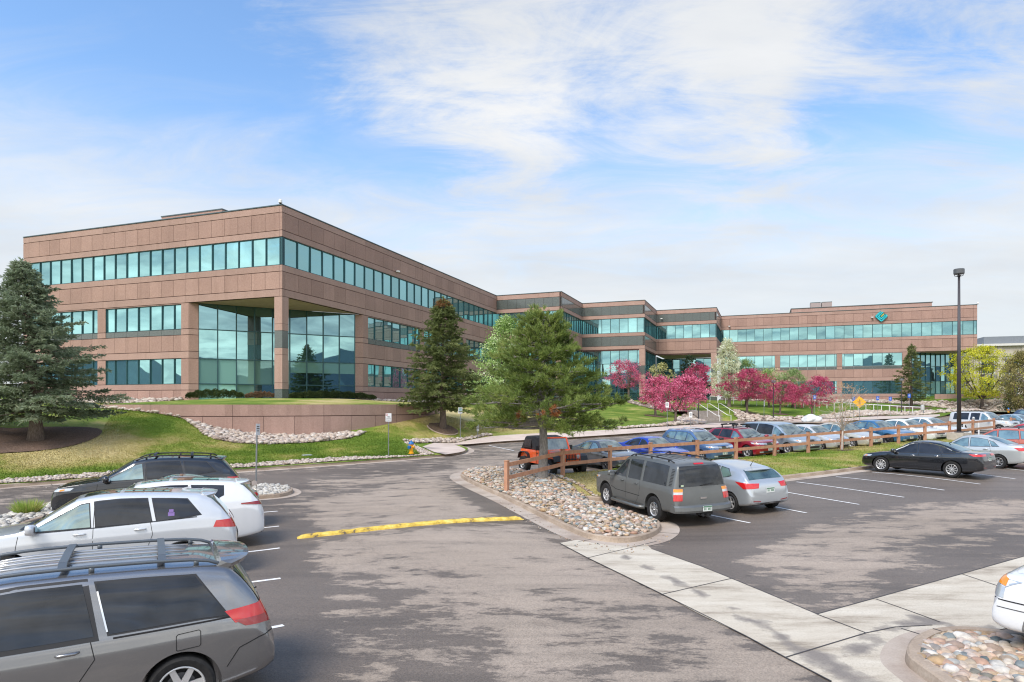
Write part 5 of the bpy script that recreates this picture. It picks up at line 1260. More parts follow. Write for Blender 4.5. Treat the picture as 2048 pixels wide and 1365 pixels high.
class Car:
    def __init__(s, name, label, cat, sp_, paint, loc, rz, group=None, detail=2, scale=1.0):
        s.sp = sp_; s.paint = paint; s.det = detail
        s.L, s.W, s.H = sp_['L'], sp_['W'], sp_['H']; s.wb = sp_['wb']; s.fo = sp_['fo']
        s.root = thing(name, label, cat, tuple(loc), rz, group); s.root.scale = (scale,)*3
        s.xf = s.wb/2+s.fo
        s.body()
    def X(s, t): return s.xf-t*s.L
    def T(s, x): return (s.xf-x)/s.L
    def top(s, t): return lerp_tab(s.sp['top'], t)
    def belt(s, t): return min(lerp_tab(s.sp['belt'], t), s.top(t)-.012)
    def hw(s, t): return lerp_tab(s.sp.get('plan', [(0,.70),(.012,.80),(.035,.88),(.08,.945),(.16,.985),(.28,1),(.75,1),(.88,.975),(.95,.93),(.98,.88),(1,.80)]), t)*s.W/2
    def bot(s, t): return lerp_tab(s.sp.get('bot', [(0,.30),(.03,.22),(.12,.20),(.2,.19),(.8,.19),(.9,.24),(.97,.30),(1,.36)]), t)
    def ring(s, t):
        W_, ht, hb, zb = s.hw(t), s.top(t), s.belt(t), s.bot(t); g = min(1, max(0, (ht-hb)/.36)); wr = s.sp['roofw']*s.W/2; sh = s.sp.get('shoulder', .045)
        wbt = W_-sh; we = wbt-(wbt-min(wbt-.02, wr))*g; mid = zb+(hb-zb)*.45; up = zb+(hb-zb)*.80
        if ht-zb < .25: mid = zb+(hb-zb)*.4
        fl = s.sp.get('flare', .0)
        pts = [(0, zb+.01), (W_-.16, zb), (W_-.035, zb+.035), (W_-.006, zb+.10), (W_, mid), (W_-.004, up), (W_-.012, up+.02), (W_-.034, hb-.03), (wbt, hb)]
        k = .30; z1 = hb+(ht-hb)*.34; z2 = hb+(ht-hb)*.72
        pts += [(wbt+(we-wbt)*.30, z1), (wbt+(we-wbt)*.70, z2), (we, ht-(.045*g+.012)), (we-.05-.06*(1-g), ht-.010*(g)-.003), (we*.55, ht+.006), (0, ht+.014*g+.012)]
        return pts
    def body(s):
        ts = s.sp.get('ts') or sorted(set([0,.006,.018,.04,.07,.11,.16,.21]+[round(p[0],4) for p in s.sp['top']]+[.30,.36,.42,.48,.54,.60,.66,.72,.78,.84,.89,.93,.96,.982,.994,1.0]))
        # drop stations that nearly coincide
        tt = [ts[0]]
        for t in ts[1:]:
            if t-tt[-1] > .0045: tt.append(t)
        if tt[-1] != 1.0: tt[-1] = 1.0
        n = len(s.ring(.5)); vs = []; fs = []; ringn = 2*n-2
        for t in tt:
            h = s.ring(t); x = s.X(t)
            for (y, z) in h: vs.append((x, y, z))
            for (y, z) in reversed(h[1:-1]): vs.append((x, -y, z))
        m = ringn
        for i in range(len(tt)-1):
            for k in range(m):
                a = i*m+k; b = i*m+(k+1) % m; fs.append((a, a+m, b+m, b))
        fs.append(tuple(range(m))); e = (len(tt)-1)*m; fs.append(tuple(e+k for k in reversed(range(m))))
        me = bpy.data.meshes.new('b'); me.from_pydata(vs, [], fs)
        o = bpy.data.objects.new('tmp', me); COL.objects.link(o); md = o.modifiers.new('s', 'SUBSURF'); md.levels = 2; md.render_levels = 2
        dg = bpy.context.evaluated_depsgraph_get(); me2 = bpy.data.meshes.new_from_object(o.evaluated_get(dg)); 
        s.bvh = BVHTree.FromPolygons([v.co.copy() for v in me2.vertices], [tuple(p.vertices) for p in me2.polygons])
        o.modifiers.clear(); o.data = me2
        # wheel openings
        ar = s.sp['wr']*1.0+s.sp.get('archgap', .055); cut = MB(); cr_ = []
        for ax in (s.wb/2, -s.wb/2):
            for sd in (1, -1):
                c = MB(); c.lathe([(0,-.26),(ar,-.26),(ar,.26),(0,.26)], K_WELL, 40, Matrix.Rotation(R(-90), 3, 'X'), (ax, sd*(s.W/2-.02), s.sp['wr'] + s.sp.get('lift', 0)))
                me3 = c.mesh('cut'); bm = bmesh.new(); bm.from_mesh(me3); bmesh.ops.remove_doubles(bm, verts=bm.verts, dist=1e-5); bmesh.ops.recalc_face_normals(bm, faces=bm.faces); bm.to_mesh(me3); bm.free(); cr_.append(link('cut', me3))
        me2.materials.clear(); me2.materials.append(s.paint); me2.materials.append(K_TRIM); me2.materials.append(K_WELL)
        bm = bmesh.new(); bm.from_mesh(me2); bmesh.ops.recalc_face_normals(bm, faces=bm.faces)
        cl = s.sp.get('clad', 0); 
        for f in bm.faces:
            c = f.calc_center_median(); f.smooth = True
            if c.z < s.bot(s.T(c.x))+.015+ (cl if cl else .0): f.material_index = 1
        bm.to_mesh(me2); bm.free()
        for c in cr_:
            c.data.materials.clear(); [c.data.materials.append(K_WELL) for _ in range(3)]
            c.data.polygons.foreach_set('material_index', [2]*len(c.data.polygons))
            md = o.modifiers.new('b', 'BOOLEAN'); md.operation = 'DIFFERENCE'; md.object = c; md.solver = 'EXACT'
        dg = bpy.context.evaluated_depsgraph_get(); dg.update(); me4 = bpy.data.meshes.new_from_object(o.evaluated_get(dg))
        o.modifiers.clear()
        bpy.data.objects.remove(o)
        for c in cr_: bpy.data.objects.remove(c)
        me4.materials.clear(); 
        for mt in (s.paint, K_TRIM, K_WELL): me4.materials.append(mt)
        me4.polygons.foreach_set('use_smooth', [True]*len(me4.polygons)); me4.set_sharp_from_angle(angle=R(38)); me4.name = 'body'
        s.bo = link('body', me4, s.root)
    # ---- projecting patches on to the body
    def hit(s, p, d, off=.004):
        d = Vector(d).normalized(); p = Vector(p); r = s.bvh.ray_cast(p-d*3, d)
        if r[0] is None: return None
        n = r[1]; n = n if n.dot(d) < 0 else -n
        return r[0]+n*off
    def grid(s, name, rows, d, mat, off=.004, parent=None, build=True):
        """rows: list of point rows (same length); projected along d"""
        V = []; ok = []
        for row in rows:
            for p in row:
                h = s.hit(p, d, off); V.append(h if h is not None else Vector(p)); ok.append(h is not None)
        n = len(rows[0]); fs = []
        for i in range(len(rows)-1):
            for j in range(n-1):
                q = (i*n+j, i*n+j+1, (i+1)*n+j+1, (i+1)*n+j)
                if all(ok[k] for k in q): fs.append(q)
        if not fs: return None
        nn = (V[fs[0][1]]-V[fs[0][0]]).cross(V[fs[0][3]]-V[fs[0][0]])
        if nn.dot(Vector(d)) > 0: fs = [f[::-1] for f in fs]
        mb = MB(); mb.add(V, fs, mat); return mb.build(name, parent or s.root, smooth=True) if build else mb
    def quadpatch(s, name, c, d, mat, nu=8, nv=6, off=.004, bow=0, parent=None):
        """c: four 3D corners bl, br, tr, tl"""
        c = [Vector(p) for p in c]; rows = []
        for i in range(nv+1):
            v = i/nv; a = c[0].lerp(c[3], v); b = c[1].lerp(c[2], v); rows.append([a.lerp(b, j/nu) for j in range(nu+1)])
        return s.grid(name, rows, d, mat, off, parent)
    def sidepoly(s, name, bottom, topl, mat, off=.004, side=1, parent=None, nv=6):
        """bottom / topl: lists of (x, z) with equal count"""
        rows = [[Vector((b[0]+(t[0]-b[0])*v, side*s.W, b[1]+(t[1]-b[1])*v)) for b, t in zip(bottom, topl)] for v in [i/nv for i in range(nv+1)]]
        return s.grid(name, rows, (0, -side, 0), mat, off, parent)
    def ribbon(s, name, pts, d, w, mat, off=.003, parent=None, n=6, axis='side', build=True):
        """thin line laid on the surface; pts are 3D, projected along d"""
        P_ = []
        for a, b in zip(pts[:-1], pts[1:]):
            a, b = Vector(a), Vector(b)
            for i in range(n): P_.append(a.lerp(b, i/n))
        P_.append(Vector(pts[-1])); d = Vector(d).normalized(); H_ = [s.hit(p, d, off) for p in P_]; mb = MB()
        for i in range(len(P_)-1):
            if H_[i] is None or H_[i+1] is None: continue
            t = (P_[i+1]-P_[i]).normalized(); q = t.cross(d).normalized()*w/2
            A, B = H_[i], H_[i+1]; f = [A-q, B-q, B+q, A+q]
            if (f[1]-f[0]).cross(f[3]-f[0]).dot(d) > 0: f.reverse()
            mb.face(f, mat)
        if not mb.v: return None
        return mb.build(name, parent or s.root) if build else mb
    def roofz(s, t): # height of the window top edge with a pillar margin
        m = s.sp.get('railh', .105); return min(s.top(max(0, t-s.sp.get('apill', .018))), s.top(min(1, t+s.sp.get('cpill', .018))), s.top(t))-m
    def windows(s):
        for wi, w in enumerate(s.sp['wins']):
            (tb0, tt0), (tb1, tt1) = w['f'], w['r']; n = 14; bt, tp = [], []
            for i in range(n+1):
                k = i/n; tb = tb0+(tb1-tb0)*k; t_t = tt0+(tt1-tt0)*k; zb = s.belt(tb)+w.get('lift', .02)+w.get('rise', 0)*k**3; zt = s.roofz(t_t)+w.get('dt', 0)
                if zt < zb+.006: zt = zb+.006
                bt.append((s.X(tb), zb)); tp.append((s.X(t_t), zt))
            gm = {'c': G_CLEAR, 'd': G_DARK, 'r': G_REAR}[w.get('g', 'd')]
            cx = sum(p[0] for p in bt+tp)/len(bt+tp); cz = sum(p[1] for p in bt+tp)/len(bt+tp)
            for sd in (1, -1):
                # black rubber surround, glass just proud of it
                e = w.get('e', .018)
                b2 = [(x+(e if i == 0 else (-e if i == n else 0)), z-e) for i, (x, z) in enumerate(bt)]; t2 = [(x+(e if i == 0 else (-e if i == n else 0)), z+e) for i, (x, z) in enumerate(tp)]
                g = s.sidepoly('side_window', b2, t2, s.sp.get('surround', K_TRIM), .003, sd)
                if g: s.sidepoly('glass', bt, tp, gm, .007, sd, parent=g)
        t0, t1 = s.sp['ws']; zb, zt = s.top(t0), s.top(t1); rw = s.sp['roofw']*s.W/2
        def glasspane(name, t0, t1, mat, d, wlo, whi, m0=.04, m1=.04):
            rows = []; x0, x1 = s.X(t0), s.X(t1); nv = 8
            for i in range(nv+1):
                v = m0+(1-m0-m1)*i/nv; t = t0+(t1-t0)*v; hw_ = wlo+(whi-wlo)*v; bow = .05*(1 if x0 > x1 else -1)
                rows.append([Vector((s.X(t), hw_*u, s.top(t))) for u in np.linspace(-1, 1, 13)])
            return s.grid(name, rows, d, mat, .006)
        if not s.sp.get('noglass'):
            d = Vector((-(s.top(t1)-s.top(t0)), 0, -(abs(s.X(t1)-s.X(t0))))).normalized(); wl = s.hw(t0)-.14
            glasspane('windshield', t0, t1, G_WIND, d, wl, rw-.07)
            s.ribbon('cowl', [(s.X(t0)+.02, -wl+.05, s.top(t0)+.1), (s.X(t0)+.02, wl-.05, s.top(t0)+.1)], (0,0,-1), .13, K_TRIM, .004, n=10)
            wp = MB()
            for y0, y1 in ((.05, .62), (-.55, .02)):
                a = s.hit((s.X(t0)-.02, y0, 3), (0,0,-1), .02); b = s.hit((s.X(t0+(t1-t0)*.25), y1, 3), (0,0,-1), .03)
                if a and b: wp.bar(a, b, .02, .015, K_TRIM)
            if wp.v: wp.build('wiper', s.root)
            if 'rw' in s.sp:
                t0, t1 = s.sp['rw']; d = Vector(((s.top(t1)-s.top(t0)), 0, -(abs(s.X(t1)-s.X(t0)))))
                if abs(s.X(t1)-s.X(t0)) < .35: d = Vector((1, 0, -.25))
                glasspane('rear_window', t1, t0, {'d': G_DARK, 'c': G_REAR}[s.sp.get('rwg', 'c')], (abs(d.x), 0, -abs(d.z)), min(s.hw(t1)-.12, rw+.06), rw-.06, .06, .06)
    def seams(s):
        sm = MB()
        for pl in s.sp.get('seams', []):
            for sd in (1, -1):
                pts = [(s.X(t), sd*s.W, (z if z < 5 else 0)) for t, z in pl]
                m = s.ribbon('seam', pts, (0, -sd, 0), .009, K_GAP, .0025, build=False)
                if m: sm.add(m.v, m.f, K_GAP)
        for pl in s.sp.get('topseams', []):
            pts = [(s.X(t), y, 3) for t, y in pl]; m = s.ribbon('seam', pts, (0,0,-1), .009, K_GAP, .0025, build=False)
            if m: sm.add(m.v, m.f, K_GAP)
            pts = [(s.X(t), -y, 3) for t, y in pl]; m = s.ribbon('seam', pts, (0,0,-1), .009, K_GAP, .0025, build=False)
            if m: sm.add(m.v, m.f, K_GAP)
        if sm.v: sm.build('panel_seams', s.root)
        for t, z in s.sp.get('handles', []):
            for sd in (1, -1):
                p = s.hit((s.X(t), sd*2, z), (0, -sd, 0), 0)
                if p:
                    h = MB(); c = p+Vector((0, sd*.03, 0)); h.tube([p+Vector((.09,0,0)), c+Vector((.07,0,.002)), c+Vector((-.07,0,.006)), p+Vector((-.10,0,.006))], [.014,.017,.017,.012], s.sp.get('hmat', s.paint), 8)
                    h.build('door_handle', s.root, smooth=True)
    def wheels(s):
        r = s.sp['wr']; w = s.sp.get('ww', .22); t_, m_, l_ = wheel_meshes(r, w, s.sp.get('rim', .66), s.sp.get('wheel', (5,'twin')), s.sp.get('alloy', K_ALLOY))
        for ax in (s.wb/2, -s.wb/2):
            for sd in (1, -1):
                wo = link('wheel', t_, s.root, (ax, sd*(s.W/2-w/2-.015), r)); wo.name = 'wheel'
                if sd < 0: wo.rotation_euler = (0, 0, math.pi)
                ri = link('rim', m_, wo)
                if s.det > 1: link('lug_nuts', l_, ri)
    def mirror(s, t, z, mat=None, size=1.0):
        for sd in (1, -1):
            p = s.hit((s.X(t), sd*2, z), (0, -sd, 0), 0)
            if not p: continue
            bm = bmesh.new(); bmesh.ops.create_cube(bm, size=1); bmesh.ops.subdivide_edges(bm, edges=bm.edges, cuts=2, use_grid_fill=True)
            for v in bm.verts:
                n = v.co.normalized()*.62; v.co = v.co.lerp(n, .55); v.co.x *= .15*size*(1-.25*v.co.y*sd*1.5); v.co.y *= .24*size; v.co.z *= .17*size
                v.co.x += .03
            for f in bm.faces: f.smooth = True
            me = bpy.data.meshes.new('side_mirror'); bm.to_mesh(me); bm.free(); me.materials.append(mat or s.paint); c = p+Vector((0, sd*.16*size, .05)); o = link('side_mirror', me, s.root, c)
            b = MB(); b.box((-.055*size-.0, 0, .0), (.012, .17*size, .115*size), K_CHR); b.bar((.02,-sd*.16*size,-.05), (.03,-sd*.04,-.05), .05, .03, K_TRIM); b.build('mirror_glass', o)
    def lamp(s, name, c, d, mat, off=.006, nu=8, nv=5, both=True, parent=None):
        for sd in ((1, -1) if both else (1,)):
            cc = [(p[0], p[1]*sd, p[2]) for p in c]; dd = (d[0], d[1]*sd, d[2])
            if sd < 0: cc = [cc[1], cc[0], cc[3], cc[2]]
            s.quadpatch(name, cc, dd, mat, nu, nv, off, parent=parent)
    def plate(s, front=False, z=.5, y=0, green=True):
        d = (-1,0,0) if front else (1,0,0); p = s.hit((0, y, z), (-d[0]*-1 if False else d[0]*1, 0, 0), .0) if False else None
        x0 = 4 if front else -4; h = s.bvh.ray_cast(Vector((x0, y, z)), Vector((-1 if front else 1, 0, 0)))
        if h[0] is None: return
        b = MB(); sx_ = 1 if front else -1; b.box(h[0]+Vector((sx_*.012, 0, 0)), (.012, .31, .155), K_PLATE)
        b.box(h[0]+Vector((sx_*.020, 0, .055)), (.004, .30, .035), K_PGRN if green else K_PLATE)
        for k in range(6):
            if k != 3: b.box(h[0]+Vector((sx_*.020, -.11+.044*k, -.01)), (.004, .026, .06), K_PGRN)
        b.build('licence_plate', s.root)
    def rails(s, t0=.42, t1=.9, y=None, h=.065, cross=(.5,.75), mat=None, flat=False):
        mat = mat or K_TRIM; y = y or s.sp['roofw']*s.W/2-.12
        for sd in (1, -1):
            P_ = []; n = 14
            for i in range(n+1):
                k = i/n; t = t0+(t1-t0)*k; q = s.hit((s.X(t), sd*y, 3), (0,0,-1), 0)
                if q: e = min(1, k*7, (1-k)*7); P_.append(q+Vector((0,0,.008+h*math.sin(e*math.pi/2))))
            b = MB(); b.tube(P_, .019, mat, 8)
            for k in (0.12, .5, .88):
                t = t0+(t1-t0)*k; q = s.hit((s.X(t), sd*y, 3), (0,0,-1), 0); b.bar(q, q+Vector((0,0,h)), .05, .03, mat, up=(0,1,0))
            b.build('roof_rail', s.root, smooth=True)
        for t in cross:
            q = s.hit((s.X(t), 0, 3), (0,0,-1), 0); q2 = s.hit((s.X(t), y, 3), (0,0,-1), 0); b = MB(); zz = max(q.z, q2.z)+h+.012
            pts = [(q.x, -y, q2.z+h), (q.x, -y*.8, zz), (q.x, 0, zz+.012), (q.x, y*.8, zz), (q.x, y, q2.z+h)]
            for a_, b_ in zip(pts[:-1], pts[1:]): b.bar(a_, b_, .075, .022, mat)
            b.build('crossbar', s.root)
    def finish(s):
        s.windows(); s.seams(); s.wheels()

def sc(tab, L_, H_): return [(a, b*H_) for a, b in tab]
# ---------------- body families (top and belt as (t, fraction of height))
TOP = {
 'sedan': [(0,.355),(.006,.42),(.02,.485),(.05,.535),(.12,.585),(.20,.62),(.275,.645),(.33,.765),(.385,.895),(.42,.955),(.46,.985),(.52,1.0),(.60,.992),(.67,.955),(.73,.895),(.79,.81),(.845,.745),(.90,.735),(.955,.72),(.985,.69),(1.0,.50)],
 'coupe': [(0,.37),(.006,.43),(.02,.48),(.06,.53),(.14,.58),(.22,.62),(.29,.655),(.35,.79),(.41,.915),(.46,.97),(.52,1.0),(.60,.985),(.68,.935),(.76,.86),(.83,.785),(.88,.76),(.95,.745),(.985,.70),(1.0,.5)],
 'hatch': [(0,.37),(.006,.43),(.02,.49),(.06,.545),(.13,.60),(.20,.635),(.245,.66),(.31,.79),(.38,.91),(.43,.965),(.50,.995),(.58,1.0),(.68,.985),(.77,.955),(.84,.925),(.885,.88),(.925,.79),(.955,.70),(.978,.665),(.992,.60),(1.0,.45)],
 'suv': [(0,.39),(.006,.46),(.02,.53),(.05,.575),(.12,.61),(.19,.635),(.25,.66),(.30,.76),(.36,.88),(.41,.955),(.47,.985),(.55,1.0),(.66,.995),(.77,.98),(.85,.962),(.895,.92),(.935,.80),(.965,.69),(.98,.64),(.992,.57),(1.0,.42)],
 'box': [(0,.42),(.006,.47),(.016,.53),(.03,.575),(.10,.60),(.19,.615),(.265,.635),(.31,.76),(.355,.88),(.395,.96),(.44,.99),(.55,1.0),(.70,1.0),(.85,.995),(.93,.98),(.955,.955),(.967,.85),(.978,.70),(.985,.58),(.992,.50),(1.0,.32)],
 'van': [(0,.36),(.006,.42),(.02,.47),(.05,.51),(.11,.555),(.17,.59),(.205,.62),(.27,.745),(.335,.865),(.385,.935),(.44,.975),(.52,.998),(.64,1.0),(.76,.99),(.86,.972),(.905,.945),(.93,.88),(.955,.76),(.972,.66),(.985,.56),(.993,.48),(1.0,.38)],
}
BELT = {
 'sedan': [(0,.33),(.02,.46),(.06,.52),(.2,.595),(.3,.625),(.6,.655),(.75,.675),(.86,.70),(.97,.68),(1,.45)],
 'coupe': [(0,.33),(.02,.46),(.06,.51),(.2,.585),(.3,.62),(.6,.665),(.75,.70),(.86,.73),(.97,.70),(1,.45)],
 'hatch': [(0,.33),(.02,.46),(.06,.53),(.2,.605),(.3,.635),(.6,.685),(.75,.715),(.86,.725),(.95,.68),(1,.40)],
 'suv': [(0,.35),(.02,.50),(.06,.56),(.2,.61),(.28,.635),(.6,.665),(.8,.70),(.92,.70),(.97,.62),(1,.38)],
 'box': [(0,.38),(.02,.52),(.05,.565),(.2,.595),(.28,.605),(.6,.61),(.9,.615),(.97,.58),(1,.28)],
 'van': [(0,.33),(.02,.44),(.06,.50),(.2,.575),(.28,.60),(.6,.615),(.85,.635),(.95,.62),(.98,.5),(1,.34)],
}
WINS = {
 'sedan': [dict(f=(.305,.385), r=(.505,.495), g='c'), dict(f=(.525,.515), r=(.70,.665), g='c'), dict(f=(.715,.68), r=(.775,.715), g='c')],
 'coupe': [dict(f=(.32,.41), r=(.53,.515), g='c'), dict(f=(.55,.535), r=(.73,.66), g='d')],
 'hatch': [dict(f=(.27,.37), r=(.475,.46), g='c'), dict(f=(.495,.48), r=(.665,.64), g='c'), dict(f=(.685,.66), r=(.80,.74), g='c', rise=.07)],
 'suv': [dict(f=(.265,.365), r=(.465,.455), g='c'), dict(f=(.485,.475), r=(.675,.655), g='d'), dict(f=(.695,.675), r=(.855,.80), g='d', rise=.05)],
 'box': [dict(f=(.285,.365), r=(.445,.44), g='c'), dict(f=(.47,.465), r=(.615,.61), g='d'), dict(f=(.645,.64), r=(.895,.885), g='d')],
 'van': [dict(f=(.235,.335), r=(.405,.40), g='c'), dict(f=(.43,.425), r=(.665,.645), g='d'), dict(f=(.69,.665), r=(.905,.845), g='d')],
}
def spec(kind, L_, W_, H_, wb, fo, wr, roofw, **k):
    d = dict(L=L_, W=W_, H=H_, wb=wb, fo=fo, wr=wr, roofw=roofw, top=sc(TOP[kind], L_, H_), belt=sc(BELT[kind], L_, H_), wins=WINS[kind], kind=kind)
    zb = .32*H_*.9; b_ = lambda t: lerp_tab(d['belt'], t)-.02
    dr = {'sedan': (.26,.515,.725), 'coupe': (.27,.54,.76), 'hatch': (.225,.485,.69), 'suv': (.225,.475,.70), 'box': (.25,.455,.645), 'van': (.19,.415,.68)}[kind]
    d['ws'] = {'sedan': (.275,.425), 'coupe': (.29,.455), 'hatch': (.245,.425), 'suv': (.25,.41), 'box': (.265,.40), 'van': (.205,.39)}[kind]
    d['rw'] = {'sedan': (.655,.845), 'coupe': (.66,.87), 'hatch': (.86,.955), 'suv': (.875,.965), 'box': (.955,.984), 'van': (.915,.972)}[kind]
    d['seams'] = [[(dr[0]+.01, b_(dr[0])), (dr[0], .62*H_*.6), (dr[0]+.012, .28)], [(dr[1], H_*.90), (dr[1], b_(dr[1])), (dr[1]+.0, .27)], [(dr[2]-.03, b_(dr[2])+.05), (dr[2]-.02, b_(dr[2])*.82), (dr[2]-.045, .60), (dr[2]-.09, .34)], [(dr[0]+.012, .275), (dr[2]-.09, .275)]]
    d['handles'] = [(dr[1]-.045, b_(.5)-.085), (dr[2]-.065, b_(.65)-.085)]
    d['topseams'] = [[(.03, W_*.36), (.12, W_*.405), (d['ws'][0]-.012, W_*.405)], [(.03, 0), (.03, W_*.36)]]
    d.update(k); return d
def dress(c, front=None, rear=None, mirror=None, plates=True):
    """headlights, grille, tail lamps, bumper inserts placed from the body size"""
    s = c; L_, W_, H_ = s.L, s.W, s.H; k = s.sp['kind']; xf = s.xf; xr = s.xf-L_; hw = W_/2
    zh = {'sedan': .47, 'coupe': .47, 'hatch': .50, 'suv': .515, 'box': .50, 'van': .46}[k]*H_
    if front != 'none':
        s.lamp('headlight', [(xf+.3, hw*.48, zh-.055), (xf-.42, hw-.01, zh+.0), (xf-.50, hw-.01, zh+.075), (xf+.3, hw*.50, zh+.045)], (-1, -.75, 0), K_LENS, .006, 12, 5)
        s.lamp('indicator', [(xf-.17, hw-.01, zh-.01), (xf-.30, hw-.01, zh+.01), (xf-.31, hw-.01, zh+.05), (xf-.18, hw-.01, zh+.035)], (-.6, -1, 0), K_AMB, .010, 5, 3)
        w_ = hw*.44; g = s.quadpatch('grille', [(xf+1, -w_, zh-.10), (xf+1, w_, zh-.10), (xf+1, w_*1.05, zh+.045), (xf+1, -w_*1.05, zh+.045)], (-1,0,0), K_TRIM, 12, 5, .006)
        if g:
            for q in (-.07, -.02, .03): s.ribbon('grille_bar', [(xf+1, -w_*.96, zh+q), (xf+1, w_*.96, zh+q)], (-1,0,0), .014, K_CHR, .014, parent=g, n=10)
        zi = .24*H_+.0; s.quadpatch('bumper_intake', [(xf+1, -hw*.52, zi-.055), (xf+1, hw*.52, zi-.055), (xf+1, hw*.60, zi+.05), (xf+1, -hw*.60, zi+.05)], (-1,0,0), K_TRIM, 12, 3, .006)
        s.lamp('fog_light', [(xf+.5, hw*.66, zi-.04), (xf+.3, hw*.86, zi-.03), (xf+.3, hw*.86, zi+.04), (xf+.5, hw*.66, zi+.035)], (-1,-.2,0), K_LENS, .008, 4, 3)
        if plates: s.plate(True, .33*H_)
    if rear == 'std':
        zt = {'sedan': .62, 'coupe': .62, 'hatch': .60, 'suv': .60, 'box': .5, 'van': .56}[k]*H_
        s.lamp('tail_light', [(xr-.3, hw*.60, zt-.07), (xr+.34, hw-.01, zt-.02), (xr+.32, hw-.01, zt+.06), (xr-.3, hw*.60, zt+.04)], (1,-.85,0), K_RED, .006, 12, 5)
        if plates: s.plate(False, .52*H_)
        s.quadpatch('rear_bumper_trim', [(xr-1, -hw*.7, .28), (xr-1, hw*.7, .28), (xr-1, hw*.75, .40), (xr-1, -hw*.75, .40)], (1,0,0), K_TRIM, 10, 3, .006)
    if mirror is not False:
        t = s.sp['wins'][0]['f'][0]+.02; s.mirror(t, s.belt(t)+.03, mirror)

def place(contact, heading, sp_, wheel='RL'):
    """origin (ground, between the axles) so that the named wheel touches `contact`"""
    h = R(heading); f = Vector((math.cos(h), math.sin(h))); l = Vector((-f.y, f.x)); c = Vector(contact[:2])
    a = 1 if wheel[0] == 'F' else -1; b = 1 if wheel[1] == 'L' else -1
    o = c-f*a*sp_['wb']/2-l*b*(sp_['W']/2-.04); return Vector((o.x, o.y, L(o.x, o.y))), h
GRP = 'cars parked in the lot'
def mk(label, sp_, paint, contact, heading, wheel, cat='car', name='parked_car', detail=2, front=None, rear=None, mirror=None, scale=1.0, plates=True):
    loc, h = place(contact, heading, sp_, wheel); c = Car(name, label, cat, sp_, paint, loc, h, GRP, detail, scale)
    # follow the slope of the lot
    f = Vector((math.cos(h), math.sin(h))); l = Vector((-f.y, f.x)); w2 = sp_['wb']/2
    pz = L(loc.x+f.x*w2, loc.y+f.y*w2)-L(loc.x-f.x*w2, loc.y-f.y*w2); rzz = L(loc.x+l.x*.8, loc.y+l.y*.8)-L(loc.x-l.x*.8, loc.y-l.y*.8)
    c.root.rotation_euler = (math.atan2(rzz, 1.6), -math.atan2(pz, sp_['wb']), h)
    c.finish(); dress(c, front, rear, mirror, plates); return c

# ---------------- left row
HL = 180+29
P_SIEN = carpaint('paint_phantom_grey', (.23,.23,.235), .75, .26)
sv = spec('van', 5.08, 1.965, 1.59, 3.03, 1.08, .335, .735, wheel=(7,'thick'), ww=.215, rim=.70, shoulder=.05, railh=.10)
sv['wins'] = [dict(f=(.235,.335), r=(.405,.40), g='c'), dict(f=(.440,.433), r=(.658,.636), g='d', e=.045), dict(f=(.684,.659), r=(.90,.835), g='d')]
c = mk('dark grey minivan with a roof rack cut off by the lower left corner', sv, P_SIEN, Vector((-3.44, 6.76)), HL, 'RL', 'minivan', front=None, plates=False)
xr = c.xf-c.L; hw = c.W/2
c.lamp('tail_light', [(xr-.25, hw*.70, .88), (xr+.38, hw-.01, .93), (xr+.45, hw-.01, 1.06), (xr-.25, hw*.70, 1.12)], (1,-.9,0), K_RED, .008, 14, 8)
c.lamp('tail_light_lower', [(xr-.10, hw*.80, .855), (xr+.27, hw-.01, .88), (xr+.38, hw-.01, .955), (xr-.15, hw*.80, .955)], (1,-.9,0), K_DRED, .011, 12, 4)
for sd in (1, -1):
    m_ = MB(); q = [Vector((xr+.99+.66*0, 0, 0))]
    P_ = [(c.X(.80), .75), (c.X(.80), .89), (c.X(.803), .905), (c.X(.842), .92), (c.X(.845), .905), (c.X(.845), .77), (c.X(.842), .757), (c.X(.803), .742), (c.X(.80), .75)]
    c.ribbon('fuel_door_outline', [(x, sd*2, z) for x, z in P_], (0,-sd,0), .008, K_GAP, .003, n=5) if sd == 1 else None
    c.ribbon('door_track', [(c.X(.69), sd*2, .965), (c.X(.93), sd*2, 1.0)], (0,-sd,0), .020, K_TRIM, .004, n=12)
    b = MB(); pts = [c.hit((c.X(t), sd*2, z), (0,-sd,0), .012) for t, z in ((.25,.50),(.40,.505),(.55,.515),(.66,.545))]; b.tube(pts, [.022,.024,.024,.008], P_SIEN, 6); b.build('body_side_moulding', c.root, smooth=True)
    c.ribbon('bumper_seam', [(c.X(.895), sd*2, .48), (c.X(.92), sd*2, .66), (c.X(.96), sd*2, .73), (c.X(.995), sd*2, .76)], (0,-sd,0), .010, K_GAP, .003, n=8)
    c.ribbon('window_chrome', [(c.X(.680), sd*2, 1.03), (c.X(.662), sd*2, 1.41)], (0,-sd,0), .016, K_CHR, .012, n=6)
RB = [(.0,.62)]
for k in range(5):
    y = -.42+.21*k; pts = [c.hit((c.X(t), y, 3), (0,0,-1), .004) for t in np.linspace(.45, .83, 10)]; b = MB(); b.tube(pts, [.004]+[.016]*8+[.004], simple('roof_rib_silver', (.42,.42,.42), .3, .7) if k == 0 else bpy.data.materials['roof_rib_silver'], 6); b.build('roof_rib', c.root, smooth=True)
K_SLATE = simple('slate_rack', (.10,.115,.13), .38, .2)
c.rails(.40, .90, y=.62, h=.05, cross=(.60,.775), mat=K_SLATE)
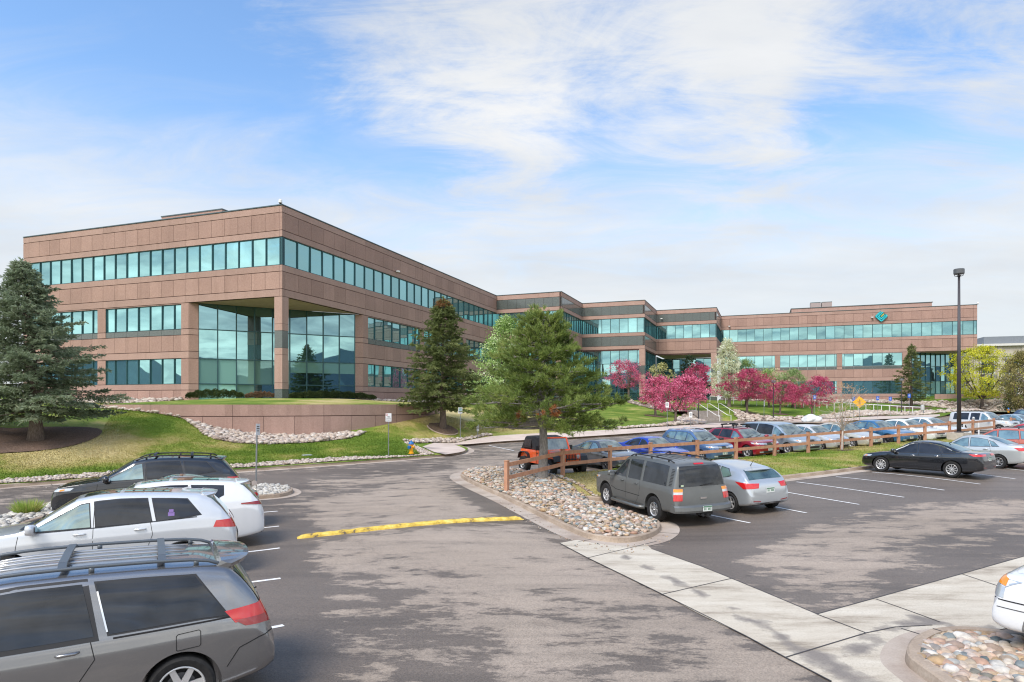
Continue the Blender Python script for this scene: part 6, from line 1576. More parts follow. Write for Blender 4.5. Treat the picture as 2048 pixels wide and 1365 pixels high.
def spoiler(c, t0, drop, out, w, thick=.05, mat=None, lift=.02):
    b = MB(); rows = []; n = 12
    for i in range(n+1):
        u = -1+2*i/n; y = u*w; e = (1-abs(u)**3.5); q = c.hit((c.X(t0), y*.98, 3), (0,0,-1), 0)
        if q is None: q = Vector((c.X(t0), y, c.top(t0)-.1))
        tip = Vector((q.x-out*(.35+.65*e), y, q.z+lift-drop)); rows.append([q+Vector((.04,0,-.01)), q+Vector((-.02,0,lift+.01)), tip+Vector((.05,0,.012)), tip, tip+Vector((.03,0,-thick)), q+Vector((-.02,0,-thick-.03))])
    for i in range(n):
        for j in range(5): b.face([rows[i][j], rows[i+1][j], rows[i+1][j+1], rows[i][j+1]][::-1], mat or c.paint)
    b.face(rows[0], mat or c.paint); b.face(rows[-1][::-1], mat or c.paint); return b.build('rear_spoiler', c.root, smooth=False)
spoiler(c, .885, .03, .36, .66, .05, lift=.05)
pad = c.quadpatch('bumper_step_pad', [(xr-.02, -.72, .80), (xr-.02, .72, .80), (xr+.10, .70, .80), (xr+.10, -.70, .80)], (0,0,-1), K_GREY, 10, 2, .01)
a = c.hit((c.X(.965), .25, 3), (1,0,-.3), .02)
b = MB(); b.bar((c.X(.975), .05, 1.06), (c.X(.962), .42, 1.15), .02, .02, K_TRIM); b.build('rear_wiper', c.root)

P_WHT = carpaint('paint_pearl_white', (.72,.73,.74), .05, .25); P_SILVW = carpaint('paint_white_silver', (.60,.62,.64), .30, .28)
def second(c, w_=.9): pass
se = spec('suv', 4.67, 1.84, 1.70, 2.75, .93, .36, .735, wheel=(5,'twin'), clad=.0, surround=K_CHR)
se['surround'] = K_TRIM
HB = 180+25
q = onL(470,1128); 
c = mk('silvery white crossover with dark rear windows and a purple sticker beside the grey minivan', se, P_SILVW, Vector((-6.32, 12.45)), HB, 'RL', 'crossover')
xr = c.xf-c.L; hw = c.W/2
c.lamp('tail_light', [(xr-.2, hw*.72, .93), (xr+.42, hw-.01, 1.00), (xr+.34, hw-.01, 1.12), (xr-.2, hw*.70, 1.14)], (1,-.9,0), K_RED, .008, 12, 6)
spoiler(c, .855, .03, .30, .60, .04, lift=.015)
def sunroof(c, t0=.43, t1=.74, w=.44, split=.56):
    for a, b in ((t0, split-.008), (split+.008, t1)): c.quadpatch('sunroof', [(c.X(a), -w, 3), (c.X(a), w, 3), (c.X(b), w, 3), (c.X(b), -w, 3)], (0,0,-1), K_SKY, 8, 6, .004)
sunroof(c)
for sd in (1, -1): c.ribbon('window_chrome', [(c.X(.26), sd*2, c.belt(.26)+.0), (c.X(.5), sd*2, c.belt(.5)-.0), (c.X(.84), sd*2, c.belt(.84)+.02)], (0,-sd,0), .018, K_CHR, .010, n=10)
st = MB(); p_ = c.hit((c.X(.745), 2, 1.27), (0,-1,0), .012); K_PUR = simple('purple_sticker', (.30,.20,.50), .5)
st.box(p_, (.11,.004,.10), K_PUR); st.box(p_+Vector((0,0,.07)), (.075,.004,.07), K_PUR); st.build('window_sticker', c.root)
K_WHT = M_WHT
b = MB(); q_ = c.hit((c.X(.80), 0, 3), (0,0,-1), 0); b.bar(q_+Vector((.1,0,.01)), q_+Vector((-.05,0,.045)), .03, .03, c.paint); b.build('roof_antenna', c.root)

sr = spec('suv', 4.74, 1.90, 1.65, 2.75, .95, .37, .69, wheel=(5,'vee'), clad=.10, alloy=K_DALLOY)
sr['wins'] = [dict(f=(.265,.365), r=(.465,.455), g='c'), dict(f=(.485,.475), r=(.655,.635), g='d'), dict(f=(.675,.655), r=(.80,.80), g='d', rise=.13)]
c = mk('bright white crossover with a panoramic sunroof between the silvery white one and the beige car', sr, P_WHT, Vector((-6.95, 15.40)), HB, 'RL', 'crossover')
xr = c.xf-c.L; hw = c.W/2
c.lamp('tail_light', [(xr-.2, hw*.62, .98), (xr+.52, hw-.01, 1.06), (xr+.50, hw-.01, 1.09), (xr-.2, hw*.60, 1.14)], (1,-.9,0), K_DRED, .008, 14, 5)
sunroof(c, .43, .78); spoiler(c, .862, .02, .32, .58, .035, lift=.01)
for sd in (1, -1):
    b = MB(); b.lathe([(.045,-.1),(.05,0),(.04,0),(.035,-.08)], K_CHR, 14, Matrix.Rotation(R(-90), 3, 'Y'), (xr+.06, sd*.62, .36)); b.build('exhaust_tip', c.root, smooth=True)
P_BEI = carpaint('paint_champagne', (.38,.34,.29), .45, .32)
sb = spec('coupe', 4.45, 1.75, 1.52, 2.60, .92, .31, .70, wheel=(5,'thin'))
c = mk('low champagne coupe mostly hidden between the white crossover and the black one', sb, P_BEI, Vector((-7.95, 17.95)), HB, 'RL', 'coupe', rear='std')
b = MB(); y = .62; zz = 1.17
pts = [(c.X(.965), -y, zz-.12), (c.X(.97), -y*.96, zz), (c.X(.975), 0, zz+.05), (c.X(.97), y*.96, zz), (c.X(.965), y, zz-.12)]
for a_, b_ in zip(pts[:-1], pts[1:]): b.bar(a_, b_, .14, .028, c.paint)
b.build('rear_spoiler', c.root); c.quadpatch('sunroof', [(c.X(.44), -.38, 3), (c.X(.44), .38, 3), (c.X(.56), .38, 3), (c.X(.56), -.38, 3)], (0,0,-1), K_SKY, 6, 4, .004)
P_BLK = carpaint('paint_black', (.012,.013,.016), .2, .22)
sm_ = spec('suv', 4.80, 1.88, 1.68, 2.83, .98, .36, .72, wheel=(6,'thick'), hmat=P_BLK)
c = mk('black crossover with black roof rails at the far end of the left row', sm_, P_BLK, Vector((-9.85, 20.6)), HB, 'RL', 'crossover', rear='std', scale=1.08)
c.rails(.42, .88, h=.06, cross=(.52,.72)); spoiler(c, .86, .02, .28, .6, .04)

# ---------------- right lot
P_YUK = carpaint('paint_pewter_dirty', (.14,.145,.14), .45, .40, .18)
WY = [dict(w, g='d') for w in WINS['box']]
sy = spec('box', 5.05, 2.0, 1.90, 2.946, .95, .395, .745, wheel=(6,'thick'), ww=.26, rim=.56, shoulder=.05, rwg='d', lift=.02, archgap=.075, alloy=K_ALLOY, surround=P_YUK, wins=WY,
   bot=[(0,.34),(.05,.32),(.8,.34),(.9,.40),(1,.44)], plan=[(0,.78),(.012,.87),(.035,.93),(.08,.965),(.2,1),(.94,1),(.975,.985),(.99,.96),(1,.92)])
ya = onL(1308,1044); yb = onL(1212,1015); HY = math.degrees(math.atan2(yb.y-ya.y, yb.x-ya.x))
HY = 111
c = mk('dusty pewter grey full size suv parked by the cobbled island', sy, P_YUK, ya, HY, 'RL', 'suv', rear=None, scale=.97)
xr = c.xf-c.L; hw = c.W/2
for z0, z1, m_, nm in ((.80,.98,K_RED,'tail_light'), (.98,1.05,K_LENS,'reversing_light'), (1.05,1.14,K_AMB,'indicator')):
    c.lamp(nm, [(xr-.15, hw-.13, z0), (xr+.10, hw-.01, z0), (xr+.10, hw-.01, z1), (xr-.15, hw-.13, z1)], (1,-.8,0), m_, .010, 6, 3)
c.quadpatch('tail_light', [(xr-1, -.17, 1.815), (xr-1, .17, 1.815), (xr-1, .17, 1.85), (xr-1, -.17, 1.85)], (1,0,0), K_RED, 6, 2, .012)
# bumper with step, hitch, side step, door vents
b = MB(); zb = .52
prof = [(-.16,.46),(-.17,.52),(-.15,.62),(-.10,.665),(.02,.67),(.06,.64),(.10,.46)]
ys = np.linspace(-1, 1, 17); rows = []
for u in ys:
    y = u*hw*1.0; cx = .17*(abs(u)**4)*1.0; rows.append([Vector((xr+x+cx, y, z)) for x, z in prof])
for i in range(16):
    for j in range(len(prof)-1): b.face([rows[i][j], rows[i+1][j], rows[i+1][j+1], rows[i][j+1]][::-1], c.paint)
    b.face([rows[i][0], rows[i+1][0], rows[i+1][-1], rows[i][-1]], K_TRIM)
b.face(rows[0], c.paint); b.face(rows[-1][::-1], c.paint); b.build('rear_bumper', c.root, smooth=True, ang=40)
b = MB(); b.box((xr-.15,0,.36), (.14,.07,.07), K_TRIM); b.box((xr-.03,0,.40), (.1,.5,.06), K_TRIM); b.tube([(xr-.2,.16,.38),(xr-.05,.16,.38)], .04, K_TRIM); b.build('tow_hitch', c.root)
b = MB(); pl_x = xr-.178; b.box((pl_x, 0, .57), (.012,.31,.155), K_PLATE); b.box((pl_x-.008, 0, .625), (.004,.30,.04), K_PGRN)
for k in range(6):
    if k != 3: b.box((pl_x-.008, -.11+.044*k, .555), (.004,.026,.065), K_PGRN)
b.build('licence_plate', c.root)
for sd in (1, -1):
    b = MB(); b.tube([(1.0, sd*(hw-.06), .36), (.85, sd*(hw+.09), .36), (-.75, sd*(hw+.09), .36), (-.95, sd*(hw-.06), .36)], .055, c.paint, 8); b.build('side_step', c.root, smooth=True)
    for k in range(12):
        z = 1.22+k*.042; c.ribbon('pillar_vent', [(c.X(.918), sd*2, z), (c.X(.945), sd*2, z)], (0,-sd,0), .018, K_TRIM, .008, n=3)
    c.ribbon('cladding_line', [(c.X(.27), sd*2, .78), (c.X(.33), sd*2, .70), (c.X(.62), sd*2, .69)], (0,-sd,0), .02, K_GAP, .003, n=8)
c.rails(.42, .90, y=.66, h=.055, cross=(.50,.70))
for k in range(5):
    y = -.42+.21*k; pts = [c.hit((c.X(t), y, 3), (0,0,-1), .002) for t in np.linspace(.5, .88, 6)]; b = MB(); b.tube(pts, [.003]+[.014]*4+[.003], K_GREY, 5); b.build('roof_rib', c.root)
b = MB(); b.bar((xr+.045, .05, 1.21), (xr+.06, -.40, 1.26), .02, .02, K_TRIM); b.build('rear_wiper', c.root)
b = MB(); b.box((xr+.02, 0, .85), (.03,.22,.05), K_CHR); b.build('tailgate_handle', c.root)
b = MB(); q_ = c.hit((0, .80, 1.25), (1,0,0), .01); b.box((xr+.045,.72,1.24), (.006,.09,.05), simple('pale_sticker', (.55,.65,.45), .5)); b.build('window_sticker', c.root)

P_FOC = carpaint('paint_ingot_silver', (.48,.51,.53), .5, .3)
sf = spec('hatch', 4.36, 1.825, 1.54, 2.65, .86, .325, .66, wheel=(5,'twin'), shoulder=.07)
c = mk('silver hatchback parked right beside the dusty pewter suv', sf, P_FOC, onL(1461.5,1026), 112, 'RL', 'hatchback', scale=.97)
xr = c.xf-c.L; hw = c.W/2
c.lamp('tail_light', [(xr-.1, hw*.62, .86), (xr+.20, hw-.01, .84), (xr+.58, hw-.01, 1.04), (xr-.1, hw*.60, 1.00)], (1,-.9,0), K_RED, .008, 12, 6)
c.plate(False, .78); c.quadpatch('rear_bumper_trim', [(xr-1, -hw*.8, .26), (xr-1, hw*.8, .26), (xr-1, hw*.84, .40), (xr-1, -hw*.84, .40)], (1,0,0), K_GREY, 12, 3, .006)
c.lamp('reflector', [(xr-.5, hw*.55, .43), (xr-.5, hw*.86, .45), (xr-.5, hw*.86, .48), (xr-.5, hw*.55, .455)], (1,-.2,0), K_DRED, .008, 6, 2)
spoiler(c, .865, .02, .20, .52, .03, lift=.005)
b = MB(); q_ = c.hit((c.X(.80), 0, 3), (0,0,-1), 0); b.tube([q_, q_+Vector((-.03,0,.02)), q_+Vector((-.16,0,.20))], [.02,.012,.004], K_TRIM); b.build('roof_antenna', c.root)
b = MB(); q_ = c.hit((-5, .1, .62*1.47+.08), (1,0,0), .015); b.bar((c.X(.958), .0, .99), (c.X(.95), -.36, 1.03), .02, .02, K_TRIM); b.build('rear_wiper', c.root)

so_ = spec('sedan', 4.85, 1.86, 1.45, 2.805, .95, .335, .655, wheel=(10,'thin'), hmat=K_CHR)
so_['wins'] = [dict(f=(.30,.385), r=(.50,.49), g='d'), dict(f=(.52,.51), r=(.695,.66), g='d'), dict(f=(.71,.675), r=(.80,.715), g='d')]
ka = onL(1905.7,957.2); kb = onL(1773.4,945.2); HK = math.degrees(math.atan2(kb.y-ka.y, kb.x-ka.x))
c = mk('glossy black sedan with chrome window line facing the grass strip', so_, P_BLK, ka, HK, 'RL', 'sedan', scale=.96)
xr = c.xf-c.L; hw = c.W/2
c.lamp('tail_light', [(xr-.1, hw*.45, .92), (xr+.25, hw-.01, .91), (xr+.42, hw-.01, 1.0), (xr-.1, hw*.45, 1.0)], (1,-.9,0), K_RED, .008, 12, 5); c.plate(False, .80)
c.lamp('reflector', [(xr-.5, hw*.55, .43), (xr-.5, hw*.86, .45), (xr-.5, hw*.86, .48), (xr-.5, hw*.55, .455)], (1,-.2,0), K_DRED, .008, 6, 2)
for sd in (1, -1):
    pts = [(c.X(t), sd*2, c.roofz(t)+.035) for t in (.385,.42,.46,.52,.58,.64,.69,.73,.77,.80)]; pts = [(c.X(.30), sd*2, c.belt(.30)+.03), (c.X(.34), sd*2, c.roofz(.355)+.03)]+pts+[(c.X(.835), sd*2, c.belt(.83)+.04)]
    c.ribbon('window_chrome', pts, (0,-sd,0), .030, K_CHR, .014, n=4)
b = MB(); q_ = c.hit((c.X(.70), 0, 3), (0,0,-1), 0); b.bar(q_+Vector((.08,0,.0)), q_+Vector((-.07,0,.07)), .035, .03, P_BLK); b.build('roof_antenna', c.root)
P_COR = carpaint('paint_silver_corolla', (.52,.54,.53), .45, .32)
sc_ = spec('sedan', 4.53, 1.70, 1.46, 2.60, .88, .315, .65, wheel=(7,'thick'), rim=.62)
c = mk('silver compact sedan behind the black sedan with round bulbous tail light', sc_, P_COR, onL(1996.5,937.5), HK-2, 'RL', 'sedan')
xr = c.xf-c.L; hw = c.W/2; c.lamp('tail_light', [(xr-.1, hw*.62, .84), (xr+.22, hw-.01, .84), (xr+.42, hw-.01, .98), (xr-.1, hw*.60, .98)], (1,-.9,0), K_RED, .008, 10, 5); c.plate(False, .78)
P_ORS = carpaint('paint_salmon_red', (.52,.13,.085), .2, .32)
sx_ = spec('suv', 4.5, 1.78, 1.62, 2.62, .9, .34, .72, wheel=(5,'twin')); sx_['wins'] = [dict(w, g='c') for w in WINS['suv']]
q = onL(2062,925); c = mk('salmon red wagon with dark roof rails cut by the right edge of the picture', sx_, P_ORS, q, HK-2, 'RL', 'wagon', rear='std'); c.rails(.42, .88, h=.05, cross=())
P_RED = carpaint('paint_bright_red', (.50,.03,.04), .2, .3)
q = onL(2100,902); c = mk('red car whose roof alone shows at the right edge behind the salmon wagon', dict(sc_), P_RED, q, HK-2, 'RL', 'car', rear='std')

# ---------------- row beyond the fence, noses towards the camera
HR = -64
P_BLU = carpaint('paint_royal_blue', (.015,.055,.42), .4, .25); P_DGR = carpaint('paint_graphite', (.085,.095,.11), .5, .28); P_FBL = carpaint('paint_steel_blue', (.09,.17,.32), .45, .3); P_RNG = carpaint('paint_firenze_red', (.33,.012,.025), .35, .25)
P_ICE = carpaint('paint_ice_blue_silver', (.34,.41,.46), .5, .3); P_SIL = carpaint('paint_silver', (.62,.62,.60), .3, .3); P_CHA = carpaint('paint_light_champagne', (.56,.54,.46), .3, .3); P_SBL = carpaint('paint_sea_blue', (.045,.17,.33), .45, .28); P_OFF = carpaint('paint_off_white', (.74,.74,.70), .05, .3); P_PBL = carpaint('paint_pale_blue', (.30,.40,.46), .4, .3); P_NAV = carpaint('paint_navy_grey', (.06,.09,.14), .4, .28)
sA_ = spec('sedan', 4.58, 1.78, 1.42, 2.65, .92, .325, .66, wheel=(5,'twin'), alloy=K_DALLOY)
mk('graphite sedan between the orange off roader and the royal blue sedan', sA_, P_DGR, onL(1211,942), HR, 'FR', 'sedan', detail=1, mirror=K_CHR)
sL_ = spec('sedan', 4.66, 1.80, 1.44, 2.73, .90, .33, .65, wheel=(5,'thick')); sL_['wins'] = [dict(w, g='d') for w in WINS['sedan']]
mk('royal blue sedan seen over the dusty suv roof', sL_, P_BLU, onL(1312,934), HR, 'FR', 'sedan', detail=1)
sF_ = spec('suv', 4.45, 1.74, 1.66, 2.52, .9, .34, .72, wheel=(5,'twin')); sF_['top'] = sc([(a, b if a < .84 else min(1, b*1.03)) for a, b in TOP['suv']], 1, 1.66); sF_['wins'] = [dict(w, g='c') for w in WINS['suv']]
c = mk('steel blue wagon with silver roof rails and a toothed chrome grille', sF_, P_FBL, onL(1402,926), HR, 'FR', 'wagon', detail=1, mirror=K_TRIM); c.rails(.42, .88, h=.05, cross=(), mat=K_ALLOY)
sE_ = spec('suv', 4.36, 1.90, 1.61, 2.66, .82, .365, .70, wheel=(5,'twin'), clad=.08); c = mk('dark red compact suv with black carrier bars on its roof', sE_, P_RNG, onL(1494,917), HR, 'FR', 'suv', detail=1)
c.quadpatch('black_roof', [(c.X(.43), -.6, 3), (c.X(.43), .6, 3), (c.X(.85), .6, 3), (c.X(.85), -.6, 3)], (0,0,-1), K_TRIM, 8, 6, .004)
for t in (.50, .70):
    b = MB(); q_ = c.hit((c.X(t), 0, 3), (0,0,-1), 0)
    for y in (-.55, .55): b.bar((q_.x, y, q_.z-.03), (q_.x, y, q_.z+.12), .04, .06, K_TRIM, up=(1,0,0))
    b.tube([(q_.x, -.66, q_.z+.13), (q_.x, .66, q_.z+.13)], .022, K_TRIM)
    for y in (-.4, .25): b.box((q_.x, y, q_.z+.17), (.10,.42,.05), K_TRIM)
    b.build('roof_carrier', c.root)
sV_ = spec('van', 4.93, 1.99, 1.75, 2.88, .95, .33, .75, wheel=(5,'thick')); mk('ice blue minivan beside the dark red suv', sV_, P_ICE, onL(1575,909), HR, 'FR', 'minivan', detail=1, mirror=K_TRIM)
sS_ = spec('hatch', 4.45, 1.75, 1.47, 2.62, .88, .32, .68, wheel=(5,'thick')); mk('silver hatchback between the ice blue minivan and the thin young tree', sS_, P_SIL, onL(1641,903), HR, 'FR', 'hatchback', detail=1)
sH_ = spec('sedan', 4.8, 1.82, 1.48, 2.73, .95, .325, .67, wheel=(7,'thin')); mk('champagne sedan behind the trunk of the young tree', sH_, P_CHA, onL(1704,897.5), HR, 'FR', 'sedan', detail=1)
sB_ = spec('sedan', 4.9, 1.86, 1.47, 2.83, .95, .335, .66, wheel=(5,'vee'), alloy=K_DALLOY); mk('sea blue sedan nosing out beyond the fence', sB_, P_SBL, onL(1776,890), HR, 'FR', 'sedan', detail=1)
sW_ = spec('sedan', 4.85, 1.83, 1.45, 2.75, .98, .325, .67, wheel=(5,'vee')); mk('off white sedan right of the sea blue one', sW_, P_OFF, onL(1835,886.3), HR, 'FR', 'sedan', detail=1)
sI_ = spec('sedan', 5.05, 1.85, 1.49, 2.81, 1.0, .335, .67, wheel=(10,'thin')); mk('white sedan with multi spoke wheels left of the tall lamp post', sI_, P_WHT, onL(1884,882), HR, 'FR', 'sedan', detail=1)
sG_ = spec('box', 4.61, 1.83, 1.72, 2.69, .75, .36, .72, wheel=(5,'thick'), surround=P_SIL); c = mk('silver boxy suv with tinted glass behind the tall lamp post', sG_, P_SIL, onL(1998,868.5), HR+2, 'FR', 'suv', detail=1); c.rails(.42, .88, h=.04, cross=())
mk('pale blue sedan behind the silver boxy suv', dict(sH_), P_PBL, onL(2062,866), HR+2, 'FR', 'sedan', detail=1)
mk('navy grey car at the far right edge beyond the fence', dict(sF_), P_NAV, onL(2100,852), HR+2, 'FR', 'car', detail=1)

# ---------------- orange off-roader
def jeep():
    P_ = carpaint('paint_flame_orange', (.88,.115,.022), .0, .28); K_SOFT = noisy('soft_top', [(.3,(.02,.02,.022)),(.7,(.04,.04,.042))], 12, 4, .9)
    W_, wb, r = 1.52, 2.37, .40; sp_ = dict(wb=wb, W=W_+.28, wr=r); loc, h = place(onL(1098,955), -62, sp_, 'FR')
    t = thing('off_roader', 'orange open style off roader with a black soft top behind the pine trunk', 'off roader', tuple(loc), h, GRP)
    b = MB(); hw = W_/2
    def loft(secs, mat, cap=True):
        rows = []
        for x, w, z0, z1, cr in secs: rows.append([(x,-w,z0),(x,-w,z1-cr*.6),(x,-w+cr,z1),(x,0,z1+cr*.35),(x,w-cr,z1),(x,w,z1-cr*.6),(x,w,z0)])
        for i in range(len(rows)-1):
            for j in range(6): b.face([rows[i][j], rows[i][j+1], rows[i+1][j+1], rows[i+1][j]], mat)
            b.face([rows[i][6], rows[i][0], rows[i+1][0], rows[i+1][6]], mat)
        if cap: b.face(rows[0], mat); b.face(rows[-1][::-1], mat)
    loft([(-1.62,hw,.52,1.12,.02),(.42,hw,.50,1.12,.02)], P_); loft([(.42,hw-.02,.60,1.13,.05),(1.0,hw-.16,.62,1.11,.07),(1.62,hw-.26,.64,1.06,.09)], P_)
    b.build('body', t)
    b = MB(); b.box((1.64,0,.86), (.05,2*(hw-.26),.42), P_)
    for k in range(7): b.box((1.67,-.24+.08*k,.88), (.02,.035,.27), K_TRIM)
    b.build('grille', t)
    for s_ in (1, -1):
        b = MB(); b.lathe([(0,.0),(.085,.0),(.09,-.04)], K_LENS, 18, Matrix.Rotation(R(90), 3, 'Y'), (1.685, s_*.37, .92)); b.build('headlight', t)
        for x0 in (wb/2, -wb/2):
            b = MB(); fl = [(x0-.50,.66),(x0-.40,.90),(x0-.22,.98),(x0+.22,.98),(x0+.42,.90),(x0+.50,.70)]
            for (xa, za), (xb, zb) in zip(fl[:-1], fl[1:]): b.add([(xa,s_*(hw-.25),za),(xb,s_*(hw-.25),zb),(xb,s_*(hw+.15),zb),(xa,s_*(hw+.15),za),(xa,s_*(hw-.25),za+.035),(xb,s_*(hw-.25),zb+.035),(xb,s_*(hw+.15),zb+.035),(xa,s_*(hw+.15),za+.035)], [(0,1,2,3),(7,6,5,4),(3,2,6,7),(0,3,7,4),(1,5,6,2)], K_TRIM)
            b.build('fender_flare', t)
            tm, rm, lm = wheel_meshes(r, .29, .52, (5,'thick'), K_ALLOY); w_ = link('wheel', tm, t, (x0, s_*(hw+.02), r)); 
            if s_ < 0: w_.rotation_euler = (0,0,math.pi)
            link('rim', rm, w_)
        b = MB(); b.box((1.42, s_*.60, .80), (.30,.10,.16), P_) ; b.box((1.575, s_*.62, .82), (.02,.08,.06), K_AMB); b.build('front_fender', t)
        b = MB(); b.box((.22, s_*(hw+.16), 1.24), (.07,.16,.20), K_TRIM); b.bar((.25,s_*hw,1.14),(.22,s_*(hw+.12),1.18),.03,.03,K_TRIM); b.build('side_mirror', t)
        b = MB(); q = [(-.02,1.13),(.36,1.13),(.20,1.66),(-.02,1.68)]; b.face([(x, s_*(hw-.05-(z-1.13)*.12)+s_*.012, z) for x, z in (q if s_ < 0 else q[::-1])], G_DARK); b.build('door_window', t)
        b = MB(); q = [(-1.45,1.20),(-.72,1.20),(-.72,1.62),(-1.38,1.60)]; b.face([(x, s_*(hw-.05-(z-1.13)*.12)+s_*.012, z) for x, z in (q if s_ < 0 else q[::-1])], G_DARK); b.build('rear_side_window', t)
        b = MB(); b.box((-.10, s_*(hw+.004), .80), (.008,.012,.60), K_GAP); b.box((.44, s_*(hw+.004), .86), (.008,.012,.46), K_GAP); b.box((-.02, s_*(hw+.01), .99), (.10,.02,.035), K_TRIM); b.build('door_seam', t)
    b = MB(); rows = []
    for x, z1, w in ((.36,1.14,hw-.02),(.14,1.72,hw-.10),(-.5,1.80,hw-.12),(-1.35,1.74,hw-.11),(-1.60,1.14,hw-.02)): rows.append([(x,-w+.0,1.13),(x,-w,z1-.06),(x,-w+.08,z1),(x,w-.08,z1),(x,w,z1-.06),(x,w,1.13)])
    for i in range(1, 4):
        for j in range(5): b.face([rows[i][j], rows[i][j+1], rows[i+1][j+1], rows[i+1][j]], K_SOFT)
    b.face(rows[3], K_SOFT); b.build('soft_top', t)
    b = MB(); q = [(.40,-hw+.02,1.13),(.40,hw-.02,1.13),(.19,hw-.08,1.70),(.19,-hw+.08,1.70)]
    for a_, c_ in ((0,1),(1,2),(2,3),(3,0)): b.bar(q[a_], q[c_], .06, .06, P_)
    w_ = b.build('windshield_frame', t); b = MB(); b.face(q, G_WIND); b.build('windshield', w_)
    b = MB(); b.box((1.80,0,.60), (.14,1.5,.14), K_TRIM); b.tube([(1.82,-.35,.66),(1.84,-.33,.82),(1.84,.33,.82),(1.82,.35,.66)], .025, K_TRIM); b.build('front_bumper', t)
    b = MB(); b.box((-.05,0,.48), (3.2,.9,.10), K_UNDER); b.tube([(wb/2,-.6,.38),(wb/2,.6,.38)], .05, K_UNDER); b.tube([(-wb/2,-.6,.38),(-wb/2,.6,.38)], .05, K_UNDER); b.build('chassis', t)
    return t
jeep()

# ---------------- white pickup at the right edge (its nose shows)
sp_ = spec('box', 5.6, 1.98, 1.86, 3.5, .82, .39, .72, wheel=(6,'thick'), ww=.26, rim=.56, shoulder=.05, archgap=.07)
sp_['top'] = [(0,.72),(.004,.90),(.010,1.03),(.022,1.08),(.08,1.11),(.16,1.13),(.22,1.16),(.27,1.45),(.31,1.72),(.35,1.82),(.46,1.86),(.565,1.84),(.585,1.75),(.595,1.3),(.61,1.22),(.7,1.21),(.97,1.20),(.99,1.15),(1,.6)]
sp_['belt'] = [(0,.56),(.02,.90),(.08,1.03),(.22,1.09),(.58,1.12),(.97,1.16),(1,.55)]; sp_['ws'] = (.22,.33); sp_.pop('rw'); sp_['wins'] = [dict(f=(.24,.31), r=(.40,.395), g='c'), dict(f=(.42,.415), r=(.56,.555), g='d')]
sp_['seams'] = [[(.225,1.0),(.225,.4)],[(.41,1.1),(.41,.4)]]; sp_['handles'] = [(.38,1.0)]; sp_['topseams'] = [[(.03,.70),(.20,.80)]]
sp_['bot'] = [(0,.42),(.03,.34),(.12,.36),(.2,.36),(1,.45)]; sp_['plan'] = [(0,.90),(.006,.95),(.015,.98),(.05,.99),(.15,1),(1,.98)]
c = mk('white pickup truck nosing in at the lower right edge of the picture', sp_, carpaint('paint_gloss_white', (.76,.77,.78), 0, .2), Vector((6.76, 7.90)), 126, 'FL', 'pickup truck', front='none')
xf = c.xf; hw = c.W/2
c.lamp('indicator', [(xf-.045, hw, .955), (xf-.165, hw, .935), (xf-.175, hw, 1.03), (xf-.045, hw, 1.055)], (-.25,-1,0), K_AMB, .010, 6, 4)
c.lamp('headlight', [(xf-.03, hw, .80), (xf-.165, hw, .79), (xf-.165, hw, .92), (xf-.03, hw, .94)], (-.25,-1,0), K_LENS, .008, 6, 4)
c.lamp('headlight', [(xf+1, hw*.52, .80), (xf+1, hw*.93, .80), (xf+1, hw*.93, 1.02), (xf+1, hw*.52, 1.02)], (-1,0,0), K_LENS, .008, 6, 4)
c.quadpatch('grille', [(xf+1, -hw*.5, .76), (xf+1, hw*.5, .76), (xf+1, hw*.5, 1.02), (xf+1, -hw*.5, 1.02)], (-1,0,0), K_CHR, 8, 4, .008)
for sd in (1,-1):
    c.ribbon('bumper_seam', [(xf-.05, sd*2, .765), (xf-.42, sd*2, .755), (xf-.46, sd*2, .745)], (0,-sd,0), .016, K_GAP, .004, n=6)
    c.ribbon('bumper_crease', [(xf-.02, sd*2, .67), (xf-.48, sd*2, .66)], (0,-sd,0), .012, K_GREY, .004, n=6)
# ================================================================ FENCE, LAMPS, SIGNS, STAIRS
M_FENCE = noisy('fence_stain', [(.3, (.40,.195,.115)), (.7, (.54,.290,.185))], 6, 8, .75, .3, 40, .004, stretch=(1,1,.4))
def fence(label, px, H_=1.12, zf=bermf, first=0):
    f = thing('rail_fence', label, 'fence'); pts = []
    for a, b in px:
        p = ray(a, b, lambda x, y: L(x, y)+.2); p.z = zf(p.x, p.y); pts.append(p)
    for i, p in enumerate(pts):
        d = (pts[min(i+1, len(pts)-1)]-pts[max(0, i-1)]); rz = math.atan2(d.y, d.x)
        b = MB(); b.box((p.x, p.y, p.z+H_/2-.1), (.135,.135,H_+.2), M_FENCE, rz=rz); b.box((p.x, p.y, p.z+H_+.012), (.16,.16,.025), M_FENCE, rz=rz)
        b.build('post', f)
    for a, b in zip(pts[:-1], pts[1:]):
        n_ = (b-a).to_2d().normalized(); n_ = Vector((n_.y, -n_.x, 0))*.03
        for h in (H_-.13, H_-.60):
            m = MB(); m.bar(a+Vector((0,0,h))+n_, b+Vector((0,0,h))+n_, .045, .145, M_FENCE); m.build('rail', f)
    return f, pts
FP = [(1013.5,982),(1125.5,958),(1220,944),(1301,938),(1394.7,931),(1472,923.5),(1549,914),(1616.5,908),(1683.6,902),(1742,896),(1797,890.5),(1849.8,886),(1898.9,881),(1945.7,875),(1988,868)]
fence('long two rail brown wooden fence running along the grass strip', FP)
fence('short piece of brown rail fence at the far right edge', [(2022,861),(2075,853),(2120,847)], zf=lambda x, y: L(x, y)+.1)

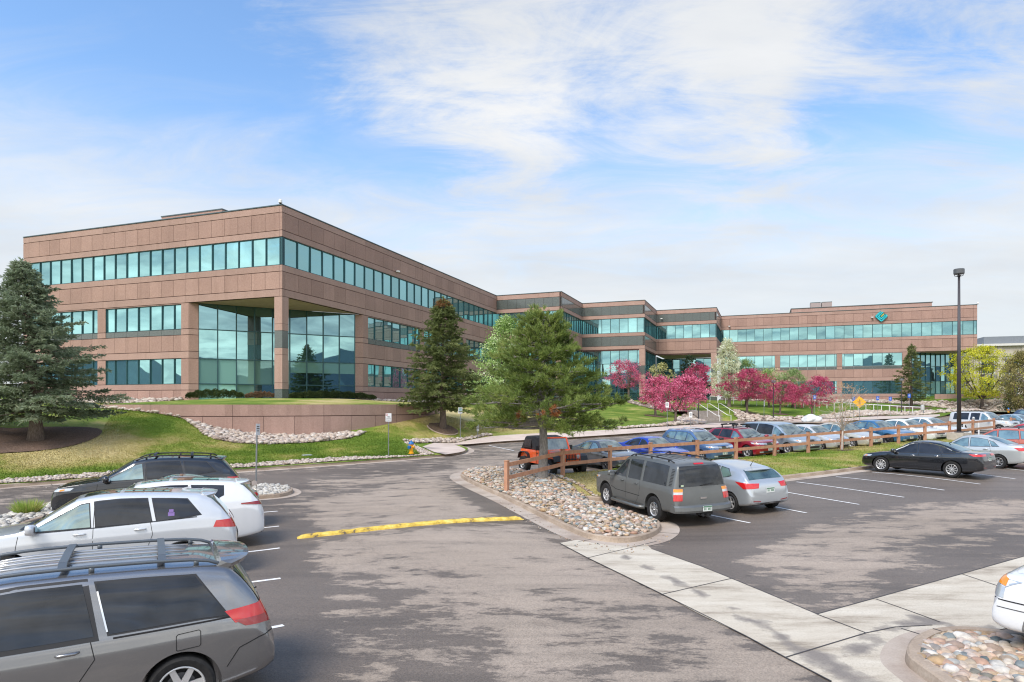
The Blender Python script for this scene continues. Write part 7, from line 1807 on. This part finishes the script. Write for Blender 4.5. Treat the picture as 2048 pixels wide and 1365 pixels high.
M_POLE = simple('bronze_pole', (.06,.055,.06), .5, .3); M_GALV = simple('galvanised_post', (.22,.23,.24), .5, .6); M_WP = simple('white_rail_paint', (.75,.75,.74), .45)
M_CONB = noisy('lamp_base_concrete', [(.3,(.38,.34,.29)),(.7,(.52,.47,.41))], 5, 7, .9)
def lamp_big():
    p = ray(1918, 884, lambda x, y: L(x, y)+.15); p.z = L(p.x, p.y)+.1
    t = thing('lamp_post', 'very tall dark lamp post with a round head standing on a concrete block', 'lamp post', tuple(p)); top = EYE-(553-HZ)/F*p.y-p.z
    b = MB(); b.box((0,0,.25), (.95,.95,.75), M_CONB, rz=.5); b.build('base', t)
    b = MB(); b.box((0,0,.66), (.36,.36,.06), M_POLE); b.tube([(0,0,.64),(0,0,top)], [.125,.065], M_POLE, 14); b.build('pole', t, smooth=True)
    s = p.y/F; w = 9.5*s; h = 12*s
    b = MB(); b.lathe([(.02,top+.25*h),(w*.92,top+.35*h),(w,top+.45*h),(w,top+1.15*h),(w*.9,top+1.22*h),(0,top+1.25*h)], simple('lamp_housing', (.10,.105,.11), .45), 24); b.build('lamp_head', t, smooth=True, ang=30)
    b = MB(); b.lathe([(.0,top-.05),(w*.35,top-.02),(w*.4,top+.05),(0,top+.1)], M_POLE, 16)
    for k in range(3):
        a = 2.1*k; b.tube([(w*.3*math.cos(a),w*.3*math.sin(a),top), (w*.85*math.cos(a),w*.85*math.sin(a),top+.05), (w*.95*math.cos(a),w*.95*math.sin(a),top+.5*h)], .02, M_POLE, 6)
    b.build('head_bracket', t)
lamp_big()
for px, py, tp, lb in ((1397, 843, 758, 'small lamp post in the rocks left of the concrete stairs'), (1547, 839, 761, 'small lamp post between two magenta crabapples'), (1803, 829, 758, 'small lamp post in front of the dark spruce at the right')):
    p = onT(px, py, 40); t = thing('lamp_post', lb, 'lamp post', tuple(p), 0, 'small path lamp posts'); s = p.y/F; H_ = (py-tp)*s
    b = MB(); b.lathe([(.22,-.1),(.22,.28),(.0,.3)], M_POLE, 14); b.build('base', t); b = MB(); b.tube([(0,0,.2),(0,0,H_-.3)], [.07,.05], M_POLE, 10); b.build('pole', t)
    b = MB(); b.lathe([(.05,H_-.34),(.28,H_-.30),(.30,H_-.05),(.26,H_),(0,H_+.02)], simple('path_lamp_head', (.16,.16,.16), .5), 18); b.build('lamp_head', t)

def text(s, size, mat, parent, loc, rot, depth=.002, name='lettering'):
    cu = bpy.data.curves.new(name, 'FONT'); cu.body = s; cu.size = size; cu.extrude = depth; cu.align_x = 'CENTER'; cu.align_y = 'CENTER'; cu.space_line = .95
    o = bpy.data.objects.new(name, cu); COL.objects.link(o); dg = bpy.context.evaluated_depsgraph_get(); me = bpy.data.meshes.new_from_object(o.evaluated_get(dg)); bpy.data.objects.remove(o)
    me.materials.clear(); me.materials.append(mat); r = link(name, me, parent, loc); r.rotation_euler = rot; return r
K_SW = simple('sign_white', (.72,.73,.73), .45); K_SB = simple('sign_blue', (.02,.10,.45), .4); K_SR = simple('sign_red', (.5,.02,.03), .4); K_SK = simple('sign_black', (.02,.02,.02), .5); K_SY = simple('sign_yellow', (.85,.42,.01), .4); K_SG = simple('sign_green', (.02,.20,.10), .4)
def sign(label, p, H_, w, h, kind, face=None, post=None, lean=0):
    """p ground point; the plate faces the camera side"""
    rz = (math.atan2(-p.x, p.y) if face is None else face)
    t = thing('traffic_sign', label, 'sign', tuple(p), rz); t.rotation_euler = (0, lean, rz)
    b = MB(); b.box((0,0,H_/2-.15), (.05,.05,H_+.3), post or M_GALV); b.build('post', t)
    zc = H_-h/2; b = MB(); y = -.04
    if kind == 'diamond':
        s = w/2**.5*1.0; q = [(0,y,zc-s),(s,y,zc),(0,y,zc+s),(-s,y,zc)]; b.face(q, K_SY); b.face([(a, y+.006, c) for a, _, c in q][::-1], M_GALV); pl = b.build('plate', t)
        m = MB(); yy = y-.004
        for pts, wd in (([(.0,zc+.12),(.0,zc-.06)], .13), ([(.0,zc-.05),(-.11,zc-.27)], .07), ([(.0,zc-.05),(.12,zc-.26)], .07), ([(.02,zc+.10),(.16,zc+.0)], .05), ([(-.02,zc+.10),(-.15,zc-.03)], .05)):
            (x0,z0),(x1,z1) = pts; m.bar((x0,yy,z0),(x1,yy,z1), .006, wd, K_SK, up=(0,1,0))
        m.lathe([(0,0),(.065,0)], K_SK, 12, Matrix.Rotation(R(90), 3, 'X'), (.02,yy,zc+.22)); m.build('walking_figure', pl); return t
    col = {'blue': K_SB, 'white': K_SW, 'nopark': K_SW, 'visitor': K_SW, 'back': M_GALV}[kind]
    b.box((0,y,zc), (w,.008,h), col); pl = b.build('plate', t)
    if kind == 'blue':
        m = MB(); s = h; m.lathe([(s*.10,0),(s*.155,0)], K_SW, 16, Matrix.Rotation(R(90), 3, 'X'), (.0,y-.007,zc-.02*s)); m.bar((-.01,y-.007,zc+.2*s),(-.01,y-.007,zc),.004,.05*s*1.2,K_SW,up=(0,1,0)); m.lathe([(0,0),(.035*s*1.6,0)], K_SW, 10, Matrix.Rotation(R(90), 3, 'X'), (-.01,y-.007,zc+.27*s)); m.build('wheelchair_symbol', pl)
    elif kind == 'nopark':
        m = MB(); m.box((-w*.30,y-.006,zc+h*.33), (w*.26,.004,h*.22), K_SR); m.box((-w*.30,y-.009,zc+h*.33), (w*.15,.004,h*.12), K_SW); m.build('red_symbol', pl)
        text('FIRE\nLANE', h*.23, K_SK, pl, (0,y-.006,zc-h*.06), (R(90),0,0)); text('NO PARKING', h*.09, K_SK, pl, (.0,y-.006,zc-h*.38), (R(90),0,0))
    elif kind == 'visitor':
        m = MB(); m.box((0,y-.006,zc+h*.14), (w*.62,.004,h*.40), simple('sign_pale_teal', (.30,.50,.48), .5)); m.box((0,y-.006,zc-h*.20), (w*.7,.004,h*.13), K_SK); m.build('printed_panel', pl)
        text('VISITOR', h*.09, K_SK, pl, (0,y-.006,zc-h*.36), (R(90),0,0))
    elif kind == 'white':
        m = MB()
        for z, ww in ((.25,.6),(.08,.7),(-.12,.55)): m.box((0,y-.006,zc+h*z), (w*ww,.004,h*.07), K_SK)
        m.build('printed_lines', pl)
    return t
def spx(label, px, py, top, wpx, hpx, kind, G=T0, **kw):
    p = ray(px, py, G, 15); s = p.y/F; return sign(label, p, (py-top)*s, wpx*s, hpx*s, kind, **kw)
Tg = lambda x, y: T0(x, y)
spx('white fire lane sign with a red symbol beside the fire hydrant', 777, 914, 827, 11.5, 16.5, 'nopark')
spx('small white visitor sign right of the spruce in the mulch ring', 920.5, 882, 815, 8.5, 12.5, 'visitor')
spx('white sign below the pink crabapples left of the rock bed', 1334.5, 856, 805, 6.5, 10.5, 'white')
spx('short white sign standing over the dark bed left of the stairs', 1381.5, 855, 824.5, 6, 11, 'white')
spx('blank backed white sign between stairs and lamp post', 1528, 847, 801, 3.5, 12, 'white', face=.9)
spx('yellow diamond pedestrian crossing sign behind the thin young tree', 1719, 846, 796, 17, 17, 'diamond')
for px, py, tp, lb in ((1629.5, 840, 791, 'blue disabled parking sign in front of a magenta crabapple trunk'), (1707, 838, 794, 'blue disabled parking sign just left of the yellow diamond sign'), (1755.5, 836, 793, 'blue disabled parking sign right of the yellow diamond sign'), (1780.5, 834, 794, 'blue disabled parking sign midway along the low end of the ramp railing'), (1818.5, 832, 788, 'blue disabled parking sign before the trunk of the dark spruce')):
    s_ = spx(lb, px, py, tp, 5.2, 8, 'blue'); s_['group'] = 'blue disabled parking signs'
spx('white backed sign at the right edge by the olive tree', 2031, 822, 789, 10, 10, 'back', post=M_POLE)
p = onL(512, 985); p.z += .1; sg = sign('white sign seen nearly edge on at the end of the left row island', p, (985-853)*p.y/F, .40, .46, 'white', face=R(90), lean=R(2.2))
# ---- grey service posts
def service_post(label, px, py, top, G):
    p = ray(px, py, G, 20); s = p.y/F; H_ = (py-top)*s; t = thing('service_post', label, 'utility post', tuple(p), .3)
    b = MB(); b.box((0,0,H_*.25-.05), (.04,.04,H_*.5+.1), M_GALV); b.build('post', t); b = MB(); b.box((0,0,H_*.72), (.16,.12,H_*.44), simple('service_grey', (.32,.34,.33), .5)); b.lathe([(.08,H_*.94),(.06,H_),(0,H_+.01)], K_SW, 12); b.build('service_box', t)
service_post('grey meter box on a short post by the sidewalk under the dry bank', 955.5, 878, 848, T0)
service_post('grey charging pedestal behind the fence near the tall lamp post', 1947, 868, 834.5, lambda x, y: L(x, y))
# ---- hydrants
def hydrant(label, px, py, top, G=T0):
    p = ray(px, py, G, 15); p.z = G(p.x, p.y); s = p.y/F; k = (py-top)*s/.78; t = thing('fire_hydrant', label, 'fire hydrant', tuple(p), 2.6, 'yellow fire hydrants'); t.scale = (k,)*3
    Yh = simple('hydrant_yellow', (.80,.36,.01), .4); Bh = simple('hydrant_blue', (.01,.13,.38), .4)
    b = MB(); b.lathe([(.0,.0),(.10,0),(.10,.06)], M_POLE, 16); b.lathe([(.15,.06),(.15,.10),(.105,.12),(.10,.50),(.135,.51),(.135,.56),(.0,.56)], Yh, 20); b.build('barrel', t, smooth=True, ang=30)
    b = MB(); b.lathe([(.15,.56),(.15,.60),(.12,.66),(.06,.72),(.03,.73),(.03,.78),(0,.78)], Bh, 18); b.build('bonnet', t, smooth=True, ang=30)
    for a, r_, m_ in ((0,.05,Yh),(180,.05,Yh),(90,.075,Bh)):
        M_ = Matrix.Rotation(R(a), 3, 'Z') @ Matrix.Rotation(R(90), 3, 'Y'); b = MB(); b.lathe([(r_,.08),(r_,.17),(r_*1.2,.17),(r_*1.2,.21),(0,.22)], m_, 14, M_, (0,0,.42)); b.build('outlet', t)
hydrant('yellow fire hydrant with a blue cap on the lawn corner by the kerb', 822.5, 910, 881)
hydrant('distant yellow fire hydrant with a blue cap near the right rock bed', 2017, 826, 815.5)
# ---- litter bin at the foot of the ramp
p = onT(1845, 830, 60); s = p.y/F; t = thing('litter_bin', 'pale litter bin on two legs at the low end of the ramp railing', 'litter bin', tuple(p)); b = MB()
for x in (-.2, .2): b.box((x,0,.4), (.05,.05,.8), M_GALV)
b.build('leg', t); b = MB(); b.lathe([(.27,.75),(.28,1.25),(.24,1.42),(.10,1.5),(0,1.5)], simple('bin_grey', (.45,.46,.44), .5), 16); b.build('bin', t, smooth=True, ang=40)
# ---- stairs
def stairs(label, pa, pb, n, rise, run, zb, group=None):
    """pa, pb: front bottom corners left / right (xy)"""
    a, b = Vector(pa[:2]), Vector(pb[:2]); d = (b-a).normalized(); n_ = Vector((-d.y, d.x)); t = thing('stairs', label, 'stairs', (0,0,0)); m = MB(); MS = noisy('stair_concrete', [(.3,(.30,.255,.215)),(.7,(.45,.395,.345))], 3, 7, .9)
    for i in range(n):
        z0 = zb+i*rise; q0 = a+n_*run*i; q1 = b+n_*run*i; e0, e1 = q0+n_*(run+.02), q1+n_*(run+.02); z = z0+rise
        m.face([(q0.x,q0.y,z0-.02),(q1.x,q1.y,z0-.02),(q1.x,q1.y,z),(q0.x,q0.y,z)], MS); m.face([(q0.x,q0.y,z),(q1.x,q1.y,z),(e1.x,e1.y,z),(e0.x,e0.y,z)], MS)
    top0, top1 = a+n_*run*n, b+n_*run*n; zt = zb+n*rise; m.face([(top0.x,top0.y,zt),(top1.x,top1.y,zt),(top1.x+n_.x*3,top1.y+n_.y*3,zt),(top0.x+n_.x*3,top0.y+n_.y*3,zt)], M_SIDEWALK)
    for q in (a, b):
        e = q+n_*run*n; m.face([(q.x,q.y,zb-1),(e.x,e.y,zb-1),(e.x,e.y,zt),(q.x,q.y,zb)], MS)
    m.build('steps', t)
    for f in (.30, .62, .95):
        q = a.lerp(b, f); r_ = MB(); e = q+n_*run*n; ql = q-n_*.5
        P_ = [(ql.x,ql.y,zb), (ql.x,ql.y,zb+.92), (q.x,q.y,zb+.95), (e.x,e.y,zt+.95), (e.x+n_.x*.35,e.y+n_.y*.35,zt+.95), (e.x+n_.x*.35,e.y+n_.y*.35,zt)]
        r_.tube(P_, .035, M_WP, 8); mid = q.lerp(e, .5); r_.tube([(mid.x,mid.y,(zb+zt)/2),(mid.x,mid.y,(zb+zt)/2+.95)], .03, M_WP, 8); r_.build('handrail', t)
    return t
sa = at(1411, 847, 78.5); sb_ = at(1481, 845, 82.5); stairs('broad concrete steps with white handrails between the rock beds', sa, sb_, 8, .18, .34, at(1411,847,78.5).z)
sc1 = at(1316, 820.5, 90); sd1 = at(1348, 821.5, 91); stairs('upper concrete steps behind the white sign below the entrance', sc1, sd1, 7, .17, .36, sc1.z)
wk = smoothpoly([at(1411,848,77.5), at(1481,846,81.5), at(1500,845,78), at(1400,852,74)], 0); sheet('sidewalk', wk, ZT, .8, M_SIDEWALK, dz=.07)
# ---- ramp railing
t = thing('ramp_railing', 'long white pipe railing climbing along the lawn behind the magenta crabapples', 'railing'); pts = []
N_ = 27
for i in range(N_+1):
    f = i/N_; px = 1420+(1841-1420)*f; yb = 806.5+(829.5-806.5)*f**1.05; Yd = 114+(100-114)*f; q = at(px, yb, Yd); q.z = max(q.z, T0(q.x, q.y)-.05); pts.append(q)
b = MB(); b.tube([q+Vector((0,0,1.12)) for q in pts]+[pts[-1]+Vector((.35,0,.95)), pts[-1]+Vector((.45,0,.0))], .055, M_WP, 6); b.build('top_rail', t)
for i, q in enumerate(pts[:-1]):
    b = MB(); b.tube([q-Vector((0,0,.3)), q+Vector((0,0,1.1))], .048, M_WP, 6); b.build('baluster', t)
# white pipe rail beside the far lot
t = thing('pipe_barrier', 'low white and orange pipe barrier behind the end of the fence', 'barrier'); a = onL(1928, 874); c_ = onL(1985, 869); d_ = onL(2040, 862)
for q in (a, a.lerp(c_, .5), c_, d_):
    b = MB(); b.tube([q, q+Vector((0,0,1.0))], .05, M_WP, 6); b.build('post', t)
b = MB(); b.tube([c_+Vector((0,0,1.0)), d_+Vector((0,0,.95))], .05, M_WP, 6); b.build('rail', t)
for k in range(3):
    u = c_.lerp(d_, .1+.3*k)+Vector((0,0,.99-.01*k)); v = c_.lerp(d_, .2+.3*k)+Vector((0,0,.985-.01*k)); b = MB(); b.tube([u, v], .06, M_FENCE, 6); b.build('orange_band', t)
# ---- boulder, valve covers, kerb clutter
def boulder(label, p, r_, mat, seed):
    bm = bmesh.new(); bmesh.ops.create_icosphere(bm, subdivisions=4, radius=1); rr = random.Random(seed); ph = [Vector((rr.gauss(0,1.6), rr.gauss(0,1.6), rr.gauss(0,1.6))) for _ in range(7)]
    for v in bm.verts: v.co *= 1+sum(.06*math.sin(v.co.dot(q)*1.7+i) for i, q in enumerate(ph)); v.co = Vector((v.co.x*r_[0], v.co.y*r_[1], v.co.z*r_[2]))
    for f in bm.faces: f.smooth = True
    me = bpy.data.meshes.new('boulder'); bm.to_mesh(me); bm.free(); me.materials.append(mat); o = link('boulder', me, None, p); tag(o, label, 'boulder'); return o
boulder('big white boulder in the rock bed behind the silver hatchback', onT(1622, 846, 60)+Vector((0,0,.4)), (1.15,.8,.62), noisy('white_stone', [(.3,(.48,.50,.50)),(.7,(.74,.75,.75))], 2, 8, .8, .6, 8, .05), 4)
q = onL(1201, 1039); q.z = bermf(q.x, q.y)+.05; b = MB(); b.lathe([(0,.03),(.17,.03),(.18,.015),(.18,-.04)], simple('valve_green', (.16,.27,.22), .6), 20); o = b.build('valve_cover', loc=q); tag(o, 'round green valve cover among the cobbles near the dusty suv', 'valve cover')
q = onL(1008, 985); boulder('bluish flat stone lying at the foot of the pine trunk', Vector((onL(1080,975).x+.05, onL(1080,977).y-.35, bermf(1.2,25.5)+.02)), (.36,.24,.10), noisy('blue_stone', [(.3,(.30,.33,.33)),(.7,(.46,.48,.47))], 4, 6, .8), 9)
q = onT(614, 912, 15); b = MB(); b.box((0,0,.02), (.5,.3,.05), simple('drain_grey', (.38,.42,.40), .7), rz=.7); o = b.build('valve_box', loc=q+Vector((0,0,.02))); tag(o, 'small grey valve box lid in the lawn before the curved wall', 'valve box')
# second, road side wheel stop free lawn tufts for edges
def lawn_blades(name, poly, zf, n, mat, seed, h=.06, label=None, tone=None):
    rng = np.random.default_rng(seed); poly = [tuple(p[:2]) for p in poly]; xs_ = [p[0] for p in poly]; ys_ = [p[1] for p in poly]; X = rng.uniform(min(xs_), max(xs_), n*3); Y = rng.uniform(min(ys_), max(ys_), n*3)
    pl = np.array(poly); ins = np.zeros(len(X), bool); j = len(pl)-1
    for i in range(len(pl)):
        xi, yi = pl[i]; xj, yj = pl[j]; c = ((yi > Y) != (yj > Y)) & (X < (xj-xi)*(Y-yi)/(yj-yi+1e-12)+xi); ins ^= c; j = i
    X, Y = X[ins][:n], Y[ins][:n]; Z = zf(X, Y); m = len(X); PP = np.stack([X, Y, Z-.005], 1); dd = np.c_[rng.normal(0,.45,(m,2)), np.ones(m)]
    V, Fc = blades(PP, dd, h*rng.uniform(.5,1.3,m), .03, rng, cross=False); tn = np.array([tone(a, b) for a, b in zip(X, Y)]); tn = np.repeat(tn, 4); o = bigmesh(name, V, Fc, 4, mat, attr=tn); tag(o, label, kind='stuff'); return o
lawn_blades('grass', polyT([(-10,961),(239,944),(478,930),(700,914.5),(800,912),(850,909),(800,884),(835,880),(985,868),(1040,860),(873,828),(833,838),(733,864),(700,878),(640,885),(512,890),(432,881),(404,866),(366,839),(265,812),(210,850),(205,870),(150,893),(60,906),(-10,910)]), ZT, 90000, M_GRASS, 5, .075, tone=lawn_tone)
lawn_blades('grass', isl_in, berm, 50000, M_GRASS, 6, .06, tone=lambda x, y: (.22 if x < 4.5 else .04))
# ================================================================ SKY, SUN, RENDER
sun = bpy.data.lights.new('sun', 'SUN'); so = bpy.data.objects.new('sun', sun); COL.objects.link(so)
SE, SA = R(52), R(215)     # elevation, azimuth (degrees clockwise from +Y)
sun.energy = 1.9; sun.angle = R(24); sun.color = (1.0, .93, .84)
dirv = Vector((math.sin(SA)*math.cos(SE), math.cos(SA)*math.cos(SE), math.sin(SE)))
so.rotation_euler = (-dirv).to_track_quat('-Z', 'Y').to_euler(); so.location = (0, 0, 60)
W = bpy.data.worlds.new('World'); S.world = W; W.use_nodes = True; nt = W.node_tree; lk = nt.links.new
bg = nt.nodes['Background']; bg.inputs['Strength'].default_value = .15
sky = N(nt, 'ShaderNodeTexSky'); sky.sky_type = 'NISHITA'; sky.sun_disc = False; sky.sun_elevation = SE; sky.sun_rotation = SA; sky.air_density = 1.15; sky.dust_density = .6; sky.ozone_density = 2.0
tc = N(nt, 'ShaderNodeTexCoord'); sx = N(nt, 'ShaderNodeSeparateXYZ'); lk(tc.outputs['Generated'], sx.inputs[0])
def M(op, a, b=None, c=None, clamp=False):
    n = N(nt, 'ShaderNodeMath', operation=op); n.use_clamp = clamp
    for i, v in enumerate((a, b, c)):
        if v is None: continue
        if isinstance(v, (int, float)): n.inputs[i].default_value = v
        else: lk(v, n.inputs[i])
    return n.outputs[0]
zc = M('MAXIMUM', sx.outputs[2], .0); den = M('ADD', zc, .16)
u = M('DIVIDE', sx.outputs[0], den); v = M('DIVIDE', sx.outputs[1], den)
cb = N(nt, 'ShaderNodeCombineXYZ'); lk(u, cb.inputs[0]); lk(v, cb.inputs[1])
def noise(scale, det, rough, rot=0, st=(1,1,1), off=(0,0,0), dist=0):
    mp = N(nt, 'ShaderNodeMapping'); mp.inputs['Rotation'].default_value = (0,0,R(rot)); mp.inputs['Scale'].default_value = st; mp.inputs['Location'].default_value = off; lk(cb.outputs[0], mp.inputs[0])
    n = N(nt, 'ShaderNodeTexNoise'); n.inputs['Scale'].default_value = scale; n.inputs['Detail'].default_value = det; n.inputs['Roughness'].default_value = rough; n.inputs['Distortion'].default_value = dist; lk(mp.outputs[0], n.inputs['Vector'])
    return n.outputs['Fac']
def blob(x, y, z, r0, r1):
    """1 near a direction, 0 away"""
    d = Vector((x, y, z)).normalized(); dp = N(nt, 'ShaderNodeVectorMath', operation='DOT_PRODUCT'); lk(tc.outputs['Generated'], dp.inputs[0]); dp.inputs[1].default_value = d
    mr = N(nt, 'ShaderNodeMapRange'); mr.interpolation_type = 'SMOOTHSTEP'; lk(dp.outputs['Value'], mr.inputs[0]); mr.inputs[1].default_value = math.cos(R(r1)); mr.inputs[2].default_value = math.cos(R(r0)); return mr.outputs[0]
def pxdir(px, py): return ((px-CX)/F, 1.0, (HZ-py)/F)
n1 = noise(1.7, 15, .64, 32, (1,1.9,1), (3.1,1.7,0), .9); n2 = noise(2.6, 14, .72, -30, (1,2.8,1), (.4,2.2,0), 1.1); n4 = noise(.55, 4, .5, 0, (1,1,1), (1.3,.4,0), .3)
cl = M('ADD', M('ADD', M('MULTIPLY', n1, .48), M('MULTIPLY', n2, .26)), M('MULTIPLY', n4, .26))
bias = M('MULTIPLY', blob(*pxdir(1200,20), 1, 26), .10)
bias = M('ADD', bias, M('MULTIPLY', blob(*pxdir(1000,120), 1, 12), .07))
bias = M('ADD', bias, M('MULTIPLY', blob(*pxdir(1480,200), 1, 12), .09))
bias = M('ADD', bias, M('MULTIPLY', blob(*pxdir(2000,40), 1, 12), .12))
bias = M('ADD', bias, M('MULTIPLY', blob(*pxdir(560,120), 1, 12), .06))
bias = M('SUBTRACT', bias, M('MULTIPLY', blob(*pxdir(1300,330), 1, 10), .10))
bias = M('SUBTRACT', bias, M('MULTIPLY', blob(*pxdir(150,0), 2, 30), .12))
bias = M('SUBTRACT', bias, M('MULTIPLY', blob(*pxdir(1760,140), 1, 7), .09))
bias = M('ADD', bias, M('MULTIPLY', blob(0, -1, .35, 10, 70), .12))   # more broken cloud behind the photographer
low = N(nt, 'ShaderNodeMapRange'); low.interpolation_type = 'SMOOTHSTEP'; lk(M('ADD', sx.outputs[2], M('MULTIPLY', M('SUBTRACT', n1, .5), -.30)), low.inputs[0]); low.inputs[1].default_value = .46; low.inputs[2].default_value = .17; low.inputs[3].default_value = 0; low.inputs[4].default_value = .93
mk0 = N(nt, 'ShaderNodeMapRange'); mk0.interpolation_type = 'SMOOTHSTEP'; lk(M('ADD', cl, bias), mk0.inputs[0]); mk0.inputs[1].default_value = .465; mk0.inputs[2].default_value = .70; mk0.inputs[4].default_value = .97
class _o: pass
mk = _o(); mk.outputs = [M('SUBTRACT', 1.0, M('MULTIPLY', M('SUBTRACT', 1.0, low.outputs[0]), M('SUBTRACT', 1.0, mk0.outputs[0])))]
# cloud colour: bright tops, grey-blue low sheets
n3 = noise(1.1, 6, .55, 10, (1,1.8,1), (7,3,0))
cc = ramp(nt, [(.3, (2.75,2.9,3.12)), (.55, (3.35,3.42,3.5)), (.75, (3.85,3.85,3.85))]); lk(n3, cc.inputs[0])
lowc = N(nt, 'ShaderNodeMapRange'); lk(sx.outputs[2], lowc.inputs[0]); lowc.inputs[1].default_value = .38; lowc.inputs[2].default_value = .05; lowc.inputs[3].default_value = 0; lowc.inputs[4].default_value = .75
m1 = N(nt, 'ShaderNodeMix'); m1.data_type = 'RGBA'; lk(lowc.outputs[0], m1.inputs[0]); lk(cc.outputs[0], m1.inputs[6]); m1.inputs[7].default_value = (3.0,3.14,3.25,1)
skyb = N(nt, 'ShaderNodeMix'); skyb.data_type = 'RGBA'; skyb.blend_type = 'MULTIPLY'; skyb.inputs[0].default_value = 1; lk(sky.outputs[0], skyb.inputs[6]); skyb.inputs[7].default_value = (.78,.90,1.0,1)
m2 = N(nt, 'ShaderNodeMix'); m2.data_type = 'RGBA'; lk(mk.outputs[0], m2.inputs[0]); lk(skyb.outputs[2], m2.inputs[6]); lk(m1.outputs[2], m2.inputs[7])
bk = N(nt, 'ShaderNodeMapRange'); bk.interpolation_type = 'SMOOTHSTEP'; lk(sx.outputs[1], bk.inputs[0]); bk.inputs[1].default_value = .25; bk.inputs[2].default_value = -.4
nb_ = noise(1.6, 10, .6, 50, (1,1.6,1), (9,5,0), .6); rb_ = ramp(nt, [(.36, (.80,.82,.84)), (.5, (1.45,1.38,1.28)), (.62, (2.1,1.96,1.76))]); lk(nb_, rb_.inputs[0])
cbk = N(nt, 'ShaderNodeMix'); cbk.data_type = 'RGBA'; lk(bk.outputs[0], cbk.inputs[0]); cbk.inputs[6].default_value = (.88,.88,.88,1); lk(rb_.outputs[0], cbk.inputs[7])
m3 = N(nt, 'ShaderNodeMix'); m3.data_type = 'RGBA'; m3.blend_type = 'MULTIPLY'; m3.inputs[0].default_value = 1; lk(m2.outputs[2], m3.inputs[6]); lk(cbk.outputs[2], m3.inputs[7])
lk(m3.outputs[2], bg.inputs['Color'])   # extra brightness and warmth put in behind the camera to light the facades
S.view_settings.view_transform = 'Standard'; S.view_settings.look = 'None'; S.view_settings.exposure = .95; S.view_settings.gamma = 1
S.view_settings.use_curve_mapping = False
S.cycles.max_bounces = 6; S.cycles.transparent_max_bounces = 12; S.cycles.glossy_bounces = 4; S.cycles.use_denoising = True
S.cycles.pixel_filter_type = 'BLACKMAN_HARRIS'; S.cycles.filter_width = 1.15
